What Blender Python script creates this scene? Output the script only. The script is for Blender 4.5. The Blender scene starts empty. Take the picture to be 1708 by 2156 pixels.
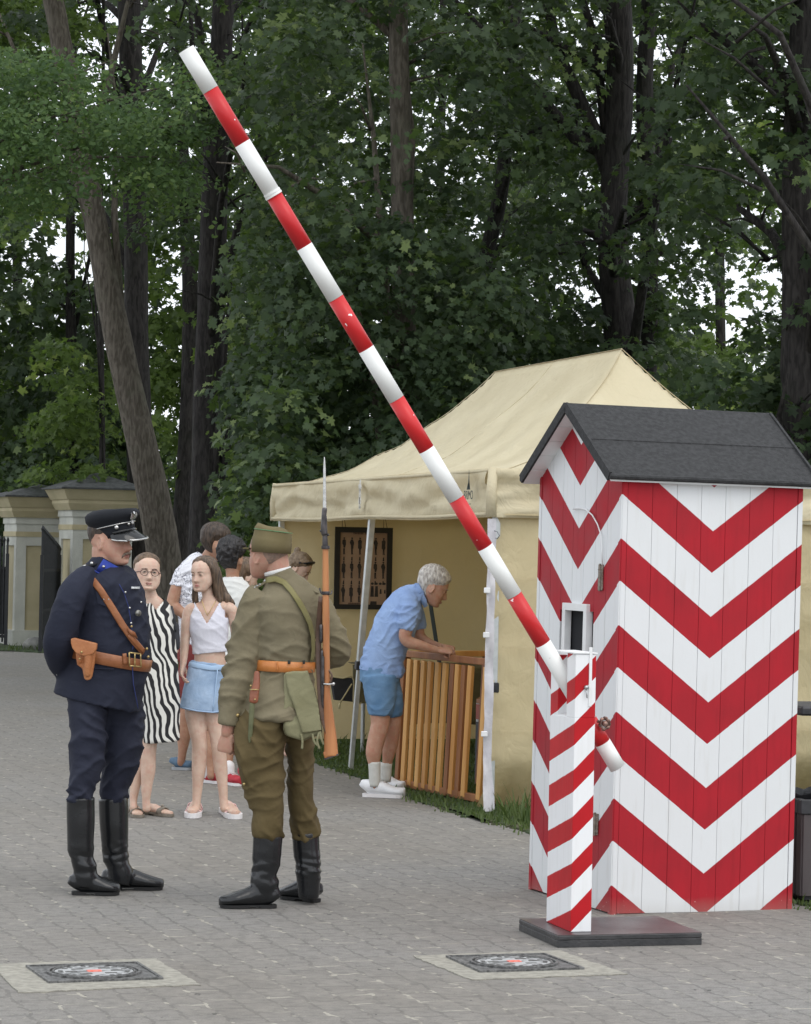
import bpy, bmesh, math, random
import numpy as np
from mathutils import Vector, Matrix, noise
R = math.radians
PI = math.pi
# ------------------------------------------------------------------ camera
FOC = 5800.0            # focal length in picture units (picture 1708 x 2156)
CXP, CYP, HOR = 854.0, 1078.0, 1154.0
EYE = 1.66
ROLL = 0.020
PITCH = math.atan((HOR - CYP) / FOC)
scene = bpy.context.scene
COL = scene.collection
cam_d = bpy.data.cameras.new("camera"); cam = bpy.data.objects.new("camera", cam_d); COL.objects.link(cam)
cam_d.sensor_fit = 'HORIZONTAL'; cam_d.sensor_width = 36.0
cam_d.lens = FOC / 1708.0 * 36.0
cam_d.clip_start = 0.1; cam_d.clip_end = 2000.0
CAMROT = Matrix.Rotation(PI / 2 + PITCH, 4, 'X') @ Matrix.Rotation(ROLL, 4, 'Z')
cam.matrix_world = Matrix.Translation((0, 0, EYE)) @ CAMROT
scene.camera = cam
CR = CAMROT.to_3x3()
# ------------------------------------------------------------------ light
SUN_EL, SUN_AZ = R(56), R(142)      # azimuth measured from +Y clockwise: behind the camera on the right
world = bpy.data.worlds.new("World"); scene.world = world; world.use_nodes = True
wn = world.node_tree.nodes; wl = world.node_tree.links
for n in list(wn): wn.remove(n)
w_out = wn.new('ShaderNodeOutputWorld'); w_bg = wn.new('ShaderNodeBackground')
w_sky = wn.new('ShaderNodeTexSky'); w_sky.sky_type = 'NISHITA'; w_sky.sun_disc = False
w_sky.sun_elevation = SUN_EL; w_sky.sun_rotation = SUN_AZ
w_sky.air_density = 1.0; w_sky.dust_density = 3.0; w_sky.ozone_density = 1.0
w_mix = wn.new('ShaderNodeMix'); w_mix.data_type = 'RGBA'
w_noise = wn.new('ShaderNodeTexNoise'); w_noise.inputs['Scale'].default_value = 2.2; w_noise.inputs['Detail'].default_value = 5
w_ramp = wn.new('ShaderNodeMapRange'); w_ramp.inputs['From Min'].default_value = .3; w_ramp.inputs['From Max'].default_value = .7
w_ramp.inputs['To Min'].default_value = .72; w_ramp.inputs['To Max'].default_value = .97
wl.new(w_noise.outputs['Fac'], w_ramp.inputs['Value']); wl.new(w_ramp.outputs['Result'], w_mix.inputs['Factor'])
wl.new(w_sky.outputs['Color'], w_mix.inputs['A']); w_mix.inputs['B'].default_value = (11.2, 11.6, 12.2, 1)   # cloud cover
wl.new(w_mix.outputs['Result'], w_bg.inputs['Color']); w_bg.inputs['Strength'].default_value = 0.112
wl.new(w_bg.outputs['Background'], w_out.inputs['Surface'])
sun_d = bpy.data.lights.new("sun", 'SUN'); sun = bpy.data.objects.new("sun", sun_d); COL.objects.link(sun)
sun_d.energy = 0.85; sun_d.angle = R(40); sun_d.color = (1.0, 0.96, 0.90)
sd = Vector((math.sin(SUN_AZ) * math.cos(SUN_EL), math.cos(SUN_AZ) * math.cos(SUN_EL), math.sin(SUN_EL)))
sun.rotation_euler = (-sd).to_track_quat('-Z', 'Y').to_euler()
scene.view_settings.view_transform = 'Standard'; scene.view_settings.look = 'None'
scene.view_settings.exposure = 0.25; scene.view_settings.gamma = 1.0; scene.view_settings.use_curve_mapping = False
scene.render.engine = 'CYCLES'
scene.cycles.max_bounces = 7; scene.cycles.transparent_max_bounces = 8
scene.cycles.use_denoising = True

# ------------------------------------------------------------------ picture -> world helpers
def ray(vx, vy):
    return CR @ Vector((vx - CXP, -(vy - CYP), -FOC))
def P(vx, vy, depth):
    """point seen at picture position (vx, vy), `depth` metres away along +Y"""
    d = ray(vx, vy)
    t = depth / d.y
    return Vector((d.x * t, depth, EYE + d.z * t))
def G(vx, vy, z=0.0):
    d = ray(vx, vy); t = (z - EYE) / d.z
    return Vector((d.x * t, d.y * t, z))

# ------------------------------------------------------------------ object helpers
def tag(o, label=None, cat=None, group=None, kind=None):
    if label: o['label'] = label
    if cat: o['category'] = cat
    if group: o['group'] = group
    if kind: o['kind'] = kind
    return o
def empty(name, loc=(0, 0, 0), rz=0.0, label=None, cat=None, group=None):
    o = bpy.data.objects.new(name, None); COL.objects.link(o)
    o.location = loc; o.rotation_euler = (0, 0, rz); o.empty_display_size = .1
    return tag(o, label, cat, group)
def mk(name, verts, faces, mat, parent=None, smooth=False, loc=None, mats=None, fmat=None):
    me = bpy.data.meshes.new(name)
    me.from_pydata([tuple(v) for v in verts], [], faces)
    if mats:
        for m in mats: me.materials.append(m)
        if fmat: me.polygons.foreach_set('material_index', fmat)
    else: me.materials.append(mat)
    if smooth: me.polygons.foreach_set('use_smooth', [True] * len(me.polygons))
    me.update()
    o = bpy.data.objects.new(name, me); COL.objects.link(o)
    if parent: o.parent = parent
    if loc is not None: o.location = loc
    return o
def copy_tree(o, parent=None):
    c = o.copy(); COL.objects.link(c); c.parent = parent
    for ch in list(o.children): copy_tree(ch, c)
    return c

class MB:
    """collects shapes into one mesh"""
    def __init__(s): s.v = []; s.f = []; s.m = []; s.cur = 0
    def add(s, vs, fs):
        n = len(s.v); s.v += [Vector(v) for v in vs]; s.f += [tuple(i + n for i in f) for f in fs]; s.m += [s.cur] * len(fs)
        return s
    def box(s, x0, x1, y0, y1, z0, z1, M=None, bev=0.0):
        if bev > 0:
            b = bev
            pts = []
            for (z, i) in ((z0, b), (z0 + b, 0), (z1 - b, 0), (z1, b)):
                for (sx, sy) in ((0, 0), (1, 0), (1, 1), (0, 1)):
                    X0, X1, Y0, Y1 = x0 + i, x1 - i, y0 + i, y1 - i
                    cx = X1 if sx else X0; cy = Y1 if sy else Y0
                    c = b if i == 0 else 0
                    if (sx, sy) == (0, 0): pts += [(cx, cy + c, z), (cx + c, cy, z)]
                    if (sx, sy) == (1, 0): pts += [(cx - c, cy, z), (cx, cy + c, z)]
                    if (sx, sy) == (1, 1): pts += [(cx, cy - c, z), (cx - c, cy, z)]
                    if (sx, sy) == (0, 1): pts += [(cx + c, cy, z), (cx, cy - c, z)]
            fs = []
            for k in range(3):
                for j in range(8):
                    a = k * 8 + j; c2 = k * 8 + (j + 1) % 8
                    fs.append((a, c2, c2 + 8, a + 8))
            fs.append(tuple(range(7, -1, -1))); fs.append(tuple(range(24, 32)))
        else:
            pts = [(x, y, z) for z in (z0, z1) for (x, y) in ((x0, y0), (x1, y0), (x1, y1), (x0, y1))]
            fs = [(3, 2, 1, 0), (4, 5, 6, 7), (0, 1, 5, 4), (1, 2, 6, 5), (2, 3, 7, 6), (3, 0, 4, 7)]
        if M is not None: pts = [M @ Vector(p) for p in pts]
        return s.add(pts, fs)
    def bar(s, a, b, w, h, up=(0, 0, 1), bev=0.0):
        """box bar from a to b, w across, h along up"""
        a = Vector(a); b = Vector(b); t = (b - a); L = t.length; t.normalize()
        up = Vector(up); side = t.cross(up)
        if side.length < 1e-5: side = t.cross(Vector((1, 0, 0)))
        side.normalize(); u2 = side.cross(t)
        M = Matrix((t, side, u2)).transposed().to_4x4(); M.translation = a
        return s.box(0, L, -w / 2, w / 2, -h / 2, h / 2, M, bev)
    def tube(s, pts, rad, n=14, ref=(1, 0, 0), cap=True, round_ends=False):
        """pts list of Vector, rad list of r or (ra, rb) ; ra lies along ref"""
        pts = [Vector(p) for p in pts]; k = len(pts)
        rad = [r if isinstance(r, (tuple, list)) else (r, r) for r in (rad if isinstance(rad, (list, tuple)) and len(rad) == k and not (k == 2 and isinstance(rad, tuple)) else [rad] * k)]
        refs = ref if isinstance(ref, list) else [ref] * k
        P2, R2, F2, T2 = [], [], [], []
        for i in range(k):
            if i == 0: t = pts[1] - pts[0]
            elif i == k - 1: t = pts[-1] - pts[-2]
            else: t = (pts[i + 1] - pts[i]).normalized() + (pts[i] - pts[i - 1]).normalized()
            if t.length < 1e-9: t = Vector((0, 0, 1))
            t.normalize(); P2.append(pts[i]); R2.append(rad[i]); F2.append(Vector(refs[i])); T2.append(t)
        if round_ends:
            for (pos, idx, sg) in (('a', 0, -1), ('b', -1, 1)):
                p, r, f, t = P2[idx], R2[idx], F2[idx], T2[idx]
                rm = min(r)
                ex = [(p + t * sg * rm * math.sin(a), (r[0] * math.cos(a), r[1] * math.cos(a)), f, t) for a in (R(30), R(60), R(80))]
                if pos == 'a':
                    for e in ex: P2.insert(0, e[0]); R2.insert(0, e[1]); F2.insert(0, e[2]); T2.insert(0, e[3])
                else:
                    for e in ex: P2.append(e[0]); R2.append(e[1]); F2.append(e[2]); T2.append(e[3])
        vs = []
        last = None
        for p, r, f, t in zip(P2, R2, F2, T2):
            a = f - t * f.dot(t)
            if a.length < .15: a = (last if last is not None else Vector((0, 1, 0))); a = a - t * a.dot(t)
            a.normalize(); last = a
            b = t.cross(a)
            for j in range(n):
                th = 2 * PI * j / n
                vs.append(p + a * (r[0] * math.cos(th)) + b * (r[1] * math.sin(th)))
        fs = []
        m = len(P2)
        for i in range(m - 1):
            for j in range(n):
                fs.append((i * n + j, i * n + (j + 1) % n, (i + 1) * n + (j + 1) % n, (i + 1) * n + j))
        if cap: fs.append(tuple(range(n - 1, -1, -1))); fs.append(tuple(range((m - 1) * n, m * n)))
        return s.add(vs, fs)
    def ball(s, c, r, n=12, M=None):
        r = r if isinstance(r, (tuple, list)) else (r, r, r)
        c = Vector(c); vs = []; m = n // 2 + 1
        for i in range(m + 1):
            ph = PI * i / m
            for j in range(n):
                th = 2 * PI * j / n
                v = Vector((r[0] * math.sin(ph) * math.cos(th), r[1] * math.sin(ph) * math.sin(th), r[2] * math.cos(ph)))
                if M is not None: v = M @ v
                vs.append(c + v)
        fs = [(i * n + j, (i + 1) * n + j, (i + 1) * n + (j + 1) % n, i * n + (j + 1) % n) for i in range(m) for j in range(n)]
        return s.add(vs, fs)
    def prism(s, pts, vec):
        """extrude polygon pts by vec"""
        n = len(pts); vec = Vector(vec); pts = [Vector(p) for p in pts]
        return s.add(pts + [p + vec for p in pts], [tuple(range(n - 1, -1, -1)), tuple(range(n, 2 * n))] + [(i, (i + 1) % n, n + (i + 1) % n, n + i) for i in range(n)])
    def build(s, name, mat, parent=None, smooth=False, origin=None, mats=None):
        o = Vector(origin) if origin is not None else Vector((0, 0, 0))
        return mk(name, [v - o for v in s.v], s.f, mat, parent, smooth, mats=mats, fmat=(s.m if mats else None))

def evaluated_copy(o):
    dg = bpy.context.evaluated_depsgraph_get(); dg.update()
    me = bpy.data.meshes.new_from_object(o.evaluated_get(dg))
    return me
def fuse(mb, name, mat, parent=None, origin=None, voxel=.006, smooth=6, sfac=.5, wr=None):
    """union of all shapes in mb into one continuous smooth surface; wr(co, normal)->offset"""
    o = mb.build(name, mat, None, True, origin)
    bm = bmesh.new(); bm.from_mesh(o.data); bmesh.ops.remove_doubles(bm, verts=bm.verts, dist=1e-5)
    bmesh.ops.recalc_face_normals(bm, faces=bm.faces); bm.to_mesh(o.data); bm.free()
    m = o.modifiers.new('r', 'REMESH'); m.mode = 'VOXEL'; m.voxel_size = voxel; m.use_smooth_shade = True
    if smooth:
        s_ = o.modifiers.new('s', 'SMOOTH'); s_.iterations = smooth; s_.factor = sfac
    me = evaluated_copy(o)
    old = o.data; o.modifiers.clear(); o.data = me; bpy.data.meshes.remove(old); me.name = name
    if not me.materials: me.materials.append(mat)
    if wr:
        n = len(me.vertices); co = np.empty(n * 3); no = np.empty(n * 3)
        me.vertices.foreach_get('co', co); me.vertex_normals.foreach_get('vector', no)
        co = co.reshape(-1, 3); no = no.reshape(-1, 3)
        off = wr(co, no)
        co = co + no * off[:, None]
        me.vertices.foreach_set('co', co.ravel())
    me.polygons.foreach_set('use_smooth', [True] * len(me.polygons)); me.update()
    if parent: o.parent = parent
    return o

# smooth pseudo-noise made of sines, vectorised
def vnoise(co, scale, seed=0, octaves=3):
    rng = np.random.default_rng(seed); out = np.zeros(len(co)); amp = 1.0; tot = 0
    for o in range(octaves):
        for k in range(4):
            d = rng.normal(size=3); d /= np.linalg.norm(d)
            f = scale * (2 ** o) * rng.uniform(.7, 1.3)
            w = rng.normal(size=3) * .8
            ph = rng.uniform(0, 6.28)
            out += amp * np.sin(co @ d * f + ph + 1.5 * np.sin(co @ w * f * .6 + ph * 2))
        tot += amp * 4 * .5; amp *= .55
    return out / tot
def wrinkles(amp=.006, scale=18, seed=1, squash=(1, 1, 2.2), coarse=.5):
    def f(co, no):
        c = co * np.array(squash)
        a = vnoise(c, scale, seed); b = vnoise(c, scale * .42, seed + 7)
        r = 1 - np.abs(a) * 1.6
        return amp * (r * .7 + b * coarse) - amp * .3
    return f

def folds(amp=.005, freq=60, seed=1, tilt=.5, cover=.0, base=.006, warp=9.0):
    """sharp cloth creases running across the limb, gathered in patches"""
    def f(co, no):
        out = np.zeros(len(co))
        for k, (sg, fq) in enumerate(((1, 1.0), (-1, .8), (.25, 1.5))):
            a = seed * 1.7 + k * 2.1; hx = np.array((math.cos(a), math.sin(a), 0))
            ph = fq * freq * (co[:, 2] + sg * tilt * (co @ hx)) + warp * vnoise(co, 6.5, seed + k, 3)
            rdg = 1 - np.abs(np.sin(ph * .5)); m_ = np.clip((vnoise(co, 9, seed + 20 + k, 2) + cover) * 2.2, 0, 1)
            out += (rdg ** 1.4) * m_ * (1.0 if k < 2 else .6)
        return amp * out + base * vnoise(co, 12, seed + 40, 2) - amp * .35
    return f

# ------------------------------------------------------------------ materials
def mat(name, col, rough=.6, col2=None, nscale=8, nfac=1.0, bump=0, bscale=60, metal=0, spec=.5, sheen=0, detail=4, stretch=None, coord='Object', lo=.35, hi=.65):
    m = bpy.data.materials.new(name); m.use_nodes = True
    nt = m.node_tree; N = nt.nodes; L = nt.links; b = N['Principled BSDF']
    b.inputs['Base Color'].default_value = (*col, 1); b.inputs['Roughness'].default_value = rough
    b.inputs['Metallic'].default_value = metal; b.inputs['Specular IOR Level'].default_value = spec
    if sheen: b.inputs['Sheen Weight'].default_value = sheen; b.inputs['Sheen Roughness'].default_value = .5
    tc = N.new('ShaderNodeTexCoord'); src = tc.outputs[coord]
    if stretch:
        mp = N.new('ShaderNodeMapping'); mp.inputs['Scale'].default_value = stretch; L.new(src, mp.inputs['Vector']); src = mp.outputs['Vector']
    if col2:
        n = N.new('ShaderNodeTexNoise'); n.inputs['Scale'].default_value = nscale; n.inputs['Detail'].default_value = detail; L.new(src, n.inputs['Vector'])
        mr = N.new('ShaderNodeMapRange'); mr.inputs['From Min'].default_value = lo; mr.inputs['From Max'].default_value = hi; L.new(n.outputs['Fac'], mr.inputs['Value'])
        mx = N.new('ShaderNodeMix'); mx.data_type = 'RGBA'; mx.inputs['A'].default_value = (*col, 1); mx.inputs['B'].default_value = (*col2, 1)
        L.new(mr.outputs['Result'], mx.inputs['Factor']); L.new(mx.outputs['Result'], b.inputs['Base Color'])
    if bump:
        n2 = N.new('ShaderNodeTexNoise'); n2.inputs['Scale'].default_value = bscale; n2.inputs['Detail'].default_value = 3; L.new(src, n2.inputs['Vector'])
        bp = N.new('ShaderNodeBump'); bp.inputs['Strength'].default_value = bump; bp.inputs['Distance'].default_value = .01
        L.new(n2.outputs['Fac'], bp.inputs['Height']); L.new(bp.outputs['Normal'], b.inputs['Normal'])
    return m
class NG:
    """small node-graph writer"""
    def __init__(s, name):
        s.m = bpy.data.materials.new(name); s.m.use_nodes = True; s.N = s.m.node_tree.nodes; s.L = s.m.node_tree.links; s.b = s.N['Principled BSDF']
    def inp(s, n, k, v):
        if hasattr(v, 'links'): s.L.new(v, n.inputs[k])
        elif v is not None: n.inputs[k].default_value = v
    def tc(s, k='Object'): return s.N.new('ShaderNodeTexCoord').outputs[k]
    def xyz(s, v):
        n = s.N.new('ShaderNodeSeparateXYZ'); s.inp(n, 0, v); return n.outputs
    def comb(s, x, y, z):
        n = s.N.new('ShaderNodeCombineXYZ'); s.inp(n, 0, x); s.inp(n, 1, y); s.inp(n, 2, z); return n.outputs[0]
    def math(s, op, a, b=None, c=None):
        n = s.N.new('ShaderNodeMath'); n.operation = op; s.inp(n, 0, a)
        if b is not None: s.inp(n, 1, b)
        if c is not None: s.inp(n, 2, c)
        return n.outputs[0]
    def noise(s, v, scale, detail=4, dist=0, out='Fac'):
        n = s.N.new('ShaderNodeTexNoise'); s.inp(n, 'Vector', v); n.inputs['Scale'].default_value = scale; n.inputs['Detail'].default_value = detail; n.inputs['Distortion'].default_value = dist; return n.outputs[out]
    def rng(s, v, a, b, c=0.0, d=1.0):
        n = s.N.new('ShaderNodeMapRange'); s.inp(n, 'Value', v); s.inp(n, 'From Min', a); s.inp(n, 'From Max', b); s.inp(n, 'To Min', c); s.inp(n, 'To Max', d); return n.outputs[0]
    def mix(s, f, a, b):
        n = s.N.new('ShaderNodeMix'); n.data_type = 'RGBA'; s.inp(n, 'Factor', f)
        s.inp(n, 'A', (*a, 1) if isinstance(a, tuple) and len(a) == 3 else a); s.inp(n, 'B', (*b, 1) if isinstance(b, tuple) and len(b) == 3 else b); return n.outputs['Result']
    def mapping(s, v, loc=(0, 0, 0), rot=(0, 0, 0), sc=(1, 1, 1)):
        n = s.N.new('ShaderNodeMapping'); s.inp(n, 'Vector', v); n.inputs['Location'].default_value = loc; n.inputs['Rotation'].default_value = rot; n.inputs['Scale'].default_value = sc; return n.outputs[0]
    def bump(s, h, st=.3, d=.01, normal=None):
        n = s.N.new('ShaderNodeBump'); s.inp(n, 'Height', h); n.inputs['Strength'].default_value = st; n.inputs['Distance'].default_value = d
        if normal is not None: s.inp(n, 'Normal', normal)
        return n.outputs[0]
    def fin(s, col=None, rough=None, normal=None, metal=None, spec=None):
        if col is not None: s.inp(s.b, 'Base Color', (*col, 1) if isinstance(col, tuple) and len(col) == 3 else col)
        if rough is not None: s.inp(s.b, 'Roughness', rough)
        if normal is not None: s.inp(s.b, 'Normal', normal)
        if metal is not None: s.inp(s.b, 'Metallic', metal)
        if spec is not None: s.inp(s.b, 'Specular IOR Level', spec)
        return s.m
# ================================================================== SETTING
PHI = R(20)      # the street's direction: kerbs, covers and pillars follow it
# ---- pavement
g = NG('paving_blocks')
tcn = g.tc('Object')
warp = g.noise(tcn, 9.0, 2, out='Color')
wv = g.N.new('ShaderNodeVectorMath'); wv.operation = 'MULTIPLY_ADD'; g.L.new(warp, wv.inputs[0]); wv.inputs[1].default_value = (.075, .075, 0); g.L.new(tcn, wv.inputs[2])
mp = g.mapping(wv.outputs[0], rot=(0, 0, -R(18) + PI / 2), sc=(1, 1, 1))
br = g.N.new('ShaderNodeTexBrick'); g.L.new(mp, br.inputs['Vector']); br.offset = .5
br.inputs['Scale'].default_value = 1.0; br.inputs['Brick Width'].default_value = .20; br.inputs['Row Height'].default_value = .13
br.inputs['Mortar Size'].default_value = .008; br.inputs['Mortar Smooth'].default_value = .3; br.inputs['Bias'].default_value = 0
br.inputs['Color1'].default_value = (.155, .152, .145, 1); br.inputs['Color2'].default_value = (.205, .2, .19, 1); br.inputs['Mortar'].default_value = (0, 0, 0, 1)
big = g.noise(tcn, .55, 4); mid = g.noise(tcn, 6, 5); fine = g.noise(tcn, 140, 3)
base = g.mix(g.rng(mid, .3, .7), (.156, .142, .122), (.228, .209, .180))
base = g.mix(g.rng(big, .35, .68), base, g.mix(g.rng(fine, .3, .7), (.170, .163, .152), (.27, .262, .245)))
base = g.mix(.12, base, br.outputs['Color'])
base = g.mix(g.rng(fine, .35, .75, 0, .5), base, (.28, .27, .25)); base = g.mix(g.rng(g.noise(tcn, 22, 4), .45, .7, 0, .5), base, (.12, .115, .105))
sandy = g.rng(g.noise(g.mapping(tcn, sc=(1, 1.6, 1)), 6.5, 5), .53, .61)
sandcol = g.mix(g.rng(fine, .3, .7), (.38, .36, .30), (.52, .49, .41))
jm = g.math('MULTIPLY', br.outputs['Fac'], g.rng(sandy, 0, 1, 0, .62))
darkj = g.math('MULTIPLY', br.outputs['Fac'], g.rng(big, .3, .7, .12, .34))
c1 = g.mix(darkj, base, (.07, .07, .065))
c1 = g.mix(jm, c1, sandcol)
litter = g.rng(g.noise(g.mapping(tcn, sc=(1, .55, 1)), 30, 2), .685, .72)
c1 = g.mix(g.math('MULTIPLY', litter, .4), c1, (.34, .32, .26))
dk = g.rng(g.noise(g.mapping(tcn, loc=(7, 3, 0), sc=(1, .6, 1)), 24, 2), .70, .735)
c1 = g.mix(g.math('MULTIPLY', dk, .75), c1, (.04, .04, .038))
h = g.math('SUBTRACT', g.math('MULTIPLY', fine, .35), g.math('MULTIPLY', br.outputs['Fac'], .8))
PAVE = g.fin(c1, .82, g.bump(h, .5, .004), spec=.35)
o = mk('ground', [(-300, -40, -.0), (300, -40, 0), (300, 500, 0), (-300, 500, 0)], [(0, 1, 2, 3)], PAVE)
tag(o, kind='structure')
# ---- lawn
g = NG('lawn_soil')
tcn = g.tc('Object')
c = g.mix(g.rng(g.noise(tcn, 7, 5), .35, .65), (.030, .052, .018), (.055, .085, .03))
c = g.mix(g.rng(g.noise(tcn, 1.3, 4), .5, .7), c, (.09, .075, .05))
LAWN = g.fin(c, .95, g.bump(g.noise(tcn, 60, 4), .6, .02))
edge_v = [(2300, 1990), (1900, 1930), (1700, 1908), (1560, 1880), (1380, 1838), (1230, 1790), (1120, 1757), (1050, 1738), (985, 1722), (930, 1704), (880, 1688), (835, 1668), (790, 1650), (735, 1632), (680, 1612), (625, 1592), (565, 1560), (500, 1510), (440, 1462), (380, 1425), (300, 1398), (200, 1384), (100, 1376), (30, 1372)]
edge = [G(x, y) for x, y in edge_v]
rr = random.Random(4)
fine_edge = []
for i in range(len(edge) - 1):
    for k in range(12):
        p = edge[i].lerp(edge[i + 1], k / 12)
        p = p + Vector((rr.uniform(-.035, .035), rr.uniform(-.05, .05), 0)); fine_edge.append(p)
fine_edge.append(edge[-1])
far = [Vector((-60, 43, 0)), Vector((-60, 200, 0)), Vector((90, 200, 0)), Vector((90, fine_edge[0].y, 0))]
vs = [Vector((p.x, p.y, .012)) for p in fine_edge + far]
n_e = len(fine_edge)
vs2 = [Vector((p.x, p.y, -.004)) for p in fine_edge]
o = mk('lawn', vs + vs2, [tuple(range(len(vs) - 1, -1, -1))] + [(i, i + 1, len(vs) + i + 1, len(vs) + i) for i in range(n_e - 1)], LAWN)
tag(o, kind='structure')
from mathutils.geometry import intersect_point_line
poly2 = [(v.x, v.y) for v in vs]
def in_lawn(x, y):
    c = False; n = len(poly2); j = n - 1
    for i in range(n):
        xi, yi = poly2[i]; xj, yj = poly2[j]
        if (yi > y) != (yj > y) and x < (xj - xi) * (y - yi) / (yj - yi) + xi: c = not c
        j = i
    return c
# grass blades (nobody could count them)
def leafmat(name, ca, cb, trans=.35, rough=.5, cc=None):
    g = NG(name); at = g.N.new('ShaderNodeAttribute'); at.attribute_name = 'tint'
    col = g.mix(at.outputs['Fac'], ca, cb)
    if cc: col = g.mix(g.rng(at.outputs['Fac'], .8, 1.0), col, cc)
    g.fin(col, rough, spec=.3)
    tr = g.N.new('ShaderNodeBsdfTranslucent'); mx = g.N.new('ShaderNodeMixShader'); mx.inputs[0].default_value = trans
    tcol = g.mix(.5, col, (.16, .26, .03)); g.L.new(tcol, tr.inputs['Color'])
    out = g.N['Material Output']; g.L.new(g.b.outputs[0], mx.inputs[1]); g.L.new(tr.outputs[0], mx.inputs[2]); g.L.new(mx.outputs[0], out.inputs['Surface'])
    return g.m
GRASSM = leafmat('grass_blades', (.045, .080, .025), (.13, .17, .06), .3)
def fast_mesh(name, V, K, matl, tint, parent=None, origin=None, smooth=False):
    """V: (n*K,3) array, every K verts one face; tint per face"""
    n = len(V) // K
    if origin is not None: V = V - np.array(origin)
    me = bpy.data.meshes.new(name); me.vertices.add(len(V)); me.vertices.foreach_set('co', V.astype(np.float32).ravel())
    me.loops.add(n * K); me.loops.foreach_set('vertex_index', np.arange(n * K, dtype=np.int32))
    me.polygons.add(n); me.polygons.foreach_set('loop_start', np.arange(0, n * K, K, dtype=np.int32)); me.polygons.foreach_set('loop_total', np.full(n, K, dtype=np.int32))
    me.update(calc_edges=True)
    a = me.attributes.new('tint', 'FLOAT', 'FACE'); a.data.foreach_set('value', tint.astype(np.float32))
    me.materials.append(matl)
    o = bpy.data.objects.new(name, me); COL.objects.link(o)
    if parent: o.parent = parent
    return o
rng = np.random.default_rng(5)
pts = []
def scatter(n, x0, x1, y0, y1, hmin, hmax, test=True):
    k = 0
    while k < n:
        x = rng.uniform(x0, x1); y = rng.uniform(y0, y1)
        k += 1
        if test and not in_lawn(x, y): continue
        if vnoise(np.array([[x, y, 0]]), 3.0, 3)[0] < -.9: continue
        pts.append((x, y, rng.uniform(hmin, hmax)))
scatter(46000, -1.7, 3.2, 14.2, 24, .015, .045)
scatter(7000, 1.8, 4.6, 12.3, 15.5, .015, .045)
scatter(12000, -6, 3, 21, 42, .05, .12)
# tufts along the border
for p in fine_edge:
    if 12 < p.y < 26 and -1.6 < p.x < 4.2:
        for k in range(int(rng.integers(0, 12) * rng.random())):
            pts.append((p.x + rng.normal(0, .05), p.y + rng.normal(0, .06), rng.uniform(.015, .06)))
for (vx, vy) in ((1700, 1918), (1690, 1908)):
    c0 = G(vx, vy)
    for k in range(16): pts.append((c0.x + rng.normal(0, .025), c0.y + rng.normal(0, .03), rng.uniform(.01, .03)))
# taller weeds in front of the tent wall
for (vx, vy, hh) in ((1075, 1722, .16), (1090, 1728, .12), (1105, 1735, .24), (1110, 1738, .28), (1065, 1718, .10)):
    c0 = G(vx, vy)
    for k in range(16): pts.append((c0.x + rng.normal(0, .05), c0.y + rng.normal(0, .05), rng.uniform(.4, 1) * hh))
pts = np.array(pts); n = len(pts)
ang = rng.uniform(0, 2 * PI, n); w = rng.uniform(.0035, .006, n) * (1 + pts[:, 1] / 40); lean = rng.uniform(.1, .7, n) * pts[:, 2]; la = rng.uniform(0, 2 * PI, n)
b0 = np.stack([pts[:, 0], pts[:, 1], np.full(n, .008)], 1); sd_ = np.stack([np.cos(ang) * w, np.sin(ang) * w, np.zeros(n)], 1)
tip = b0 + np.stack([np.cos(la) * lean, np.sin(la) * lean, pts[:, 2]], 1); midp = b0 + np.stack([np.cos(la) * lean * .35, np.sin(la) * lean * .35, pts[:, 2] * .6], 1)
V = np.stack([b0 - sd_, b0 + sd_, midp + sd_ * .7, tip, midp - sd_ * .7], 1).reshape(-1, 3)
tag(fast_mesh('grass', V, 5, GRASSM, rng.beta(2, 2, n)), kind='stuff')

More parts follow.
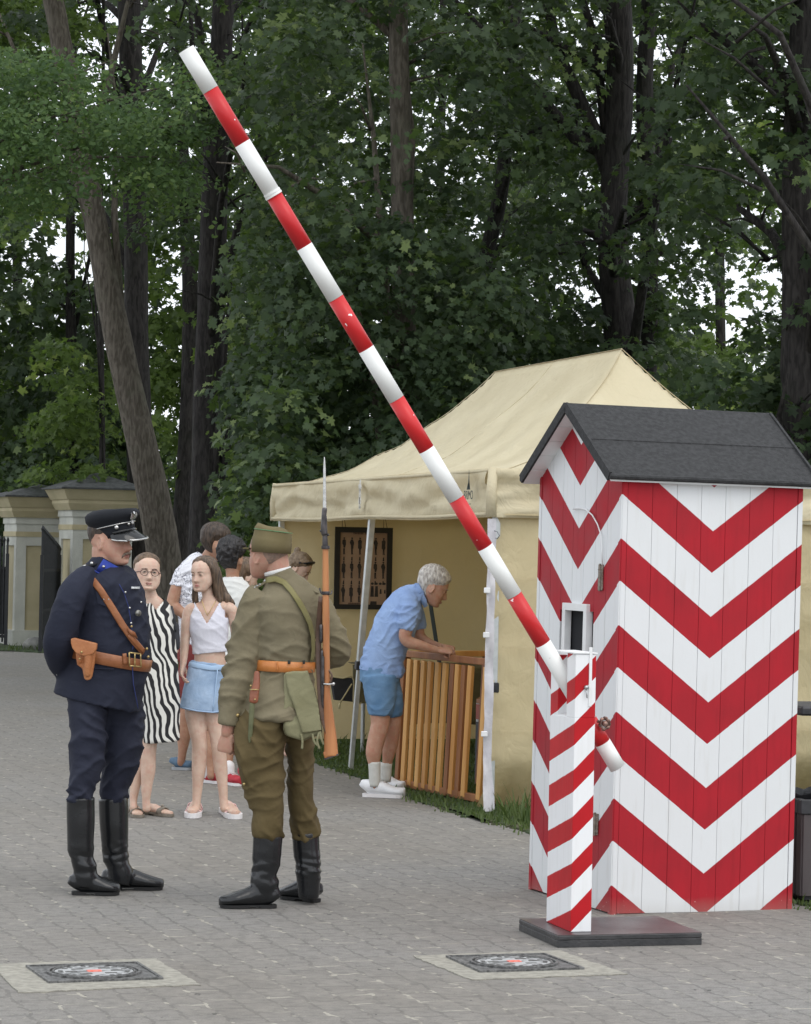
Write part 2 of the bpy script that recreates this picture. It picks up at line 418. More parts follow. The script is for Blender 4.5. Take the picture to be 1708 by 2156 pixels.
# ---- round covers in the pavement
IRON = mat('cast_iron', (.075, .075, .073), .6, (.22, .22, .215), 60, bump=.4, bscale=90, metal=.3, coord='Object')
LIDM = mat('worn_iron_lid', (.17, .175, .175), .55, (.42, .43, .43), 20, bump=.5, bscale=50, coord='Object', lo=.42, hi=.55)
CONC = mat('concrete_collar', (.25, .240, .205), .9, (.35, .335, .285), 30, bump=.6, bscale=80)
REDP = mat('red_marking', (.75, .10, .07), .5, (.85, .30, .24), 60)
def cover(cq, fq, label):
    cor = [G(*p) for p in cq]; out = [G(*p) for p in fq]
    c0 = sum(cor, Vector()) / 4
    root = empty('manhole_cover', c0, 0, label, 'manhole cover', 'square covers set in the paving')
    def bil(q, u, v, z): p = q[0].lerp(q[1], u).lerp(q[3].lerp(q[2], u), v); return Vector((p.x, p.y, z))
    b = MB(); n = 20
    # concrete collar with ragged outside, ring shaped
    inn = []; ou = []
    for s_ in range(4):
        for k in range(n):
            t = k / n; uv = [(t, 0), (1, t), (1 - t, 1), (0, 1 - t)][s_]
            inn.append(bil(cor, uv[0], uv[1], .0045)); p = bil(out, uv[0], uv[1], .0045)
            ou.append(p + Vector((rr.uniform(-.006, .006), rr.uniform(-.012, .012), 0)))
    N = 4 * n; b.add(inn + ou + [p - Vector((0, 0, .004)) for p in ou], [(i, (i + 1) % N, N + (i + 1) % N, N + i)[::-1] for i in range(N)] + [(N + i, N + (i + 1) % N, 2 * N + (i + 1) % N, 2 * N + i)[::-1] for i in range(N)])
    b.build('concrete_collar', CONC, root, origin=c0)
    b = MB()
    def slab(mb, q, z0, z1): mb.add([Vector((p.x, p.y, z0)) for p in q] + [Vector((p.x, p.y, z1)) for p in q], [(3, 2, 1, 0), (4, 5, 6, 7), (0, 1, 5, 4), (1, 2, 6, 5), (2, 3, 7, 6), (3, 0, 4, 7)])
    def inset(q, a): return [bil(q, a, a, 0), bil(q, 1 - a, a, 0), bil(q, 1 - a, 1 - a, 0), bil(q, a, 1 - a, 0)]
    slab(b, cor[::-1], -.02, .008)
    # raised rim
    i2 = inset(cor, .025)
    for k in range(4):
        q = [cor[k], cor[(k + 1) % 4], i2[(k + 1) % 4], i2[k]]
        slab(b, q[::-1], .0085, .013)
    b.build('frame', IRON, root, origin=c0)
    def ring(r0, r1, z0, z1):
        m = 48; vs = []
        for r in (r0, r1):
            for z in (z0, z1):
                vs += [bil(cor, .5 + r * math.cos(2 * PI * k / m), .5 + r * math.sin(2 * PI * k / m), z) for k in range(m)]
        fs = []
        for k in range(m):
            k2 = (k + 1) % m
            fs += [(m + k, m + k2, 3 * m + k2, 3 * m + k), (k, k2, m + k2, m + k), (2 * m + k, 3 * m + k, 3 * m + k2, 2 * m + k2)]
        return vs, fs
    b = MB(); vs_, fs_ = ring(0.0001, .34, .009, .0125); b.add(vs_, fs_)
    b.build('lid', LIDM, root, origin=c0)
    b = MB()
    for r0, r1 in ((.345, .36), (.385, .41)): b.add(*ring(r0, r1, .009, .016))
    for k in range(26):
        a = 2 * PI * k / 26
        if k % 3: b.add(*[[bil(cor, .5 + rad * math.cos(a + da), .5 + rad * math.sin(a + da), z) for z in (.0126, .0145) for (rad, da) in ((.27, -.06), (.31, -.06), (.31, .06), (.27, .06))], [(0, 1, 2, 3), (4, 5, 6, 7), (0, 1, 5, 4), (1, 2, 6, 5), (2, 3, 7, 6), (3, 0, 4, 7)]])
    for (u, v_) in ((.3, .5), (.7, .5), (.38, .36), (.62, .64), (.4, .66), (.62, .35)):
        q = [bil(cor, u - .05, v_ - .02, 0), bil(cor, u + .05, v_ - .02, 0), bil(cor, u + .05, v_ + .02, 0), bil(cor, u - .05, v_ + .02, 0)]
        slab(b, q[::-1], .0126, .0145)
    b.build('raised_ring', IRON, root, origin=c0)
    b = MB(); q = [bil(cor, .44, .47, 0), bil(cor, .56, .47, 0), bil(cor, .56, .55, 0), bil(cor, .44, .55, 0)]; slab(b, q[::-1], .013, .016)
    b.build('red_plate', REDP, root, origin=c0)
    return root
cover([(53.7, 2038.7), (289.8, 2031), (344.2, 2064.8), (102.3, 2073.4)], [(-20, 2032), (327, 2020), (421, 2075), (40, 2092)], 'square iron cover in a pale collar, in front of the officer in navy uniform')
cover([(938.4, 2018), (1147.8, 2012.7), (1231, 2043.8), (1010.9, 2050.8)], [(868.6, 2014.3), (1177.4, 2002.5), (1319.7, 2053), (992, 2065.3)], 'square iron cover in a pale collar, in front of the barrier base plate')

# ================================================================== SENTRY BOX
def stripe_mat(name, axis, L, k, q0, per, redf, red=(.34, .010, .019), white=(.73, .75, .76), mirror=True, rough=.6, groove=None):
    """diagonal red and white paint; axis = object axis running across the face"""
    g = NG(name); tcn = g.tc('Object'); o3 = g.xyz(tcn)
    a = o3['XYZ'.index(axis)] if isinstance(axis, str) else o3[axis]
    if mirror: t = g.math('SUBTRACT', L / 2, g.math('ABSOLUTE', g.math('SUBTRACT', a, L / 2)))
    else: t = a
    wob = g.math('MULTIPLY', g.math('SUBTRACT', g.noise(tcn, 24, 2), .5), .004)
    q = g.math('ADD', g.math('ADD', o3[2], g.math('MULTIPLY', t, k)), wob)
    fr = g.math('FRACT', g.math('ADD', g.math('DIVIDE', g.math('SUBTRACT', q, q0), per), 20.0))
    isred = g.math('MULTIPLY', g.rng(fr, redf - .004, redf + .004, 1, 0), g.rng(fr, 0.0, .004))
    isred = g.math('MINIMUM', isred, g.rng(fr, .996, 1.0, 1, 1))
    n1 = g.noise(tcn, 5, 5); n2 = g.noise(g.mapping(tcn, sc=(1, 1, .12)), 30, 4); n3 = g.noise(tcn, 90, 2)
    wcol = g.mix(g.rng(n1, .35, .75, 0, .35), white, (.68, .70, .70))
    wcol = g.mix(g.rng(n2, .55, .8, 0, .28), wcol, (.52, .50, .45))
    rcol = g.mix(g.rng(n1, .3, .7), red, tuple(c * 1.25 for c in red))
    rcol = g.mix(g.rng(n2, .5, .8, 0, .35), rcol, tuple(c * .62 for c in red))
    col = g.mix(isred, wcol, rcol)
    # chips near the foot
    chips = g.math('MULTIPLY', g.rng(n3, .70, .74), g.rng(o3[2], .10, .0, 0, 1))
    col = g.mix(chips, col, (.75, .68, .65))
    dirt = g.rng(g.math('ADD', o3[2], g.math('MULTIPLY', n1, .12)), .14, .02, 0, .35)
    col = g.mix(dirt, col, (.34, .31, .26))
    return g.fin(col, g.rng(n1, .3, .7, rough - .08, rough + .12), g.bump(g.math('ADD', g.math('MULTIPLY', n2, .6), g.math('MULTIPLY', n3, .3)), .2, .004), spec=.3)
BPHI = R(21)
C0 = G(1287, 1926)
U = Vector((math.cos(BPHI), math.sin(BPHI), 0)); W = Vector((-math.sin(BPHI), math.cos(BPHI), 0))
def hit(vx, vy, p0, nrm):
    d = ray(vx, vy); o0 = Vector((0, 0, EYE)); t = (p0 - o0).dot(nrm) / d.dot(nrm); return o0 + d * t
L1 = (hit(1667, 1915, C0, W) - C0).dot(U)     # side wall length
L2 = (hit(1115, 1880, C0, U) - C0).dot(W)     # door wall width
print('box', C0, L1, L2)
def onside(vx, vy): p = hit(vx, vy, C0, W) - C0; return p.dot(U), p.z
def ondoor(vx, vy): p = hit(vx, vy, C0, U) - C0; return p.dot(W), p.z
HW = onside(1303, 1006)[1] + .02               # wall height
zr = hit(1185, 846, C0 - U * .08, U).z          # ridge top
print('wall', HW, 'ridge', zr, 'stripe', onside(1303, 1041), onside(1303, 1134.6), onside(1500, 1205), ondoor(1212.5, 1199.6), ondoor(1136, 1049))
q0 = onside(1303, 1041)[1]
PER = (onside(1303, 1041)[1] - onside(1289, 1861)[1]) / 4.5 if False else .3975
ks = (q0 - onside(1500, 1205)[1]) / (L1 / 2)
kd = (q0 - ondoor(1212.5, 1199.6)[1]) / (L2 / 2)
SB = empty('sentry_box', C0, BPHI, 'wooden sentry box in red and white chevrons under a black pitched roof', 'sentry box')
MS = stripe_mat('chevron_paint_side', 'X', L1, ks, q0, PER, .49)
MD = stripe_mat('chevron_paint_door', 'Y', L2, kd, q0, PER, .49, red=(.31, .011, .020))  # darker red puts the shade of the door side into the paint
MD2 = MD
ROOFM = mat('black_roofing_felt', (.024, .025, .026), .9, (.044, .045, .047), 45, bump=.6, bscale=220, detail=8)
WHITE = mat('white_paint', (.80, .81, .81), .5, (.70, .71, .71), 6, bump=.15, bscale=40)
DARK = mat('interior_shade_black', (.008, .009, .012), .9)  # near-black colour stands for the shade inside the box
STEEL = mat('weathered_hinge', (.16, .12, .09), .5, (.32, .28, .24), 60, bump=.4, bscale=120, metal=.6)
WIRE = mat('white_hook_wire', (.75, .76, .76), .35, metal=.2)
# side wall planks (near)
T = .022
def planks(mb, x0, x1, z0, z1, n, face, gap=.002, ztop=None):
    w_ = (x1 - x0) / n
    for i in range(n):
        a, b_ = x0 + i * w_ + gap / 2, x0 + (i + 1) * w_ - gap / 2
        if ztop is None:
            if face == 'side': mb.box(a, b_, 0, T, z0, z1)
            elif face == 'back': mb.box(a, b_, L2 - T, L2, z0, z1)
        else:
            za, zb = ztop(a), ztop(b_)
            x_0, x_1 = face
            pts_ = [(x_0, a, z0), (x_0, b_, z0), (x_0, b_, zb)] + ([(x_0, L2 / 2, ztop(L2 / 2))] if a < L2 / 2 < b_ else []) + [(x_0, a, za)]
            mb.prism(pts_, (x_1 - x_0, 0, 0))
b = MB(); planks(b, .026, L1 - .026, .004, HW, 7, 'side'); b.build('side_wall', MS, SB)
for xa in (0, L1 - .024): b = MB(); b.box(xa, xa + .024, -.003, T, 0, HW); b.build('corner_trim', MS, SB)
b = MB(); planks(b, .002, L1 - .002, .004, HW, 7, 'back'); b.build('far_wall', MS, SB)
rise = (zr - .035) - HW
ztop = lambda w_: HW - .004 + rise * (1 - abs(w_ - L2 / 2) / (L2 / 2)) - .0
dx0, dx1 = -.002, T - .002
wx0, wz0 = ondoor(1229.6, 1376.6); wx1, wz1 = ondoor(1193, 1285)
print('win', wx0, wx1, wz0, wz1)
wx0, wx1 = min(wx0, wx1), max(wx0, wx1)
# door wall : planks with a window hole
b = MB()
nb = 7; pw = (L2 - .05) / nb
for i in range(nb):
    a, c_ = .026 + i * pw + .0012, .026 + (i + 1) * pw - .0012
    segs = [(.006, None)]
    if c_ > wx0 and a < wx1: segs = [(.006, wz0), (wz1, None)]
    for (z0, z1) in segs:
        if z1 is None:
            pts_ = [(dx0, a, z0), (dx0, c_, z0), (dx0, c_, ztop(c_))] + ([(dx0, L2 / 2, ztop(L2 / 2))] if a < L2 / 2 < c_ else []) + [(dx0, a, ztop(a))]
        else: pts_ = [(dx0, a, z0), (dx0, c_, z0), (dx0, c_, z1), (dx0, a, z1)]
        b.prism(pts_, (T, 0, 0))
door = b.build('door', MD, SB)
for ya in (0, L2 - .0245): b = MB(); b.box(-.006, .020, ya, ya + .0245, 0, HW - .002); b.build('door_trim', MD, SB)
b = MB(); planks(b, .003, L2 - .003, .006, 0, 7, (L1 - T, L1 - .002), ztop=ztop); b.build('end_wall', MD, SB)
# window frame box on the door
fr_ = MB(); pr = .022; wd = .034
ox0, ox1, oz0, oz1 = wx0 - wd, wx1 + wd, wz0 - wd, wz1 + wd
fr_.box(-pr, .014, ox0, wx0, oz0, oz1, bev=.002); fr_.box(-pr, .014, wx1, ox1, oz0, oz1, bev=.002)
fr_.box(-pr + .001, .014, wx0, wx1, oz0, wz0); fr_.box(-pr + .001, .014, wx0, wx1, wz1, oz1)
wf = fr_.build('window_frame', WHITE, door)
b = MB(); b.box(.0205, .3, wx0 - .03, wx1 + .03, wz0 - .03, wz1 + .03); b.build('shade_block', DARK, door)  # solid near-black block in place of the unlit inside
# hinges and wire hook
hx, hz0 = ondoor(1248, 1195)[0], 0
for (vy0, vy1) in ((1104 * 1 + 85, 1243), (1713, 1758)):
    a0 = ondoor(1262 if vy0 < 1500 else 1256, vy0); a1 = ondoor(1262 if vy0 < 1500 else 1256, vy1)
    b = MB(); b.box(-.010, -.003, a0[0] - .024, a0[0] + .024, a1[1], a0[1], bev=.0015); b.tube([(-.012, a0[0], a1[1] - .004), (-.012, a0[0], a0[1] + .004)], [.006, .006], 8)
    for zz in (.2, .5, .8):
        for sy in (-1, 1): b.ball((-.011, a0[0] + sy * .016, a1[1] + (a0[1] - a1[1]) * zz), .004, 6)
    b.build('hinge', STEEL, SB)
wp = [(1205, 1073), (1212, 1071), (1222, 1071), (1232, 1074), (1245, 1085), (1256, 1104), (1264, 1127), (1266, 1160), (1267, 1190)]
b = MB(); pl_ = [Vector((-.012, *ondoor(*p))) for p in wp]; b.tube(pl_, [.0035] * len(pl_), 6); b.build('hook_wire', WIRE, SB, True)
# roof : two slabs over a white boarded soffit
oh, ev, th = .085, .04, .022
zr2 = zr - .012
slope = (rise) / (L2 / 2)
ezt = lambda y: (zr2) - slope * abs(y - L2 / 2)
for sgn, nm in ((-1, 'near'), (1, 'far')):
    b = MB()
    y0 = L2 / 2; y1 = (-ev if sgn < 0 else L2 + ev)
    ndir = Vector((0, sgn * slope, 1)).normalized()
    # two felt courses so the lap line shows
    ym = y0 + (y1 - y0) * .52
    for (ya, yb, lift) in ((y0, ym, .005), (ym - sgn * .01, y1 + sgn * .006, 0.0)):
        A_, B_ = Vector((-oh, ya, ezt(ya) + lift)), Vector((-oh, yb, ezt(yb) + lift))
        nseg = 10; top = []
        q = [A_, B_, B_ + Vector((0, 0, -th)), A_ + Vector((0, 0, -th))]
        b.prism(q if sgn < 0 else q[::-1], (L1 + 2 * oh - .025, 0, 0))
    # rolled drip edge
    b.tube([(-oh - .006, y1 + sgn * .004, ezt(y1) - .012), (L1 + oh - .019, y1 + sgn * .004, ezt(y1) - .012)], [.013, .013], 8)
    for xx in (-oh - .004, L1 + oh - .021):
        b.bar((xx, y0, ezt(y0) - .012), (xx, y1, ezt(y1) - .012), .012, .046, up=(0, 0, 1))
    b.build('roof_slope', ROOFM, SB)
    s2 = MB()
    for k in range(5):
        ya = y0 + (y1 - y0) * (k + .03) / 5; yb = y0 + (y1 - y0) * (k + .97) / 5
        A_, B_ = Vector((-oh + .004, ya, ezt(ya) - th - .002)), Vector((-oh + .004, yb, ezt(yb) - th - .002))
        q = [A_, B_, B_ + Vector((0, 0, -.012)), A_ + Vector((0, 0, -.012))]
        s2.prism(q if sgn < 0 else q[::-1], (L1 + 2 * oh - .033, 0, 0))
    s2.build('soffit', WHITE, SB)
SB.rotation_euler = (Matrix.Rotation(.009, 3, 'Y') @ Matrix.Rotation(BPHI, 3, 'Z')).to_euler()
# interior floor keeps the inside dark
b = MB(); b.box(.03, L1 - .03, .03, L2 - .03, .005, .03); b.build('floor', DARK, SB)

# ================================================================== BARRIER
PPHI = R(15.7)
PU = Vector((math.cos(PPHI), math.sin(PPHI), 0)); PW = Vector((-math.sin(PPHI), math.cos(PPHI), 0))
PB = G(1174, 1996)
BG = empty('barrier_gate', PB, PPHI, 'raised red and white barrier boom on a striped post and black base plate', 'barrier')
BLACKW = mat('black_painted_board', (.028, .029, .031), .38, (.05, .05, .052), 14, bump=.25, bscale=70)
TOPW = mat('brown_black_board_top', (.050, .040, .042), .32, (.10, .088, .088), 5, bump=.15, bscale=60)
pw_ = (hit(1478, 1991, PB, PW) - PB).dot(PU); pd_ = .52
b = MB(); b.box(0, pw_, 0, pd_, 0, .030, bev=.002); b.box(.0, pw_, .0, pd_, .031, .049, bev=.002); b.build('base_plate', BLACKW, BG)
b = MB(); b.box(.002, pw_ - .002, .002, pd_ - .002, .0495, .053); b.build('base_top', TOPW, BG)
pc = hit(1201.5, 1963, PB + Vector((0, 0, 0)), Vector((0, 0, 1)))
pc = G(1201.5, 1963, .053) - PB
px0, py0 = pc.dot(PU), pc.dot(PW)
pwid, pdep = .092, .32
zt_ = (hit(1206, 1404, PB + PU * px0 + PW * py0, PW)).z
zs_ = zt_ - .27
print('post', px0, py0, zt_, pw_)
def post_mat(name, kx, ky, q0, per, redf, red):
    g = NG(name); tcn = g.tc('Object'); o3 = g.xyz(tcn)
    q = g.math('ADD', o3[2], g.math('ADD', g.math('MULTIPLY', o3[0], -kx), g.math('MULTIPLY', o3[1], ky)))
    q = g.math('ADD', q, g.math('MULTIPLY', g.math('SUBTRACT', g.noise(tcn, 24, 2), .5), .004))
    fr = g.math('FRACT', g.math('ADD', g.math('DIVIDE', g.math('SUBTRACT', q, q0), per), 20.0))
    isred = g.rng(fr, redf - .008, redf + .008, 1, 0)
    n1 = g.noise(tcn, 6, 5); n2 = g.noise(g.mapping(tcn, sc=(1, 1, .1)), 34, 4)
    wcol = g.mix(g.rng(n2, .5, .8, 0, .3), (.82, .83, .84), (.6, .6, .57))
    g.b.inputs['Specular IOR Level'].default_value = .25
    rcol = g.mix(g.rng(n1, .3, .7), red, tuple(c * 1.3 for c in red))
    return g.fin(g.mix(isred, wcol, rcol), .5, g.bump(n2, .25, .004))
PM = post_mat('post_paint', 1.0, .29, 0.0, .197, .47, (.40, .008, .013))
post = MB()
post.box(0, pwid, 0, pdep, 0, zs_, bev=.002)
post.box(0, pwid, 0, .108, zs_, zt_, bev=.002); post.box(0, pwid, .222, pdep, zs_, zt_ - .015, bev=.002)
po = post.build('post', PM, BG); po.location = (px0, py0, .0535)
for v in po.data.vertices: v.co.z = v.co.z  # local paint origin at the foot of the post
b = MB(); b.box(.002, pwid - .002, .112, .218, zs_ - .002, zs_ + .006); b.build('slot_lining', WHITE, po)
b = MB(); b.box(-.012, pwid + .006, -.004, pdep * .9, zt_ + .002, zt_ + .007); b.box(pwid - .032, pwid - .020, -.006, .0, zt_ - .22, zt_ + .03)
b.build('bracket', WHITE, po)
b = MB(); zb_ = hit(1180 + 0, 1470, PB, PW).z
b.tube([(pwid - .045, -.003, zt_ - .14), (pwid - .045, -.016, zt_ - .14)], [.010, .008], 10); b.tube([(pwid - .045, -.01, zt_ - .145), (pwid - .043, -.014, zt_ - .185)], [.003, .003], 6)
b.build('bolt', mat('zinc_bolt', (.45, .46, .47), .35, metal=.8), po, True)
# boom
PIV = PB + PU * px0 + PW * (py0 + pdep / 2)
def onb(vx, vy): return hit(vx, vy, PIV, PW)
tipw, endw = onb(392, 104), onb(1300.5, 1616)
axis_ = (endw - tipw).normalized(); BLn = (endw - tipw).length
bnd = [(441, 191), (508.5, 302.6), (576, 411), (641, 519), (706, 629), (769.3, 735.9), (831.5, 842.8), (897, 946.8), (959.5, 1050.9), (1020.6, 1152), (1082, 1253.5), (1143, 1355), (1240, 1516), (1268.5, 1563.7)]
bt = [(onb(*p) - tipw).dot(axis_) for p in bnd]
print('boom', BLn, [round(x, 3) for x in bt], tipw, endw)
bm_root = BG
RB = .0345
g = NG('boom_paint_white'); tcn = g.tc('Object'); n1 = g.noise(tcn, 3, 5); n2 = g.noise(tcn, 60, 3)
BW = g.fin(g.mix(g.math('MULTIPLY', g.rng(n2, .70, .76), g.rng(n1, .5, .6, 0, .6)), g.mix(g.rng(n1, .3, .7, 0, .4), (.80, .81, .79), (.70, .71, .68)), (.45, .44, .42)), .5)
g = NG('boom_paint_red'); tcn = g.tc('Object'); n1 = g.noise(tcn, 3, 5); n2 = g.noise(tcn, 26, 2)
BR = g.fin(g.mix(g.rng(n2, .735, .745), g.mix(g.rng(n1, .3, .7), (.50, .010, .015), (.60, .016, .018)), (.85, .75, .75)), .42)
b = MB(); edges_ = [0] + bt + [BLn]
loc0 = PB
Mi = (Matrix.Rotation(-PPHI, 4, 'Z') @ Matrix.Translation(-PB))
def loc(p): return Mi @ p
for i in range(len(edges_) - 1):
    a, c_ = edges_[i], edges_[i + 1]
    b.cur = 0 if i % 2 == 0 else 1
    first = (i == 0); last = (i == len(edges_) - 2)
    rad0 = RB + (.0006 if b.cur == 0 else 0)
    b.tube([loc(tipw + axis_ * a), loc(tipw + axis_ * c_)], [rad0, rad0], 28, ref=(0, 1, 0))
boom = b.build('boom', None, BG, True, mats=[BW, BR])
for p in boom.data.polygons:
    if len(p.vertices) > 4: p.use_smooth = False
b = MB()
for tt, rr_ in ((bt[2], .0385), (bt[2] - .012, .0375)): b.tube([loc(tipw + axis_ * (tt - .006)), loc(tipw + axis_ * (tt + .004))], [rr_, rr_], 28, ref=(0, 1, 0))
b.build('joint_collar', BW, boom, False)
b = MB(); b.tube([loc(tipw - axis_ * .001), loc(tipw + axis_ * .004)], [RB - .006, RB - .006], 24); b.build('end_cap', mat('grey_plastic_cap', (.5, .5, .49), .6), boom)  # pale grey disc closing the boom tip
# weight chain on the short end
b = MB(); cpt = loc(onb(1264, 1522)) + Vector((0, -.045, 0))
for k in range(7):
    a = k * 1.1; b.tube([cpt + Vector((.022 * math.cos(a), -.01 + .004 * (k % 2), .026 * math.sin(a))), cpt + Vector((.022 * math.cos(a + 1.3), -.012, .026 * math.sin(a + 1.3)))], [.006, .006], 8, round_ends=True)
b.tube([cpt + Vector((-.03, 0, .01)), cpt + Vector((.03, 0, -.005))], [.006, .006], 8); b.ball(cpt + Vector((0, -.014, 0)), .014, 10)
b.build('shackle', mat('rusty_shackle', (.10, .06, .05), .45, (.35, .22, .18), 50, metal=.7), boom, True)
# ================================================================== TENT
TB = Vector((P(1040, 1050, 17.37).x, 17.37, 0)); TA = Vector((P(585, 1050, 23.0).x, 23.0, 0))
ta = (TA - TB); TL = ta.length; ta.normalize(); tb = Vector((-ta.y, ta.x, 0))
if tb.x < 0: tb = -tb
TWd = 3.0
def tp(a, b_, z): return TB + ta * a + tb * b_ + Vector((0, 0, z))
ZE, ZV, ZRg = 2.165, 1.865, 3.08
print('tent', TL, TA, TB)
def fabric(name, col, col2, trans, tcol):
    g = NG(name); tcn = g.tc('Object')
    c = g.mix(g.rng(g.noise(tcn, 2.2, 5), .35, .65), col, col2)
    c = g.mix(g.rng(g.noise(tcn, 260, 2), .3, .7, 0, .18), c, tuple(x * .7 for x in col))
    hgt = g.math('ADD', g.math('MULTIPLY', g.noise(g.mapping(tcn, sc=(1, 1, .6)), 4.5, 5, 1.5), 1.6), g.math('MULTIPLY', g.math('ABSOLUTE', g.math('SUBTRACT', g.noise(tcn, 7, 2, 1.0), .5)), 1.2))
    nm = g.bump(hgt, .26 if 'wall' in name else .34, .03)
    g.fin(c, .75, nm, spec=.25)
    tr = g.N.new('ShaderNodeBsdfTranslucent'); mx = g.N.new('ShaderNodeMixShader'); mx.inputs[0].default_value = trans
    tr.inputs['Color'].default_value = (*tcol, 1); g.L.new(nm, tr.inputs['Normal'])
    g.L.new(g.b.outputs[0], mx.inputs[1]); g.L.new(tr.outputs[0], mx.inputs[2]); g.L.new(mx.outputs[0], g.N['Material Output'].inputs['Surface'])
    return g.m
CANV = fabric('cream_canvas', (.66, .59, .405), (.74, .67, .475), .22, (.62, .47, .24))
WALLC = fabric('cream_wall_canvas', (.64, .555, .345), (.70, .61, .39), .28, (.62, .45, .20))
ALU = mat('aluminium_leg', (.50, .53, .53), .35, (.60, .63, .63), 20, metal=.55)
BLKP = mat('black_plastic', (.02, .02, .022), .45)
TENT = empty('canopy_tent', TB, 0, 'cream canopy tent with hip roof, open front and canvas side walls', 'tent')
def sheet(name, fn, nu, nv, m, parent=TENT, smooth=True, origin=TB, thick=0):
    vs = [fn(i / nu, j / nv) - origin for j in range(nv + 1) for i in range(nu + 1)]
    fs = [(j * (nu + 1) + i, j * (nu + 1) + i + 1, (j + 1) * (nu + 1) + i + 1, (j + 1) * (nu + 1) + i) for j in range(nv) for i in range(nu)]
    o = mk(name, vs, fs, m, parent, smooth)
    if thick:
        s = o.modifiers.new('t', 'SOLIDIFY'); s.thickness = thick; s.offset = 0
    return o
def fold(a, z, sd=0): # cloth unevenness
    return noise.fractal(Vector((a * .9 + sd, z * 1.5, sd * 1.7)), 1, 2, 4)
def roof(u, v):
    a, b_ = u * TL, v * TWd
    bm_ = b_ / 1.4 * 1.5 if b_ < 1.4 else 1.5 + (b_ - 1.4) / 1.6 * 1.5
    t = min(a, TL - a, bm_, TWd - bm_) / 1.5
    t = max(0, min(1, t))
    kb = max(0, min(1, (b_ - .9) / 1.0)); e = 1.80 + .5 * kb * kb * (3 - 2 * kb)
    # slight hammock sag between the hips
    z = ZE + (ZRg - ZE) * (t ** e)
    z += .018 * fold(a * 1.6, b_ * 1.2, 3) * math.sin(PI * min(1, t + .05))
    diag = .010 * math.sin(10 * (a - b_) + 2 * fold(a, b_, 9)) * math.sin(PI * t) ** 1.5
    return tp(a, b_, z + diag)
sheet('roof_canvas', roof, 116, 60, CANV)
# seams over the hips
b = MB()
def hip(a0, b0, a1, b1, n=24):
    pts_ = []
    for i in range(n + 1):
        k = i / n; p = roof(*((a0 + (a1 - a0) * k) / TL, (b0 + (b1 - b0) * k) / TWd)); pts_.append(p + Vector((0, 0, .004)))
    b.tube([q - Vector((0, 0, .0025)) for q in pts_], [(.007, .0022)] * len(pts_), 8, ref=tuple(ta))
hip(0, 0, 1.5, 1.4); hip(0, 3, 1.5, 1.4); hip(TL, 0, TL - 1.5, 1.4); hip(TL, 3, TL - 1.5, 1.4); hip(1.5, 1.4, TL - 1.5, 1.4)
hip(TL / 2, 0, TL / 2, 1.4, 12)
b.build('roof_seams', CANV, TENT, True, origin=TB)
def valance(side):
    def f(u, v):
        z = ZE + .01 - (ZE - ZV + .01) * v
        w = (.026 * math.sin(v * 7.5 + 3.4 * fold(u * 5, v, side)) * (1 - abs(2 * v - 1)) ** .3 + .016 * fold(u * 16, v * 3, side + 5) * (v + .2) + .010 * math.sin(v * 15 + 5 * fold(u * 9, v * .5, side + 9) + u * 8) * math.sin(PI * v))
        s = .035 + w
        if side == 0: p = tp(u * TL, -s, z - .012 * math.sin(u * PI * 2) ** 2 * v)
        if side == 1: p = tp(-s, u * TWd, z)
        if side == 2: p = tp(u * TL, TWd + s, z)
        if side == 3: p = tp(TL + s, u * TWd, z)
        return p
    n_ = 120 if side in (0, 2) else 60
    return sheet('valance', f, n_, 10, CANV)
for s_ in range(4): valance(s_)
b = MB()   # hems along the valance foot and the top seam
for (z_, sc) in ((ZV + .02, .052), (ZE - .006, .046)):
    b.tube([tp(u * TL / 40, -sc, z_ - (.012 * math.sin(u / 40 * PI * 2) ** 2 if z_ < 2 else 0)) for u in range(41)], [(.004, .012)] * 41, 6, ref=tuple(tb))
b.build('hem', CANV, TENT, True, origin=TB)
# corner cover strip at the near corner
for (a_, b_) in ((0, 0), (TL, 0), (0, TWd), (TL, TWd)):
    b = MB(); sa, sb = (-1 if a_ == 0 else 1), (-1 if b_ == 0 else 1)
    b.tube([tp(a_ + sa * .022, b_ + sb * .022, ZV + .002), tp(a_ + sa * .026, b_ + sb * .026, (ZV + ZE) / 2), tp(a_ + sa * .012, b_ + sb * .012, ZE + .012)], [.034, .034, .030], 14); b.build('corner_cover', CANV, TENT, True, origin=TB)
# walls
def wall(name, p0, p1, z0, z1, sd, nu=60, flare=0, amp=.03):
    d = (p1 - p0); L_ = d.length; d.normalize(); nrm = Vector((-d.y, d.x, 0))
    def f(u, v):
        z = z0 + (z1 - z0) * v
        off = amp * fold(u * L_ * 1.3, z * .6, sd) + .012 * math.sin(u * L_ * 9 + 3 * fold(u * 2, z * .3, sd + 2)) + .010 * fold(u * L_ * 5, z * 5, sd + 4)
        off += flare * max(0, .35 - z) ** 1.3 * 2.5 * (1 + .6 * fold(u * L_ * 3, 1, sd + 8))
        return p0 + d * (u * L_) + nrm * off + Vector((0, 0, z))
    return sheet(name, f, nu, 44, WALLC)
wall('end_wall', tp(TL - .03, 0.02, 0), tp(TL - .03, TWd - .02, 0), .05, ZE - .02, 11)
wall('back_wall', tp(.03, TWd - .03, 0), tp(TL - .03, TWd - .03, 0), .01, ZE - .02, 17, 100)
wall('side_wall', tp(.0, .02, 0), tp(.0, TWd, 0), .012, ZE - .05, 23, 70, flare=.45, amp=.035)
# seams on the near side wall
b = MB()
for z_ in (.52, 1.05, 1.48, ZV + .02):
    b.bar(tp(-.05, .06, z_), tp(-.05, TWd, z_ + .01), .004, .010)
b.build('wall_fold_ridges', WALLC, TENT, origin=TB)
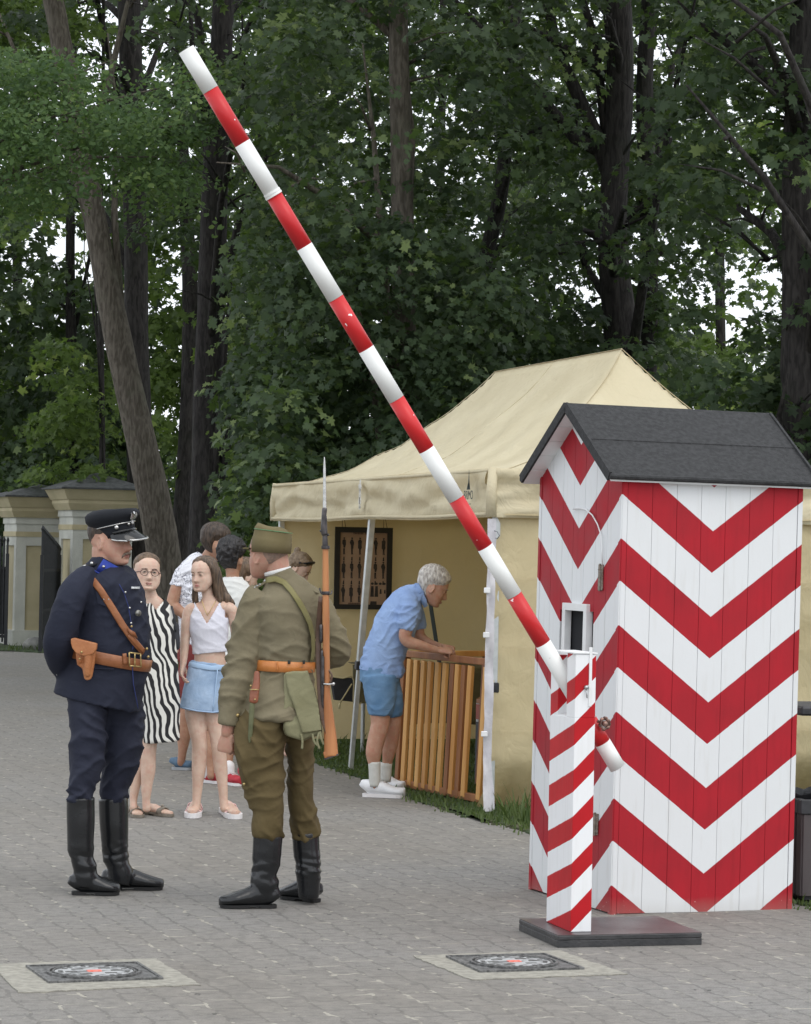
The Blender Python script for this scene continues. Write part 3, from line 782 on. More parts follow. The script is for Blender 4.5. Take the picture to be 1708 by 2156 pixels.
# white zip band on the edge of the near side wall
ZIP = mat('white_zip_band', (.60, .59, .61), .7, (.50, .49, .52), 9, bump=.3, bscale=40)
def band(u, v):
    z = .02 + (ZV - .03) * v
    x = -.015 + .004 * fold(z * 3, 0, 40)
    k = 1 + 1.2 * max(0, .35 - z)
    return tp(-.055 - .02 * fold(u * 2, z * 4, 31) - .10 * max(0, .3 - z), -.050 + u * .056 * k + x * .3, z)
sheet('zip_band', band, 5, 60, ZIP)
for z_ in (.50, 1.12, 1.40): b = MB(); b.box(-.02, .02, -.012, .006, z_ - .012, z_ + .022, M=Matrix.Translation(tp(-.07, -.055, 0)), bev=.003); b.build('clip', WHITE, TENT, origin=TB)
b = MB(); b.tube([tp(-.08, -.02, 1.78), tp(-.085, .0, 1.775), tp(-.085, .015, 1.75), tp(-.085, .0, 1.73), tp(-.08, -.01, 1.735)], [.004] * 5, 6); b.build('hook', mat('steel_hook', (.3, .31, .33), .35, metal=.9), TENT, True, origin=TB)
# legs
def leg(a, b_, lean=(0, 0)):
    m = MB(); top = tp(a, b_, ZE - .02); bot = tp(a, b_, 0) + Vector((lean[0], lean[1], 0))
    mid_ = bot.lerp(top, .37)
    m.bar(mid_, top, .045, .045, up=tuple(tb), bev=.004); m.bar(bot, mid_.lerp(top, .02), .034, .034, up=tuple(tb), bev=.003)
    m.bar(bot + Vector((0, 0, -.004)), bot + Vector((0, 0, .01)), .08, .08, up=tuple(tb))
    o = m.build('leg', ALU, TENT, origin=TB)
    c = MB(); c.bar(mid_ - (top - bot).normalized() * .035, mid_ + (top - bot).normalized() * .03, .062, .062, up=tuple(tb), bev=.006)
    c.bar(mid_ + ta * .03, mid_ - ta * .045 + Vector((0, 0, -.0)), .03, .03)
    c.build('leg_clamp', BLKP, o, origin=TB)
    return o
mb_ = G(738, 1627); mt_ = tp(TL / 2, .03, 0)
leg(TL / 2, .03, (mb_.x - mt_.x, mb_.y - mt_.y)); leg(.03, .03); leg(TL - .03, .03); leg(.03, TWd - .06); leg(TL / 2, TWd - .06); leg(TL - .03, TWd - .06)
# scissor truss bars under the eave
for (b0,) in ((.03,), (TWd - .06,)):
    b = MB()
    for k in range(4):
        a0 = .03 + (TL - .06) * k / 4; a1 = .03 + (TL - .06) * (k + 1) / 4
        b.bar(tp(a0, b0 + .02, ZE - .06), tp(a1, b0 + .02, ZE - .26), .014, .028); b.bar(tp(a0, b0 + .035, ZE - .26), tp(a1, b0 + .035, ZE - .06), .014, .028)
    b.build('truss', ALU, TENT, origin=TB)
# printing on the valance
PRINT = mat('printed_logo', (.035, .05, .045), .7)
def text_mesh(body, size, M, m, name, parent, origin, extr=.0006):
    cu = bpy.data.curves.new(name, 'FONT'); cu.body = body; cu.size = size; cu.extrude = extr; cu.align_x = 'CENTER'; cu.resolution_u = 3
    t = bpy.data.objects.new(name, cu); COL.objects.link(t)
    dg = bpy.context.evaluated_depsgraph_get(); me = bpy.data.meshes.new_from_object(t.evaluated_get(dg))
    bpy.data.objects.remove(t); bpy.data.curves.remove(cu)
    me.transform(Matrix.Translation(-Vector(origin)) @ M); me.materials.clear(); me.materials.append(m)
    o = bpy.data.objects.new(name, me); COL.objects.link(o); o.parent = parent
    return o
def frame_m(pos, xdir, zdir):
    x = Vector(xdir).normalized(); y = Vector(zdir).normalized(); z = x.cross(y)
    M = Matrix((x, y, z)).transposed().to_4x4(); M.translation = pos; return M
lp = tp(.30, -.075, ZV + .115)
text_mesh('BRIMO', .066, frame_m(lp, -ta, (0, 0, 1)) @ Matrix.Scale(1.25, 4, (0, 1, 0)), PRINT, 'logo_text', TENT, TB)
b = MB()   # the pointed flame over the word
for s_, w_ in ((0, .030), ):
    q = [(-.035, .062), (-.012, .07), (-.006, .10), (0.004, .155), (.006, .19), (.014, .155), (.022, .10), (.026, .07), (.04, .062), (.026, .088), (.016, .12), (.01, .09), (0, .075), (-.012, .10), (-.02, .085)]
    b.prism([lp - ta * x + Vector((0, 0, z)) for x, z in q], -tb * .001)
b.bar(lp + ta * .06 + Vector((0, 0, -.03)), lp - ta * .06 + Vector((0, 0, -.03)), .001, .004); b.bar(lp + ta * .03 + Vector((0, 0, -.05)), lp - ta * .04 + Vector((0, 0, -.05)), .001, .004)
b.build('logo_mark', PRINT, TENT, origin=TB)
FADE = mat('faded_white_print', (.70, .69, .66), .8, (.52, .48, .36), 60, lo=.45, hi=.6)
b = MB(); ep = tp(TL / 2 + .02, -.078, ZV + .06)
for (x0, z0, x1, z1, w_) in ((0, .02, 0, .20, .05), (0, .14, -.04, .19, .02), (0, .14, .045, .185, .02), (-.02, .02, .03, .03, .02), (0, .1, .035, .12, .015), (.0, .2, .01, .23, .03), (-.03, .06, -.02, .13, .012), (.035, .05, .035, .10, .012)):
    b.bar(ep - ta * x0 + Vector((0, 0, z0)), ep - ta * x1 + Vector((0, 0, z1)), w_, .001, up=tuple(tb))
b.build('emblem_print', FADE, TENT, origin=TB)
b = MB(); b.bar(ep - tb * .002 + Vector((0, 0, .05)), ep - tb * .002 + Vector((0, 0, .10)), .016, .001, up=tuple(tb)); b.build('emblem_core', mat('grey_print', (.16, .15, .13), .8), TENT, origin=TB)

# ---- wall poster with figures
def onend(vx, vy, off=.06):
    p = hit(vx, vy, tp(TL - .03 - off, 0, 0), ta); return p
pq = [onend(704.7, 1108.3), onend(825.7, 1110.9), onend(823, 1282.5), onend(702, 1282.1)]
pc0 = pq[3]
px = (pq[2] - pq[3]); PWd = px.length; px = Vector((px.x, px.y, 0)).normalized(); PHt = ((pq[0] - pq[3]).z + (pq[1] - pq[2]).z) / 2
print('poster', PWd, PHt)
pn = px.cross(Vector((0, 0, 1)))
if pn.dot(ta) > 0: pn = -pn     # towards the open side
POS = empty('framed_poster', pc0, 0, 'black framed chart of dark uniformed figures hanging on the tent wall', 'poster')
def pp(x, z, o=0): return pc0 + px * x + Vector((0, 0, z)) + pn * o
b = MB(); fw = .045
for (x0, x1, z0, z1) in ((0, fw, 0, PHt), (PWd - fw, PWd, 0, PHt), (fw, PWd - fw, 0, fw * .9), (fw, PWd - fw, PHt - fw, PHt)):
    b.prism([pp(x0, z0), pp(x1, z0), pp(x1, z1), pp(x0, z1)], pn * .02)
b.build('frame', mat('black_poster_frame', (.012, .012, .011), .6), POS, origin=pc0)
b = MB(); b.prism([pp(fw, fw * .9), pp(PWd - fw, fw * .9), pp(PWd - fw, PHt - fw), pp(fw, PHt - fw)], pn * .006)
b.build('sheet', mat('tan_paper', (.33, .22, .15), .9, (.40, .28, .19), 5), POS, origin=pc0)
INK = mat('dark_print', (.030, .026, .024), .9, (.055, .045, .038), 30); INKL = mat('faded_print', (.12, .075, .05), .9)
b = MB()
def fig(x, z, h, kind=0):
    # small standing figure : hat, head, coat, legs
    k = h
    body_ = [(-.03, .40), (-.05, .56), (-.105, .62), (-.10, .84), (-.03, .90), (.03, .90), (.10, .84), (.115, .60), (.06, .40)]
    if kind == 1: body_ = [(-.05, .32), (-.12, .40), (-.11, .66), (-.12, .82), (-.03, .90), (.04, .90), (.12, .80), (.10, .60), (.12, .42), (.06, .30)]
    if kind == 2: body_ = [(-.06, .34), (-.07, .55), (-.14, .72), (-.09, .86), (-.02, .90), (.05, .89), (.13, .70), (.09, .50), (.08, .34)]
    b.prism([pp(x + a * k, z + c_ * k, .007) for a, c_ in body_], pn * .001)
    b.prism([pp(x + a * k, z + c_ * k, .007) for a, c_ in [(-.05, .36), (-.045, 0), (-.0, 0), (.005, .3), (.02, 0.02), (.09, .0), (.06, .1), (.055, .38)]], pn * .0008)
    b.prism([pp(x + .045 * k * math.cos(t * .785), z + (.955 + .055 * math.sin(t * .785)) * k, .007) for t in range(8)], pn * .0012)
    b.prism([pp(x + a * k, z + c_ * k, .0085) for a, c_ in [(-.06, .97), (.07, .96), (.05, 1.01), (-.04, 1.02)]], pn * .0006)
iw = PWd - 2 * fw
for r_, z_ in ((0, .665), (1, .375), (2, .085)):
    for c_ in range(6):
        if r_ == 2 and c_ > 3: continue
        fig(fw + iw * (.085 + .168 * c_), PHt * z_, PHt * .205, (r_ + c_ * 2) % 3)
    if r_ < 2:
        for c_ in range(6): b.prism([pp(fw + iw * (.085 + .168 * c_) + a, PHt * (z_ - .055) + c2, .007) for a, c2 in ((-.006, -.012), (.008, -.014), (.006, .02), (-.003, .018))], pn * .0008)
for k in range(4): b.prism([pp(fw + iw * (.70 + .085 * k) + .014 * math.cos(t), PHt * .315 + .011 * math.sin(t), .007) for t in [q_ * .9 for q_ in range(7)]], pn * .0008)
for k, (ww, hh) in enumerate(((.016, .045), (.016, .045), (.009, .02), (.007, .016))): b.prism([pp(fw + iw * (.70 + .09 * k) + x_, PHt * .22 + z_, .007) for x_, z_ in ((-ww, -hh), (ww, -hh), (ww * .7, hh), (-ww * .6, hh))], pn * .0008)
b.prism([pp(fw + iw * x_, PHt * z_, .007) for x_, z_ in ((.66, .055), (.80, .055), (.80, .10), (.67, .10))], pn * .0008)
b.build('printed_figures', INK, POS, origin=pc0)
b = MB()
for k in range(15):       # the headline, too small to read
    if k == 7: continue
    x_ = fw + iw * (.28 + .031 * k); b.prism([pp(x_ + dx_, PHt * .925 + dz_, .007) for dx_, dz_ in ((0, -.008), (.009, -.008), (.008, .009), (.001, .009 - .004 * (k % 2)))], pn * .0008)
for k in range(7): x_ = fw + iw * (.2 + .035 * k); b.prism([pp(x_ + dx_, PHt * .07 + dz_, .007) for dx_, dz_ in ((0, -.006), (.012, -.006), (.012, .006), (0, .006))], pn * .0008)
b.build('printed_lines', INKL, POS, origin=pc0)
for x_ in (.12, .84): b = MB(); b.tube([pp(PWd * x_, PHt, .01), pp(PWd * x_ + .01, PHt + .14, -.02), pp(PWd * x_ + .03, PHt, .01)], [.003] * 3, 5); b.build('hanging_cord', INKL, POS, origin=pc0)

# ---- slatted wooden pen
WOODA = mat('honey_wood', (.50, .23, .060), .5, (.66, .37, .12), 9, bump=.2, bscale=40, stretch=(1, 1, .12))
WOODB = mat('reddish_wood', (.20, .075, .028), .5, (.30, .125, .045), 9, bump=.2, bscale=40, stretch=(1, 1, .12))
F0 = G(838, 1660); F1 = G(1034, 1702)
fd = (F1 - F0); FL = fd.length; fd.normalize(); fn = Vector((-fd.y, fd.x, 0))
if fn.x < 0: fn = -fn
zt_f = .935
shift = .085
PEN = empty('slatted_pen', F0, 0, 'honey coloured wooden slatted pen standing at the tent opening', 'wooden pen')
def fp(t, z, o=0): return F0 + fd * (t + shift * z / zt_f) + fn * o + Vector((0, 0, z))
def slat(t, o, w_, m, z0=.04, z1=.90, wid=.024):
    b = MB(); b.bar(fp(t, z0, o), fp(t, z1, o), wid, w_, up=tuple(fd), bev=.003)
    return b.build('slat', m, PEN, origin=F0)
b = MB(); b.bar(fp(-.05, zt_f), fp(FL, zt_f), .04, .045, bev=.004); b.build('top_rail', WOODB, PEN, origin=F0)
b = MB(); b.bar(fp(-.02, .045), fp(FL, .045), .04, .05, bev=.004); b.build('bottom_rail', WOODB, PEN, origin=F0)
b = MB(); b.bar(fp(0, zt_f, .62), fp(FL, zt_f, .62), .04, .045, bev=.004); b.build('top_rail', WOODA, PEN, origin=F0)
b = MB(); b.bar(fp(0, .045, .62), fp(FL, .045, .62), .04, .05, bev=.004); b.build('bottom_rail', WOODB, PEN, origin=F0)
for t in (0.0, FL - .02):
    b = MB(); b.bar(fp(t, zt_f + .0, .02), fp(t, zt_f, .60), .04, .04, bev=.003); b.build('end_rail', WOODA, PEN, origin=F0)
for oo in (0, .62): b = MB(); b.bar(fp(.012, .0, oo), fp(.012, zt_f - .022, oo), .05, .055, up=tuple(fd), bev=.003); b.build('corner_post', WOODB, PEN, origin=F0)
ts = [.11, .225, .345, .46, .58, .70, .82, .90, 1.00, 1.10, 1.335]
for i, t in enumerate(ts):
    tt = t * FL / 1.5
    slat(tt, -.012, .058, WOODA if i not in (6, 8) else WOODB)
for i in range(11):
    if i in (8,): continue
    slat((.15 + .118 * i) * FL / 1.5, .62, .05, WOODB if i % 2 else WOODA)
for z_ in (.30, .62): 
    pass
# ---- tables inside the tent
OLIVE = mat('olive_blanket', (.085, .075, .035), .9, (.125, .108, .055), 10, bump=.5, bscale=120)
TANE = mat('tan_piping', (.42, .36, .20), .8); BLKB = mat('black_bag_leather', (.012, .014, .018), .5, (.022, .024, .03), 12, bump=.2)
def table(name, label, q, zt, topm, legm, drop=None, dropm=None, cat='table'):
    """q : four ground points"""
    q = [Vector((p.x, p.y, 0)) for p in q]; c0 = sum(q, Vector()) / 4
    t = empty(name, c0, 0, label, cat)
    b = MB(); b.prism([p + Vector((0, 0, zt - .03)) for p in q], (0, 0, .03)); b.build('tabletop', topm, t, origin=c0)
    for p in q:
        b = MB(); pi_ = p.lerp(c0, .08); b.tube([pi_, pi_ + Vector((0, 0, zt - .03))], [.016, .018], 8); b.build('leg', legm, t, origin=c0)
    return t, q, c0
dT = 21.2
a0 = TL - 1.75
q = [tp(a0, .45, 0), tp(a0 - .0, 1.55, 0), tp(a0 + .75, 1.55, 0), tp(a0 + .75, .45, 0)]
t1, tq, tc0 = table('display_table', 'folding table under an olive blanket inside the tent', q, .72, BLKB, ALU)
def drap(u, v):
    x = .40 + 1.20 * u; zz = v
    L_ = .62
    s = zz * 1.35
    if s < .45: z = .727 - (.45 - s); a_ = a0 - .035 - .018 * (.45 - s) / .45 - .01 * math.sin(x * 14)
    else: z = .727 + .008 * fold(x * 4, s * 4, 3); a_ = a0 - .035 + (s - .45)
    z = z - .02 * (math.sin(x * 5) if s < .02 else 0)
    return tp(a_, x, z + .004)
CLb = sheet('blanket', drap, 40, 30, OLIVE, parent=None, origin=tc0); CLb.location = tc0
tag(CLb, 'olive green blanket draped over the display table in the tent', 'blanket')
m_ = CLb.modifiers.new('t', 'SOLIDIFY'); m_.thickness = .006
# map case hanging in front of the blanket
def ona(vx, vy, a): return hit(vx, vy, tp(a, 0, 0), ta)
ca = a0 - .14
qb = [ona(698, 1425, ca), ona(744, 1428, ca), ona(744, 1478, ca), ona(706, 1474, ca)]
cb = ona(722, 1478, ca); cb0 = Vector((cb.x, cb.y, cb.z))
CASE = empty('map_case', cb0, 0, 'black leather case with pale piped edge hanging before the olive blanket', 'case')
b = MB(); b.prism(qb[::-1], ta * .06); b.build('case_body', BLKB, CASE, origin=cb0)
b = MB(); 
pl_ = [ona(692, 1424, ca - .02), ona(722, 1428, ca - .02), ona(740, 1424, ca - .02), ona(745, 1432, ca - .02), ona(744, 1474, ca - .02), ona(746, 1481, ca - .02), ona(762, 1480, ca - .02)]
b.tube(pl_, [.006] * len(pl_), 6); b.tube([ona(741, 1440, ca - .02), ona(716, 1480, ca - .02)], [.006, .006], 6); b.tube([ona(716, 1480, ca - .02), ona(714, 1492, ca - .02)], [.009, .009], 6)
b.build('strap', TANE, CASE, True, origin=cb0)
flap = [ona(744, 1400, ca + .01), ona(775, 1400, ca + .01), ona(775, 1481, ca + .01), ona(745, 1481, ca + .01)]
b = MB(); b.prism(flap[::-1], ta * .02); b.build('flap', OLIVE, CASE, origin=cb0)
# table with black cloth and red board behind the pen (right)
q = [G(1000, 1650), G(1100, 1672), G(1130, 1640), G(1030, 1620)]
t2, tq2, tc2 = table('trade_table', 'dark cloth covered table with a reddish board behind the pen', q, .60, WOODB, ALU)
b = MB(); b.prism([p + Vector((0, 0, .02)) for p in [tq2[0].lerp(tc2, -.01), tq2[1].lerp(tc2, -.01)]] + [p + Vector((0, 0, .44)) for p in [tq2[1], tq2[0]]], (tq2[0] - tq2[3]).normalized() * .02); b.build('dark_cloth', BLKB, t2, origin=tc2)
b = MB(); b.prism([p + Vector((0, 0, .46)) + (tq2[0] - tq2[3]).normalized() * .01 for p in [tq2[0], tq2[1]]] + [p + Vector((0, 0, .565)) + (tq2[0] - tq2[3]).normalized() * .01 for p in [tq2[1], tq2[0]]], (tq2[0] - tq2[3]).normalized() * .02); b.build('red_board', mat('red_board', (.22, .05, .035), .6, (.30, .075, .05), 12), t2, origin=tc2)
METW = mat('pale_metal_clutter', (.42, .42, .40), .4, metal=.5)
for k, (vx, vy, kd_) in enumerate(((1012, 1455, 0), (1024, 1462, 1), (1006, 1435, 1), (1020, 1430, 0))):
    base_ = tq2[0].lerp(tq2[1], .15 + .22 * k) + (tq2[3] - tq2[0]) * .25 + Vector((0, 0, .602))
    b = MB()
    if kd_ == 0:
        b.tube([base_, base_ + Vector((0, 0, .05)), base_ + Vector((0, 0, .07)), base_ + Vector((0, 0, .15)), base_ + Vector((0, 0, .17))], [.03, .035, .02, .02, .03], 12)
    else:
        b.tube([base_, base_ + Vector((0, 0, .02)), base_ + Vector((0, 0, .16)), base_ + Vector((0, 0, .2))], [.045, .05, .05, .02], 12)
    tag(b.build('metal_cup' if kd_ else 'candlestick', METW if kd_ == 0 else BLKB, None, True, origin=base_), ['pale metal stand nearest the pen rail on the trade table', 'black flask second from the pen rail on the trade table', 'black flask third along the trade table behind the pen', 'pale metal stand farthest along the trade table'][k], 'flask' if kd_ else 'stand').location = base_
# dark post seen behind the leaning man
pb = G(918, 1640); pb.z = 0
pa_, pb_ = P(922, 1372, 20.4), P(905, 1262, 20.4)
gdir = (pa_ - pb_).normalized(); foot_ = pa_ + gdir * ((pa_.z) / -gdir.z)
b = MB(); b.bar(foot_, pb_, .055, .03, bev=.004); b.bar(pb_ + Vector((-.0, 0, -.02)), pb_ + Vector((-.09, 0, .05)), .04, .03)
b.bar(foot_ + Vector((-.18, 0, .012)), foot_ + Vector((.18, 0, .012)), .04, .024); b.bar(foot_ + Vector((0, -.18, .014)), foot_ + Vector((0, .18, .014)), .04, .02)
o = b.build('display_stand', mat('dark_green_metal', (.022, .035, .032), .5), None, origin=foot_); o.location = foot_
tag(o, 'dark leaning metal display stand behind the man in the blue shirt', 'stand')

# ================================================================== BIN
BIN0 = G(1740, 1893); BP = R(12)
BINR = empty('litter_bin', BIN0, BP, 'black slatted litter bin with a flat lid, behind the sentry box', 'litter bin')
BLKM = mat('black_bin_metal', (.022, .023, .026), .5, (.04, .04, .045), 20)
SLM = mat('dark_wood_slats', (.060, .048, .050), .6, (.09, .075, .075), 9, stretch=(1, 1, .1))
bw = .40
for k in range(5):
    b = MB(); x_ = -bw / 2 + .03 + k * (bw - .06) / 4; b.box(x_ - .032, x_ + .032, -bw / 2 - .01, -bw / 2 + .012, .04, .44, bev=.003); b.build('slat', SLM, BINR)
    b = MB(); b.box(-bw / 2 - .01, -bw / 2 + .012, x_ - .032, x_ + .032, .04, .44, bev=.003); b.build('slat', SLM, BINR)
b = MB(); b.box(-bw / 2 + .015, bw / 2, -bw / 2 + .015, bw / 2, .02, .47); b.build('inner_bucket', BLKM, BINR)
b = MB()
for (x0, x1, y0, y1) in ((-bw / 2 - .02, bw / 2 + .02, -bw / 2 - .02, -bw / 2 + .02), (-bw / 2 - .02, -bw / 2 + .02, -bw / 2 + .021, bw / 2), (-bw / 2, bw / 2, bw / 2, bw / 2 + .03), (bw / 2, bw / 2 + .02, -bw / 2 + .021, bw / 2)):
    b.box(x0, x1, y0, y1, .43, .50, bev=.005)
b.build('rim', BLKM, BINR)
def bagf(u, v):
    a = u * 2 * PI; r_ = .2 + .012 * math.sin(a * 9) + .01 * v
    return Vector((r_ * math.cos(a) * 1.02, r_ * math.sin(a) * 1.02, .46 + .06 * v + .006 * math.sin(a * 13)))
o = sheet('bin_bag', bagf, 72, 3, mat('black_bag_film', (.012, .012, .014), .3), parent=BINR, origin=Vector((0, 0, 0)))
b = MB()
for x_ in (-bw / 2, bw / 2): b.box(x_ - .015, x_ + .015, .02, .05, 0, .90)
b.build('lid_post', BLKM, BINR)
b = MB(); b.box(-bw / 2 - .03, bw / 2 + .03, -bw / 2 - .03, bw / 2 + .03, .90, .945, bev=.01); b.build('lid', BLKM, BINR)

# ================================================================== GATE PILLARS
PLW = mat('pale_plaster', (.45, .455, .41), .85, (.55, .555, .50), 3, bump=.3, bscale=40, detail=7)
PLY = mat('ochre_plaster', (.40, .35, .215), .85, (.48, .42, .27), 2.5, bump=.3, bscale=30, detail=7)
SLATE = mat('slate_cap', (.045, .048, .050), .75, (.085, .09, .09), 14, bump=.5, bscale=30)
def pillar(corner_v, d, w_, zE, zA, label):
    c = P(corner_v[0], corner_v[1], d); c.z = 0
    root = empty('gate_pillar', c, PHI, label, 'pillar', 'plastered gate pillars')
    def ring(o, z0, z1, m, nm, o2=None):
        o2 = o if o2 is None else o2
        b = MB(); vs_ = [(-o, -o, z0), (w_ + o, -o, z0), (w_ + o, w_ + o, z0), (-o, w_ + o, z0), (-o2, -o2, z1), (w_ + o2, -o2, z1), (w_ + o2, w_ + o2, z1), (-o2, w_ + o2, z1)]
        b.add(vs_, [(3, 2, 1, 0), (4, 5, 6, 7), (0, 1, 5, 4), (1, 2, 6, 5), (2, 3, 7, 6), (3, 0, 4, 7)])
        return b.build(nm, m, root)
    # shaft with framed recessed panels
    zs = zE - .42
    b = MB(); b.box(.03, w_ - .03, .03, w_ - .03, 0, zs); b.build('shaft_core', PLY, root)
    b = MB(); st = .16
    for (x0, x1, y0, y1) in ((0, st, 0, .028), (w_ - st, w_, 0, .028), (0, st, w_ - .028, w_), (w_ - st, w_, w_ - .028, w_)): b.box(x0, x1, y0, y1, .25, zs)
    for (y0, y1) in ((.029, st), (w_ - st, w_ - .029)):
        b.box(0, .029, y0, y1, .25, zs); b.box(w_ - .029, w_, y0, y1, .25, zs)
    b.box(st + .001, w_ - st - .001, 0, .028, zs - .34, zs); b.box(0, .028, st + .001, w_ - st - .001, zs - .34, zs)
    b.build('panel_frame', PLW, root)
    ring(.03, 0, .25, PLW, 'plinth')
    ring(.012, zs - .20, zs - .12, PLY, 'string_band'); ring(.02, zs + .001, zs + .10, PLW, 'frieze')
    ring(.05, zs + .101, zs + .20, PLY, 'lower_cornice', .10); ring(.10, zs + .201, zs + .26, PLY, 'cornice_fillet'); ring(.12, zs + .261, zE - .001, PLY, 'upper_cornice', .20)
    b = MB(); o = .24
    vs_ = [(-o, -o, zE), (w_ + o, -o, zE), (w_ + o, w_ + o, zE), (-o, w_ + o, zE), (-o, -o, zE + .025), (w_ + o, -o, zE + .025), (w_ + o, w_ + o, zE + .025), (-o, w_ + o, zE + .025), (w_ / 2, w_ / 2, zA)]
    b.add(vs_, [(3, 2, 1, 0), (0, 1, 5, 4), (1, 2, 6, 5), (2, 3, 7, 6), (3, 0, 4, 7), (4, 5, 8), (5, 6, 8), (6, 7, 8), (7, 4, 8)]); b.build('cap_roof', SLATE, root)
    return root
pillar((151.6, 1200), 42.0, .93, 2.46, 2.73, 'nearer plastered gate pillar with slate cap, behind the officer')
pillar((33, 1200), 43.2, .93, 2.34, 2.56, 'farther plastered gate pillar with slate cap at the left picture edge')
GM = mat('black_gate_iron', (.012, .014, .016), .5, (.02, .022, .025), 20)
def gate(p0, p1, z0, z1, n, label):
    p0 = Vector((p0.x, p0.y, 0)); p1 = Vector((p1.x, p1.y, 0)); root = empty('iron_gate', p0, 0, label, 'gate', 'open leaves of the iron gate')
    d = p1 - p0
    b = MB()
    for i in range(n):
        t = i / (n - 1); p = p0 + d * t; zt = z0 + (z1 - z0) * t
        b.tube([p + Vector((0, 0, .06)), p + Vector((0, 0, zt - .10)), p + Vector((0, 0, zt - .06)), p + Vector((0, 0, zt))], [.016, .016, .026, .002], 6)
    b.build('bars', GM, root, origin=p0)
    b = MB()
    for z in (.15, .62, 1.22): b.bar(p0 + Vector((0, 0, z)), p1 + Vector((0, 0, z)), .02, .045)
    for p in (p0, p1): b.bar(p + Vector((0, 0, .01)), p + Vector((0, 0, 1.45)), .05, .05)
    b.build('rails', GM, root, origin=p0)
    b = MB(); b.prism([p0 + Vector((0, 0, .18)), p1 + Vector((0, 0, .18)), p1 + Vector((0, 0, 1.2)), p0 + Vector((0, 0, 1.2))], (0, .006, 0)); b.build('sheet_infill', GM, root, origin=p0)
    return root
gate(P(123, 1300, 42.3), P(86, 1300, 41.0), 1.60, 1.90, 18, 'open black iron gate leaf between the two gate pillars')
gate(P(13, 1300, 43.3), P(-160, 1300, 43.0), 1.72, 1.85, 24, 'black iron gate leaf at the left picture edge')
# plastered boundary wall running on past the pillars
def gwall(p0, p1, h, label):
    d = p1 - p0; p0 = Vector((p0.x, p0.y, 0)); p1 = Vector((p1.x, p1.y, 0))
    r = empty('boundary_wall', p0, 0, label, 'wall')
    b = MB(); b.bar(p0 + Vector((0, 0, h / 2)), p1 + Vector((0, 0, h / 2)), .3, h); b.build('wall_face', PLY, r, origin=p0)
    b = MB(); b.bar(p0 + Vector((0, 0, h + .042)), p1 + Vector((0, 0, h + .042)), .42, .08); b.build('coping', SLATE, r, origin=p0)
st_ = empty('kerb_stone', P(72, 1366, 41.8), 0, 'rough grey guard stone at the foot of the gate pillar', 'stone')
b = MB(); b.ball((0, 0, .05), (.2, .16, .13), 10); o = fuse(b, 'stone_block', mat('grey_stone', (.16, .16, .15), .9, (.26, .26, .24), 8, bump=.5), st_, voxel=.03, smooth=1, wr=lambda c, n: vnoise(c, 14, 2) * .02)
# ================================================================== TREES
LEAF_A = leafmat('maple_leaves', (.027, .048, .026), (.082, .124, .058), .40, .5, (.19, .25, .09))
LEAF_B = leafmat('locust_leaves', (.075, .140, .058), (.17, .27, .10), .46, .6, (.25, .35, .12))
LEAF_C = leafmat('light_backlit_leaves', (.07, .115, .030), (.15, .22, .055), .5, .6, (.26, .33, .08))  # light green leaf; its brightness also stands in for backlit foliage
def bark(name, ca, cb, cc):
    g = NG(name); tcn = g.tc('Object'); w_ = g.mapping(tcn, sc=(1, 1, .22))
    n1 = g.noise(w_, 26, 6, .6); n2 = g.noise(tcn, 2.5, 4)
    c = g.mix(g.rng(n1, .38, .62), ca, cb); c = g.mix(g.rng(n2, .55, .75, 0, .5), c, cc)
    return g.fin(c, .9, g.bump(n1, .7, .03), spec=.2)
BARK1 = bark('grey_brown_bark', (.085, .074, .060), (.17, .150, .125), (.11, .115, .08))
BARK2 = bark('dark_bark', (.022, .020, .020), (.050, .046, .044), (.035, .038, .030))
def leaf_shape(kind):
    if kind == 'maple':
        pol = [(0, 1), (17, .56), (42, .86), (58, .48), (92, .74), (118, .42), (148, .50), (172, .16)]
        pts_ = [(math.cos(R(a)) * r, math.sin(R(a)) * r) for a, r in pol]
        return np.array(pts_ + [(x, -y) for x, y in pts_[::-1]][:-1])
    if kind == 'star':
        pol = [(0, 1), (22, .5), (50, .85), (75, .45), (110, .7), (150, .3)]
        pts_ = [(math.cos(R(a)) * r, math.sin(R(a)) * r) for a, r in pol]
        return np.array(pts_ + [(x, -y) for x, y in pts_[::-1]][:-1])
    return np.array([(0, 0), (.35, .30), (.75, .24), (1, 0), (.75, -.24), (.35, -.30)])
GAPS = [(1515, 590, 125, 80, .66), (1500, 640, 60, 40, .5), (1605, 415, 30, 46, .6), (1598, 200, 32, 44, .55), (1405, 74, 32, 16, .7), (1336, 165, 12, 52, .7), (1212, 605, 55, 46, .66), (974, 250, 46, 50, .62),
        (133, 484, 36, 44, .75), (8, 545, 20, 30, .85), (350, 580, 34, 38, .45), (503, 520, 26, 130, .6), (860, 300, 20, 30, .4), (720, 240, 20, 20, .4), (1030, 330, 16, 20, .5), (1262, 40, 25, 40, .5), (1440, 900, 60, 60, .5), (1600, 700, 60, 60, .6)]
def gapped(vx, vy, r, rg):
    for (cx, cy, rx, ry, p_) in GAPS:
        if ((vx - cx) / (rx + r * .38)) ** 2 + ((vy - cy) / (ry + r * .32)) ** 2 < 1 and rg.random() < p_: return True
    return False
def proj(p):
    q = CR.transposed() @ (Vector(p) - Vector((0, 0, EYE)))
    return CXP + q.x / -q.z * FOC, CYP - q.y / -q.z * FOC
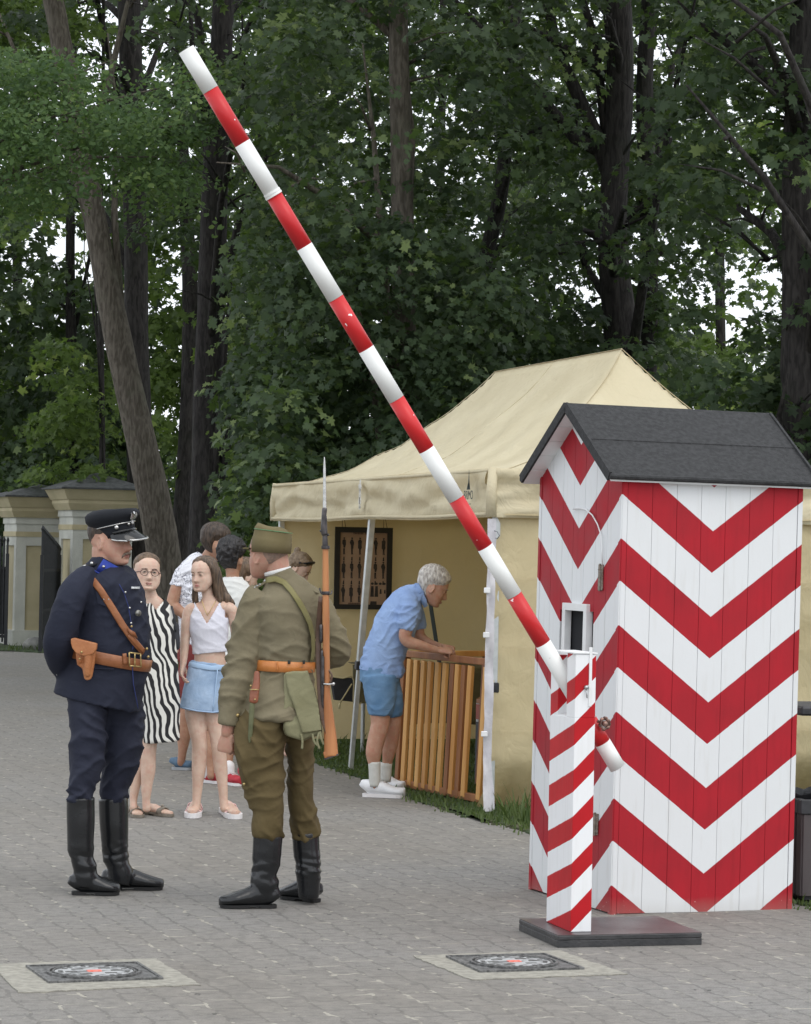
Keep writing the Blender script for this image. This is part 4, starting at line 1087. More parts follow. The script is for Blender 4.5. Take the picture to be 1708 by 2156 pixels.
# picture zones in which a trunk is seen in front of the leaves : (points, half width, depth)
CLEAR = []
def crown(name, boxes, kind, size, matl, parent, seed, nleaf=50, spread=.55, zmin=.25):
    rg = np.random.default_rng(seed); P_all, T_all = [], []
    sh = leaf_shape(kind); K = len(sh)
    for (x0, x1, y0, y1, d0, d1, cnt) in boxes:
        for _ in range(cnt):
            vx, vy, d = rg.uniform(x0, x1), rg.uniform(y0, y1), rg.uniform(d0, d1)
            c = np.array(P(vx, vy, d)); s_ = FOC / d
            if gapped(vx, vy, spread * s_, rg): continue
            if c[2] < zmin: continue
            skip = False
            for (pl_, hw, dd) in CLEAR:
                if d < dd:
                    for i in range(len(pl_) - 1):
                        (ax, ay), (bx, by) = pl_[i], pl_[i + 1]
                        if min(ay, by) - 5 <= vy <= max(ay, by) + 5:
                            t = 0 if ay == by else (vy - ay) / (by - ay); xx = ax + (bx - ax) * t
                            if abs(vx - xx) < hw + spread * s_ * .5: skip = True
            if skip: continue
            n = int(nleaf * rg.uniform(.6, 1.3)); sp = spread * rg.uniform(.6, 1.25)
            # drooping fan of leaves
            az = rg.uniform(0, 2 * PI); tilt = rg.normal(0, .25)
            rr_ = sp * np.sqrt(rg.random(n)); th = rg.uniform(0, 2 * PI, n)
            ex = np.array([math.cos(az), math.sin(az), math.sin(tilt)]); ey = np.array([-math.sin(az), math.cos(az), rg.normal(0, .2)])
            cen = c + np.outer(rr_ * np.cos(th), ex) + np.outer(rr_ * np.sin(th) * .8, ey)
            cen[:, 2] += -.55 * (rr_ ** 2) / sp + rg.normal(0, .045, n)
            nor = np.stack([rg.normal(0, .45, n), rg.normal(-.35, .45, n), np.abs(rg.normal(.75, .3, n))], 1)
            nor += (cen - c) * .9
            nor /= np.linalg.norm(nor, axis=1)[:, None]
            a = np.cross(nor, rg.normal(size=(n, 3))); a /= np.linalg.norm(a, axis=1)[:, None]
            b_ = np.cross(nor, a)
            sz = size * rg.uniform(.45, 1.25, n)
            if kind == 'frond':
                # pinnate leaf : pairs of leaflets along a stalk
                for k in range(6):
                    for sgn in (-1, 1):
                        o_ = cen + a * (sz * (k - 3) * .62)[:, None]
                        dirv = b_ * sgn * .9 + a * .35
                        side = np.cross(nor, dirv)
                        V = o_[:, None, :] + sh[None, :, 0:1] * (dirv * sz[:, None])[:, None, :] + sh[None, :, 1:2] * (side * sz[:, None])[:, None, :]
                        P_all.append(V.reshape(-1, 3)); T_all.append(np.full(n, np.clip(rg.normal(.5, .25), 0, 1)))
                continue
            lob = sh + rg.normal(0, .03, sh.shape)
            bend = (np.abs(sh[:, 1]) ** 1.5) * -.35
            V = cen[:, None, :] + lob[None, :, 0:1] * (a * sz[:, None])[:, None, :] + lob[None, :, 1:2] * (b_ * sz[:, None])[:, None, :] + bend[None, :, None] * (nor * sz[:, None])[:, None, :]
            P_all.append(V.reshape(-1, 3))
            base = np.clip(rg.normal(.42, .22), 0, 1); T_all.append(np.clip(base + rg.normal(0, .18, n), 0, 1))
    if not P_all: return None
    o = fast_mesh(name, np.concatenate(P_all), K, matl, np.concatenate(T_all), parent, origin=parent.location)
    return o
def trunk_pts(vpts, d):
    out, rad = [], []
    for (vx, vy, w_, *rest) in vpts:
        dd = rest[0] if rest else d
        out.append(P(vx, vy, dd)); rad.append(w_ / 2 / (FOC / dd))
    return out, rad
def tree(name, label, vpts, d, m, boxes, kind, size, lm, seed, limbs=8, clear=None, nleaf=60, spread=.55, extra=None, groupn='park trees behind the tent'):
    pts_, rad = trunk_pts(vpts, d)
    # let the trunk run down to the ground and flare
    top_first = pts_[0].z > pts_[-1].z
    if top_first: pts_ = pts_[::-1]; rad = rad[::-1]
    b0 = pts_[0]; base = Vector((b0.x, b0.y, 0))
    if b0.z > .3:
        dn = (pts_[1] - pts_[0]).normalized(); k = b0.z / max(dn.z, .3); base = b0 - dn * k; base.z = 0; 
        pts_ = [base + Vector((0, 0, -.05)), base.lerp(b0, .12), base.lerp(b0, .5)] + pts_; rad = [rad[0] * 1.5, rad[0] * 1.15, rad[0] * 1.05] + rad
    else: base = Vector((b0.x, b0.y, 0)); pts_[0].z = -.05; rad[0] *= 1.3
    root = empty(name, base, 0, label, 'tree', groupn)
    # smooth resample
    P2, R2 = [], []
    for i in range(len(pts_) - 1):
        p0 = pts_[max(i - 1, 0)]; p1 = pts_[i]; p2 = pts_[i + 1]; p3 = pts_[min(i + 2, len(pts_) - 1)]
        for k in range(5):
            t = k / 5; t2, t3 = t * t, t * t * t
            P2.append(.5 * ((2 * p1) + (p2 - p0) * t + (2 * p0 - 5 * p1 + 4 * p2 - p3) * t2 + (3 * p1 - p0 - 3 * p2 + p3) * t3)); R2.append(rad[i] + (rad[i + 1] - rad[i]) * t)
    P2.append(pts_[-1]); R2.append(rad[-1])
    b = MB(); n = 22; b.tube(P2, R2, n)
    for i, v in enumerate(b.v):
        r_ = R2[i // n]; ax = P2[i // n]
        if i // n < len(P2):
            dv = (v - ax)
            b.v[i] = ax + dv * (1 + .10 * noise.noise(Vector((dv.x * 9 / max(r_, .05) * .25, dv.y * 9 / max(r_, .05) * .25, v.z * .6 + seed))) + .05 * noise.noise(v * 5))
    b.build('trunk', m, root, True, origin=base)
    rg = random.Random(seed)
    b = MB()
    for k in range(limbs):
        bx = rg.choice(boxes); j = rg.randrange(len(P2) // 3, len(P2)); st_p = P2[j]
        en = P(rg.uniform(bx[0], bx[1]), rg.uniform(bx[2], bx[3]), rg.uniform(bx[4], bx[5]))
        if en.z < st_p.z + .2: en.z = st_p.z + rg.uniform(.2, 1.2)
        if (en - st_p).length > 5: en = st_p + (en - st_p).normalized() * 5
        r0 = min(R2[j] * .45, .07); Lq = (en - st_p).length
        mid1 = st_p.lerp(en, .35) + Vector((rg.uniform(-.1, .1), rg.uniform(-.1, .1), .1 * Lq)); mid2 = st_p.lerp(en, .7) + Vector((rg.uniform(-.2, .2), rg.uniform(-.2, .2), .1 * Lq))
        b.tube([st_p, mid1, mid2, en], [r0, r0 * .7, r0 * .4, r0 * .12], 8)
        for q_ in range(3):
            s0 = mid1.lerp(en, rg.uniform(0, .8)); e2 = s0 + Vector((rg.uniform(-.8, .8), rg.uniform(-.6, .6), rg.uniform(-.15, .6)))
            b.tube([s0, s0.lerp(e2, .5) + Vector((0, 0, .06)), e2], [r0 * .3, r0 * .18, .003], 6)
    for ex in (extra or []):
        p_, r_ = trunk_pts(ex, d); b.tube(p_, r_, 12)
    if b.v: b.build('limbs', m, root, True, origin=base)
    crown('crown', boxes, kind, size, lm, root, seed, nleaf, spread)
    return root
T1 = [(365, 1400, 86, 40.5), (348, 1200, 74, 40.3), (325, 1060, 66, 40.1), (290, 900, 62, 40), (245, 700, 58, 40), (212, 520, 50, 40), (180, 350, 46, 40), (140, 150, 44, 40), (112, 0, 42, 40), (60, -250, 40, 40), (10, -520, 28, 40)]
T2 = [(302, 1330, 66, 44), (296, 1000, 58, 44), (288, 700, 50, 44), (285, 480, 48, 44), (278, 250, 48, 44), (272, 0, 48, 44), (262, -300, 40, 44)]
T3 = [(425, 1330, 80, 38), (432, 1100, 64, 38), (438, 850, 62, 38), (446, 600, 58, 38), (452, 400, 54, 38), (462, 200, 48, 38), (470, 0, 44, 38), (480, -300, 36, 38)]
T4 = [(372, 1330, 48, 46), (385, 1100, 44, 46), (398, 850, 36, 46), (400, 600, 32, 46), (390, 420, 28, 46), (380, 200, 24, 46), (376, -100, 18, 46)]
T5 = [(870, 1250, 60, 30.5), (858, 900, 54, 30.5), (850, 600, 48, 30.5), (846, 400, 46, 30.5), (842, 200, 44, 30.5), (838, 0, 40, 30.5), (830, -300, 34, 30.5)]
T6 = [(960, 1250, 40, 36), (970, 950, 36, 36), (990, 720, 34, 36), (1020, 560, 32, 36), (1050, 430, 32, 36), (1066, 300, 30, 36), (1080, 100, 26, 36), (1100, -150, 20, 36)]
T7 = [(1325, 1250, 84, 31.5), (1318, 900, 78, 31.5), (1308, 700, 72, 31.5), (1290, 520, 64, 31.5), (1296, 350, 58, 31.5), (1306, 180, 56, 31.5), (1300, 0, 60, 31.5), (1290, -300, 46, 31.5)]
T7b = [(1365, 900, 34, 33), (1368, 650, 36, 33), (1364, 400, 38, 33), (1358, 200, 36, 33), (1366, 0, 30, 33), (1375, -300, 22, 33)]
T8 = [(1700, 1250, 110, 27), (1692, 900, 96, 27), (1688, 600, 84, 27), (1686, 350, 76, 27), (1692, 100, 60, 27), (1705, -300, 46, 27)]
CLEAR += [([(112, -30), (140, 100)], 24, 40), ([(212, 350), (245, 700), (290, 900), (325, 1060), (348, 1200), (360, 1400)], 34, 40), ([(270, -50), (275, 130)], 22, 44), ([(286, 600), (296, 1000), (300, 1330)], 24, 44),
          ([(446, 560), (438, 850), (425, 1330)], 30, 38), ([(450, 260), (446, 560)], 14, 38), ([(398, 560), (385, 1100)], 8, 46), ([(838, 0), (846, 200)], 12, 30.5), ([(848, 300), (852, 420)], 16, 30.5), ([(1050, 430), (1066, 340)], 12, 36), ([(1020, 560), (1050, 430)], 9, 36),
          ([(1300, -20), (1306, 200), (1290, 400)], 24, 31.5), ([(1290, 520), (1312, 700)], 14, 31.5), ([(1360, 0), (1358, 250)], 8, 33), ([(1686, 400), (1692, 900)], 26, 27)]
tree('leaning_tree', 'grey-brown leaning tree trunk rising behind the officer', T1, 40, BARK1, [(-260, 330, -560, 60, 36, 44, 90)], 'star', .095, LEAF_A, 1, 6)
# the locust branch hanging in front of the leaning trunk
lr = empty('locust_tree', P(-330, 1400, 35) * 1.0, 0, 'feathery light green locust boughs reaching in from the left edge', 'tree'); lr.location.z = 0
b = MB(); b.tube([lr.location + Vector((0, 0, -.05)), lr.location + Vector((.1, .1, 3)), lr.location + Vector((.2, .2, 6)), lr.location + Vector((.1, .3, 9))], [.2, .17, .14, .1], 14); b.build('trunk', BARK1, lr, True, origin=lr.location)
b = MB()
for (ex, ey, ed) in ((400, 170, 34.5), (330, 330, 34), (180, 230, 33.5), (420, 260, 35), (120, 380, 34), (250, 120, 35)):
    s0 = lr.location + Vector((.15, .15, 4.5)); e_ = P(ex, ey, ed); b.tube([s0, s0.lerp(e_, .4) + Vector((0, 0, .8)), s0.lerp(e_, .75) + Vector((0, 0, .5)), e_], [.06, .04, .02, .006], 8)
b.build('limbs', BARK1, lr, True, origin=lr.location)
crown('crown', [(-330, 150, 100, 430, 32.5, 35, 95), (-60, 300, 90, 340, 32.5, 35.5, 95), (230, 440, 90, 420, 33, 36, 60), (40, 260, 320, 440, 33, 35, 14), (-330, -60, -150, 100, 32, 35, 30)], 'oval', .082, LEAF_B, lr, 12, 78, .52)
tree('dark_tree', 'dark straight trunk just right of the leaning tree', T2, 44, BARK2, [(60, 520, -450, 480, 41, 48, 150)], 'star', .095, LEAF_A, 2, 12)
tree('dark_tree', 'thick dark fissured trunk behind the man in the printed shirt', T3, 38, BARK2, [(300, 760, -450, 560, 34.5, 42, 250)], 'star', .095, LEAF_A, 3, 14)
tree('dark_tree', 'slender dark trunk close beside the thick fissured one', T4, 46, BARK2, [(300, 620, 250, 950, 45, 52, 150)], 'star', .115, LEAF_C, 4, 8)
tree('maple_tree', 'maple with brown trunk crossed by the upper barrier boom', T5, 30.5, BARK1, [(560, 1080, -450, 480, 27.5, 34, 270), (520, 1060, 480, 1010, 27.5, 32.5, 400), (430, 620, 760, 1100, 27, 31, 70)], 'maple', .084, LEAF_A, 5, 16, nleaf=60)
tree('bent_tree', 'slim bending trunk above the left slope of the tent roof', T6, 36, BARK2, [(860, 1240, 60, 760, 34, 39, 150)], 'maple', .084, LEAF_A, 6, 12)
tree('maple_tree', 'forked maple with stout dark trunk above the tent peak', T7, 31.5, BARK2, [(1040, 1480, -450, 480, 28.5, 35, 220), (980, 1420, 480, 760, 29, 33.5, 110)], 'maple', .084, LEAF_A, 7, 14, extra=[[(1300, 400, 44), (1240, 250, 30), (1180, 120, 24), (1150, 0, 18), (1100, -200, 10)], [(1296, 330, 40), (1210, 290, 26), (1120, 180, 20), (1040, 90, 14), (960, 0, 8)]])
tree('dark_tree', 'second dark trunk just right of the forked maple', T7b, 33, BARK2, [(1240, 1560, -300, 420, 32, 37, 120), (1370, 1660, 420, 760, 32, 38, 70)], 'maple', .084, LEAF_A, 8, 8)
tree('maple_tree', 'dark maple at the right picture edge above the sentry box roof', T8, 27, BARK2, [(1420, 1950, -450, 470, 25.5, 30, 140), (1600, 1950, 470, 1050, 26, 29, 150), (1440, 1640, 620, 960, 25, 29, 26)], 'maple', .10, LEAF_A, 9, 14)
# farther trees closing the view
FARG = 'farther park trees'
def farx(x, w_): return [(x + 4, 1300, w_), (x, 900, w_ * .9), (x - 4, 500, w_ * .75), (x + 3, 100, w_ * .55), (x, -200, w_ * .35)]
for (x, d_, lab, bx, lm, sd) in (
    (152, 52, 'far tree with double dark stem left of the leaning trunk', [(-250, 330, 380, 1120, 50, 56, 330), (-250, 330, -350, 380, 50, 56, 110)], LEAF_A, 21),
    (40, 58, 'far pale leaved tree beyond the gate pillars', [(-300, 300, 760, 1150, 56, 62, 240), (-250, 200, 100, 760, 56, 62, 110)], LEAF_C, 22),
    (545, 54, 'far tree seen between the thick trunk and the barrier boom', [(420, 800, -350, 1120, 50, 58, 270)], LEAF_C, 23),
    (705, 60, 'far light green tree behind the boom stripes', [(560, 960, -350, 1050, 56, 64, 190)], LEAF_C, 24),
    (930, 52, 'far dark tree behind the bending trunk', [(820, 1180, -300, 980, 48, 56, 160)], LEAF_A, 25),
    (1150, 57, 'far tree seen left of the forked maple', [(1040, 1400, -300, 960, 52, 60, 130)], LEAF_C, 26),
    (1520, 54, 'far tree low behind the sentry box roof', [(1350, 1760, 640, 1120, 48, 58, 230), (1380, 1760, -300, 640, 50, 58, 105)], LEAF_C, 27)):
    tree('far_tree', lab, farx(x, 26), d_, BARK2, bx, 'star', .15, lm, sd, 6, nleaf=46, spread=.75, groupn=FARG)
tree('backlit_tint_maple', 'maple crown with backlit yellow-green in its leaf colour at the top, behind the upper barrier boom', farx(660, 20), 48, BARK2, [(540, 800, -250, 150, 45, 50, 90), (-60, 140, -250, 90, 46, 50, 60), (480, 640, 380, 720, 46, 50, 50)], 'star', .12, LEAF_C, 28, 6, nleaf=46, groupn=FARG)  # backlight of the leaves painted as a lighter leaf colour
tree('backlit_tint_maple', 'young tree with backlit yellow-green in its leaf colour on the left between the trunks', farx(215, 14), 43, BARK2, [(-80, 70, -60, 110, 41.5, 43, 26), (140, 270, -80, 60, 41.5, 43, 22), (40, 210, 400, 480, 41.5, 43, 14), (90, 230, 700, 1000, 42, 45, 40), (300, 420, 520, 1050, 46, 48, 40)], 'star', .105, LEAF_C, 29, 6, nleaf=46, groupn=FARG)  # sprays added for backlit patches, that light put into the leaf colour
# unseen tall crowns added above the picture to darken the ground below
tree('shade_tree', 'unseen tall tree added to shade the drive on the left', [(-700, 1400, 90, 30), (-700, 700, 80, 30), (-690, 0, 70, 30), (-640, -700, 60, 30), (-600, -1300, 50, 30)], 30, BARK1, [(-1300, 700, -1900, -700, 22, 36, 110)], 'star', .20, LEAF_A, 41, 14, nleaf=44, spread=.9)
tree('shade_tree', 'unseen tall tree added to shade the tent and the drive', [(1200, 1400, 90, 24.5), (1200, 700, 80, 24.5), (1190, 0, 70, 24.5), (1150, -700, 60, 24.5), (1100, -1300, 50, 24.5)] if False else [(2000, 1400, 90, 25), (2000, 700, 80, 25), (1990, 0, 70, 25), (1900, -700, 60, 25), (1750, -1300, 50, 25)], 25, BARK2, [(200, 2000, -2300, -800, 19, 30, 100)], 'star', .20, LEAF_A, 42, 14, nleaf=44, spread=.9)
# bushes near the ground
def bush(label, box, kind, size, lm, seed, nleaf=46, spread=.45):
    x0, x1, y0, y1, d0, d1, c_ = box
    p = P((x0 + x1) / 2, 1200, (d0 + d1) / 2); p.z = 0
    r = empty('bush', p, 0, label, 'bush', 'bushes under the trees')
    b = MB(); rg = random.Random(seed)
    for k in range(9):
        e_ = P(rg.uniform(x0, x1), rg.uniform(y0, y1), rg.uniform(d0, d1)); e_.z = max(e_.z, .8); s0 = p + Vector((rg.uniform(-.3, .3), rg.uniform(-.3, .3), -.02))
        b.tube([s0, s0.lerp(e_, .5) + Vector((0, 0, .2)), e_], [.03, .02, .005], 6)
    b.build('stems', BARK2, r, True, origin=p)
    crown('foliage', [box], kind, size, lm, r, seed, nleaf, spread, zmin=.1)
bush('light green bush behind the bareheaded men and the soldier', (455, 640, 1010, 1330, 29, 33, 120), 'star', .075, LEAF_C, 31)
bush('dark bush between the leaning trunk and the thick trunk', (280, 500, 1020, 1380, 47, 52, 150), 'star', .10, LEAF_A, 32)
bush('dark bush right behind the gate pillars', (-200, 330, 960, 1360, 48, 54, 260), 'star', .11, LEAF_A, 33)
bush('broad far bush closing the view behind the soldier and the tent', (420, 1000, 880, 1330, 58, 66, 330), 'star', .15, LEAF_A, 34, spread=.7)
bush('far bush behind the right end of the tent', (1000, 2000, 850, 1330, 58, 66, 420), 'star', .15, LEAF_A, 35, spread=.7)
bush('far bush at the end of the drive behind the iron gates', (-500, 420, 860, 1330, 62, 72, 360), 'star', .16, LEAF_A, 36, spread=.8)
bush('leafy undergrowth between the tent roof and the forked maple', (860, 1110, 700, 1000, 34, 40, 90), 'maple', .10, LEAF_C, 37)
# ================================================================== PEOPLE : tools
class Fig:
    def __init__(s, label, vx, vy, cat='person', group=None, name='person'):
        s.hor = HOR + ROLL * (vx - CXP) * -1 if False else None
        s.root_p = G(vx, vy); s.D = s.root_p.y; s.s = FOC / s.D
        s.root = empty(name, s.root_p, 0, label, cat, group); s.o = s.root_p
    def p(s, vx, vy, dv=0): return P(vx, vy, s.D + dv / s.s)
    def tube(s, mb, rows, n=28, rnd=False, dv=0, ref=(1, 0, 0)):
        pts_ = [s.p(r[0], r[1], r[2] + dv) for r in rows]
        rad = [(r[3] / s.s, (r[4] if len(r) > 4 else r[3]) / s.s) for r in rows]
        # smooth resample
        P2, R2 = [], []
        m = len(pts_)
        for i in range(m - 1):
            a, b_, c, d = pts_[max(i - 1, 0)], pts_[i], pts_[i + 1], pts_[min(i + 2, m - 1)]
            for k in range(4):
                t = k / 4; t2, t3 = t * t, t * t * t
                P2.append(.5 * ((2 * b_) + (c - a) * t + (2 * a - 5 * b_ + 4 * c - d) * t2 + (3 * b_ - a - 3 * c + d) * t3))
                R2.append(tuple(rad[i][q] + (rad[i + 1][q] - rad[i][q]) * (t * t * (3 - 2 * t) * .5 + t * .5) for q in (0, 1)))
        P2.append(pts_[-1]); R2.append(rad[-1])
        mb.tube(P2, R2, n, ref=ref, round_ends=rnd); return mb
    def surf(s, rings, vx, vy, lift=0, dv=0):
        """point on the camera side of a ringed shape"""
        rs = sorted(rings, key=lambda r: r[1])
        r0 = rs[0]; r1 = rs[-1]
        for a, b_ in zip(rs[:-1], rs[1:]):
            if a[1] <= vy <= b_[1]: r0, r1 = a, b_; break
        else:
            if vy < rs[0][1]: r1 = rs[0]
            else: r0 = rs[-1]
        t = 0 if r1[1] == r0[1] else max(0, min(1, (vy - r0[1]) / (r1[1] - r0[1])))
        cx, dz, ra, rb = [r0[i] + (r1[i] - r0[i]) * t for i in (0, 2, 3, 4)]
        u = max(-.995, min(.995, (vx - cx) / (ra + lift)))
        return s.p(vx, vy, dz + dv - (rb + lift) * math.sqrt(1 - u * u))
    def ribbon(s, mb, rings, pts, w, lift=3, th=.0025, dv=0, sub=4):
        P_ = []
        for i in range(len(pts) - 1):
            for k in range(sub):
                t = k / sub; P_.append((pts[i][0] + (pts[i + 1][0] - pts[i][0]) * t, pts[i][1] + (pts[i + 1][1] - pts[i][1]) * t))
        P_.append(pts[-1])
        W = [s.surf(rings, x, y, lift, dv) for x, y in P_]; refs = []
        for i, (x, y) in enumerate(P_):
            e1 = s.surf(rings, x + 3, y, lift, dv) - s.surf(rings, x - 3, y, lift, dv); e2 = s.surf(rings, x, y + 3, lift, dv) - s.surf(rings, x, y - 3, lift, dv)
            nrm = e1.cross(e2); t = (W[min(i + 1, len(W) - 1)] - W[max(i - 1, 0)]); refs.append(tuple(t.cross(nrm).normalized()))
        mb.tube(W, [(w / 2 / s.s, th)] * len(W), 8, ref=refs)
    def patch(s, mb, rings, poly, lift=3, th=.003, dv=0):
        q = [s.surf(rings, x, y, lift, dv) for x, y in poly]
        nrm = (q[1] - q[0]).cross(q[2] - q[1]).normalized()
        if nrm.y > 0: nrm = -nrm
        mb.prism(q, nrm * th)

HT = [(0, .10, .30, .14), (.02, .16, .365, .09), (.06, .195, .395, .02), (.12, .225, .405, -.05), (.2, .262, .40, -.16), (.3, .292, .40, -.27), (.4, .308, .395, -.355), (.5, .318, .392, -.41), (.6, .332, .41, -.44), (.7, .335, .40, -.45), (.8, .315, .355, -.42), (.88, .27, .28, -.36), (.94, .205, .19, -.27), (.98, .12, .09, -.17), (1, .04, .0, -.08)]
def hprof(t):
    t = max(0, min(1, t))
    for a, b_ in zip(HT[:-1], HT[1:]):
        if a[0] <= t <= b_[0]:
            k = (t - a[0]) / (b_[0] - a[0]); return [a[i] + (b_[i] - a[i]) * k for i in (1, 2, 3)]
def gs(x, m, s_): return math.exp(-((x - m) / s_) ** 2)
def hsurf(t, th, fat=1.0, fem=0):
    w, f, b_ = hprof(t); yc, hd = (f + b_) / 2, (f - b_) / 2
    c, s_ = math.cos(th), math.sin(th); e = 2 / 2.25
    fw = yc + hd * math.copysign(abs(c) ** e, c); x = w * math.copysign(abs(s_) ** e, s_) * (1 + (fat - 1) * gs(t, .2, .25))
    if c > 0:
        k = c
        nose = 0
        if .27 < t < .56:
            if t > .33: nose = (.125 * (1 - (t - .33) / .24) + .015) * gs(x, 0, .040 + .035 * (1 - (t - .33) / .22))
            else: nose = .14 * ((t - .27) / .06) ** .6 * gs(x, 0, .068)
        fw += nose * (1 - .12 * fem)
        fw -= (.040 * gs(abs(x), .135, .06) * gs(t, .495, .045)) 
        fw += .022 * gs(abs(x), .12, .12) * gs(t, .575, .03) * (1 - .6 * fem)
        fw += .028 * gs(x, 0, .085) * (gs(t, .215, .018) + gs(t, .165, .018)) - .016 * gs(x, 0, .10) * gs(t, .19, .010)
        fw -= .018 * gs(x, 0, .12) * gs(t, .125, .022)
        fw += .030 * gs(x, 0, .09) * gs(t, .06, .04)
        fw += .020 * gs(abs(x), .20, .07) * gs(t, .37, .07)
    return Vector((x, -fw, t))
def head_matrix(F, vx, vy, dv, H, yaw, pitch=0, roll=0):
    c = F.p(vx, vy, dv)
    return Matrix.Translation(c) @ Matrix.Rotation(R(yaw), 4, 'Z') @ Matrix.Rotation(R(pitch), 4, 'X') @ Matrix.Rotation(R(roll), 4, 'Y') @ Matrix.Scale(H / F.s, 4) @ Matrix.Translation((0, 0, -.5))
def head_add(mb, M, fat=1.0, fem=0, nt=64, nth=72):
    vs = []
    for i in range(nt + 1):
        t = i / nt
        for j in range(nth): vs.append(M @ hsurf(t, 2 * PI * j / nth, fat, fem))
    fs = [(i * nth + j, i * nth + (j + 1) % nth, (i + 1) * nth + (j + 1) % nth, (i + 1) * nth + j) for i in range(nt) for j in range(nth)]
    fs += [tuple(range(nth - 1, -1, -1)), tuple(range(nt * nth, (nt + 1) * nth))]
    mb.add(vs, fs)
    for sx in (-1, 1):   # ears
        Me = M @ Matrix.Translation((sx * .335, .015, .43)) @ Matrix.Rotation(sx * R(22), 4, 'Z') @ Matrix.Rotation(R(-10), 4, 'X')
        ring_ = []
        n = 18
        pts_ = [Me @ Vector((0, .075 * math.cos(a) * (1 if math.sin(a) > -.3 else .75), .125 * math.sin(a))) for a in [2 * PI * k / n for k in range(n + 1)]]
        mb.tube(pts_, [(M.to_scale()[0] * .026, M.to_scale()[0] * .022)] * len(pts_), 8)
        mb.ball(Me @ Vector((-.01 * sx, 0, 0)), (M.to_scale()[0] * .02, M.to_scale()[0] * .055, M.to_scale()[0] * .10), 10, Matrix.Rotation(0, 3, 'X') @ Me.to_3x3().normalized())
    for sx in (-1, 1):   # eyelid mounds
        mb.ball(M @ Vector((sx * .135, -.345, .497)), M.to_scale()[0] * .052, 12)
    return mb
def face_bits(F, M, root, hair_m, brow=True, lips=(.42, .16, .14), eyecol=(.05, .035, .02), closed=False, skin=None):
    S = M.to_scale()[0]; o = F.o
    EYEW = mat('eye_white', (.44, .41, .38), .35); IRIS = mat('iris', eyecol, .2)
    for sx in (-1, 1):
        b = MB(); b.cur = 0
        # almond shaped opening lying just proud of the lid mound
        vs = [M @ Vector((sx * .135 + .042 * math.cos(a), -.3985 + .012 * abs(math.cos(a)) ** 2, .497 + (.0135 if not closed else .006) * math.sin(a))) for a in [2 * PI * k / 14 for k in range(14)]]
        nrm = (M.to_3x3() @ Vector((0, -1, 0))).normalized()
        b.prism(vs, nrm * S * .004)
        b.cur = 1; vs = [M @ Vector((sx * .135 + .017 * math.cos(a), -.4035, .498 + (.0135 if not closed else .005) * math.sin(a))) for a in [2 * PI * k / 12 for k in range(12)]]
        b.prism(vs, nrm * S * .003)
        b.cur = 2; b.tube([M @ Vector((sx * .135 + x, -.398 + .25 * x * x * 10, .497 + z)) for x, z in ((-.05, -.002), (-.025, .016), (0, .021), (.025, .016), (.05, -.002))], [S * .006] * 5, 6)
        b.build('eye', None, root, True, origin=o, mats=[EYEW, IRIS, mat('lash', (.02, .015, .012), .8)])
        if brow:
            b = MB(); b.tube([M @ Vector((sx * x, -y, z)) for x, y, z in ((.06, .425, .575), (.12, .425, .595), (.18, .395, .59), (.22, .355, .575))], [(S * .008, S * .008), (S * .011, S * .009), (S * .009, S * .008), (S * .004, S * .004)], 8)
            b.build('eyebrow', hair_m, root, True, origin=o)
    b = MB(); LP = mat('lips', lips, .45)
    for (z0, k) in ((.205, 1), (.172, 1.15)):
        b.tube([M @ Vector((x, -y, z0 + dz * k)) for x, y, dz in ((-.112, .362, .004 if z0 > .2 else .024), (-.055, .42, .006 if z0 > .2 else .002), (0, .434, .002), (.055, .42, .006 if z0 > .2 else .004), (.112, .362, .004 if z0 > .2 else .024))], [(S * .004, S * .004), (S * .013, S * .012), (S * .015, S * .014), (S * .013, S * .012), (S * .004, S * .004)], 8)
    b.build('lips', LP, root, True, origin=o)
def hair_add(mb, M, tlow, thick=.05, strand=.015, top=.04, seed=0, nth=96, nt=40, curl=0):
    """tlow(theta) -> hairline height; theta 0 is the face side"""
    outer, inner = [], []
    for i in range(nt + 1):
        k = i / nt
        for j in range(nth):
            th = 2 * PI * j / nth; tl = tlow(th); t = tl + (1 - tl) * k
            b_ = hsurf(t, th, 1, 1); cen = Vector((0, .03, .55)); d = (b_ - cen); d.normalize()
            edge = min(1, k * 3.2) ** .9
            nz = noise.noise(Vector((math.sin(th) * 3.0 + seed, math.cos(th) * 3.0, t * 2.0)))
            st = noise.noise(Vector((th * 9 + seed, t * (2 if not curl else 9), 3 + curl * 5))) * strand
            cu = curl * noise.noise(Vector((b_.x * 9, b_.y * 9, b_.z * 9 + seed)))
            outer.append(M @ (b_ + d * ((thick + top * max(0, t - .6) / .4 + nz * thick * .35 + cu) * edge + st * edge + .006)))
            inner.append(M @ (b_ - d * .02))
    n = len(outer); fs = []
    for i in range(nt):
        for j in range(nth):
            a, b2 = i * nth + j, i * nth + (j + 1) % nth
            fs.append((a, b2, b2 + nth, a + nth)); fs.append((n + a, n + a + nth, n + b2 + nth, n + b2))
    for j in range(nth): fs.append((j, n + j, n + (j + 1) % nth, (j + 1) % nth))
    fs += [tuple(range(nt * nth, nt * nth + nth)), tuple(range(n + nt * nth + nth - 1, n + nt * nth - 1, -1))]
    mb.add(outer + inner, fs)
def short_hair(front=.80, side=.52, back=.12, ear=.50):
    def f(th):
        c = math.cos(th)
        if c > .55: return front + .03 - .13 * ((1 - c) / .45) ** 1.2
        if c > .05: k = (c - .05) / .5; return side + (front - .10 - side) * k ** .6
        if c > -.25: return ear
        k = min(1, (-.25 - c) / .35); return ear + (back - ear) * k
    return f
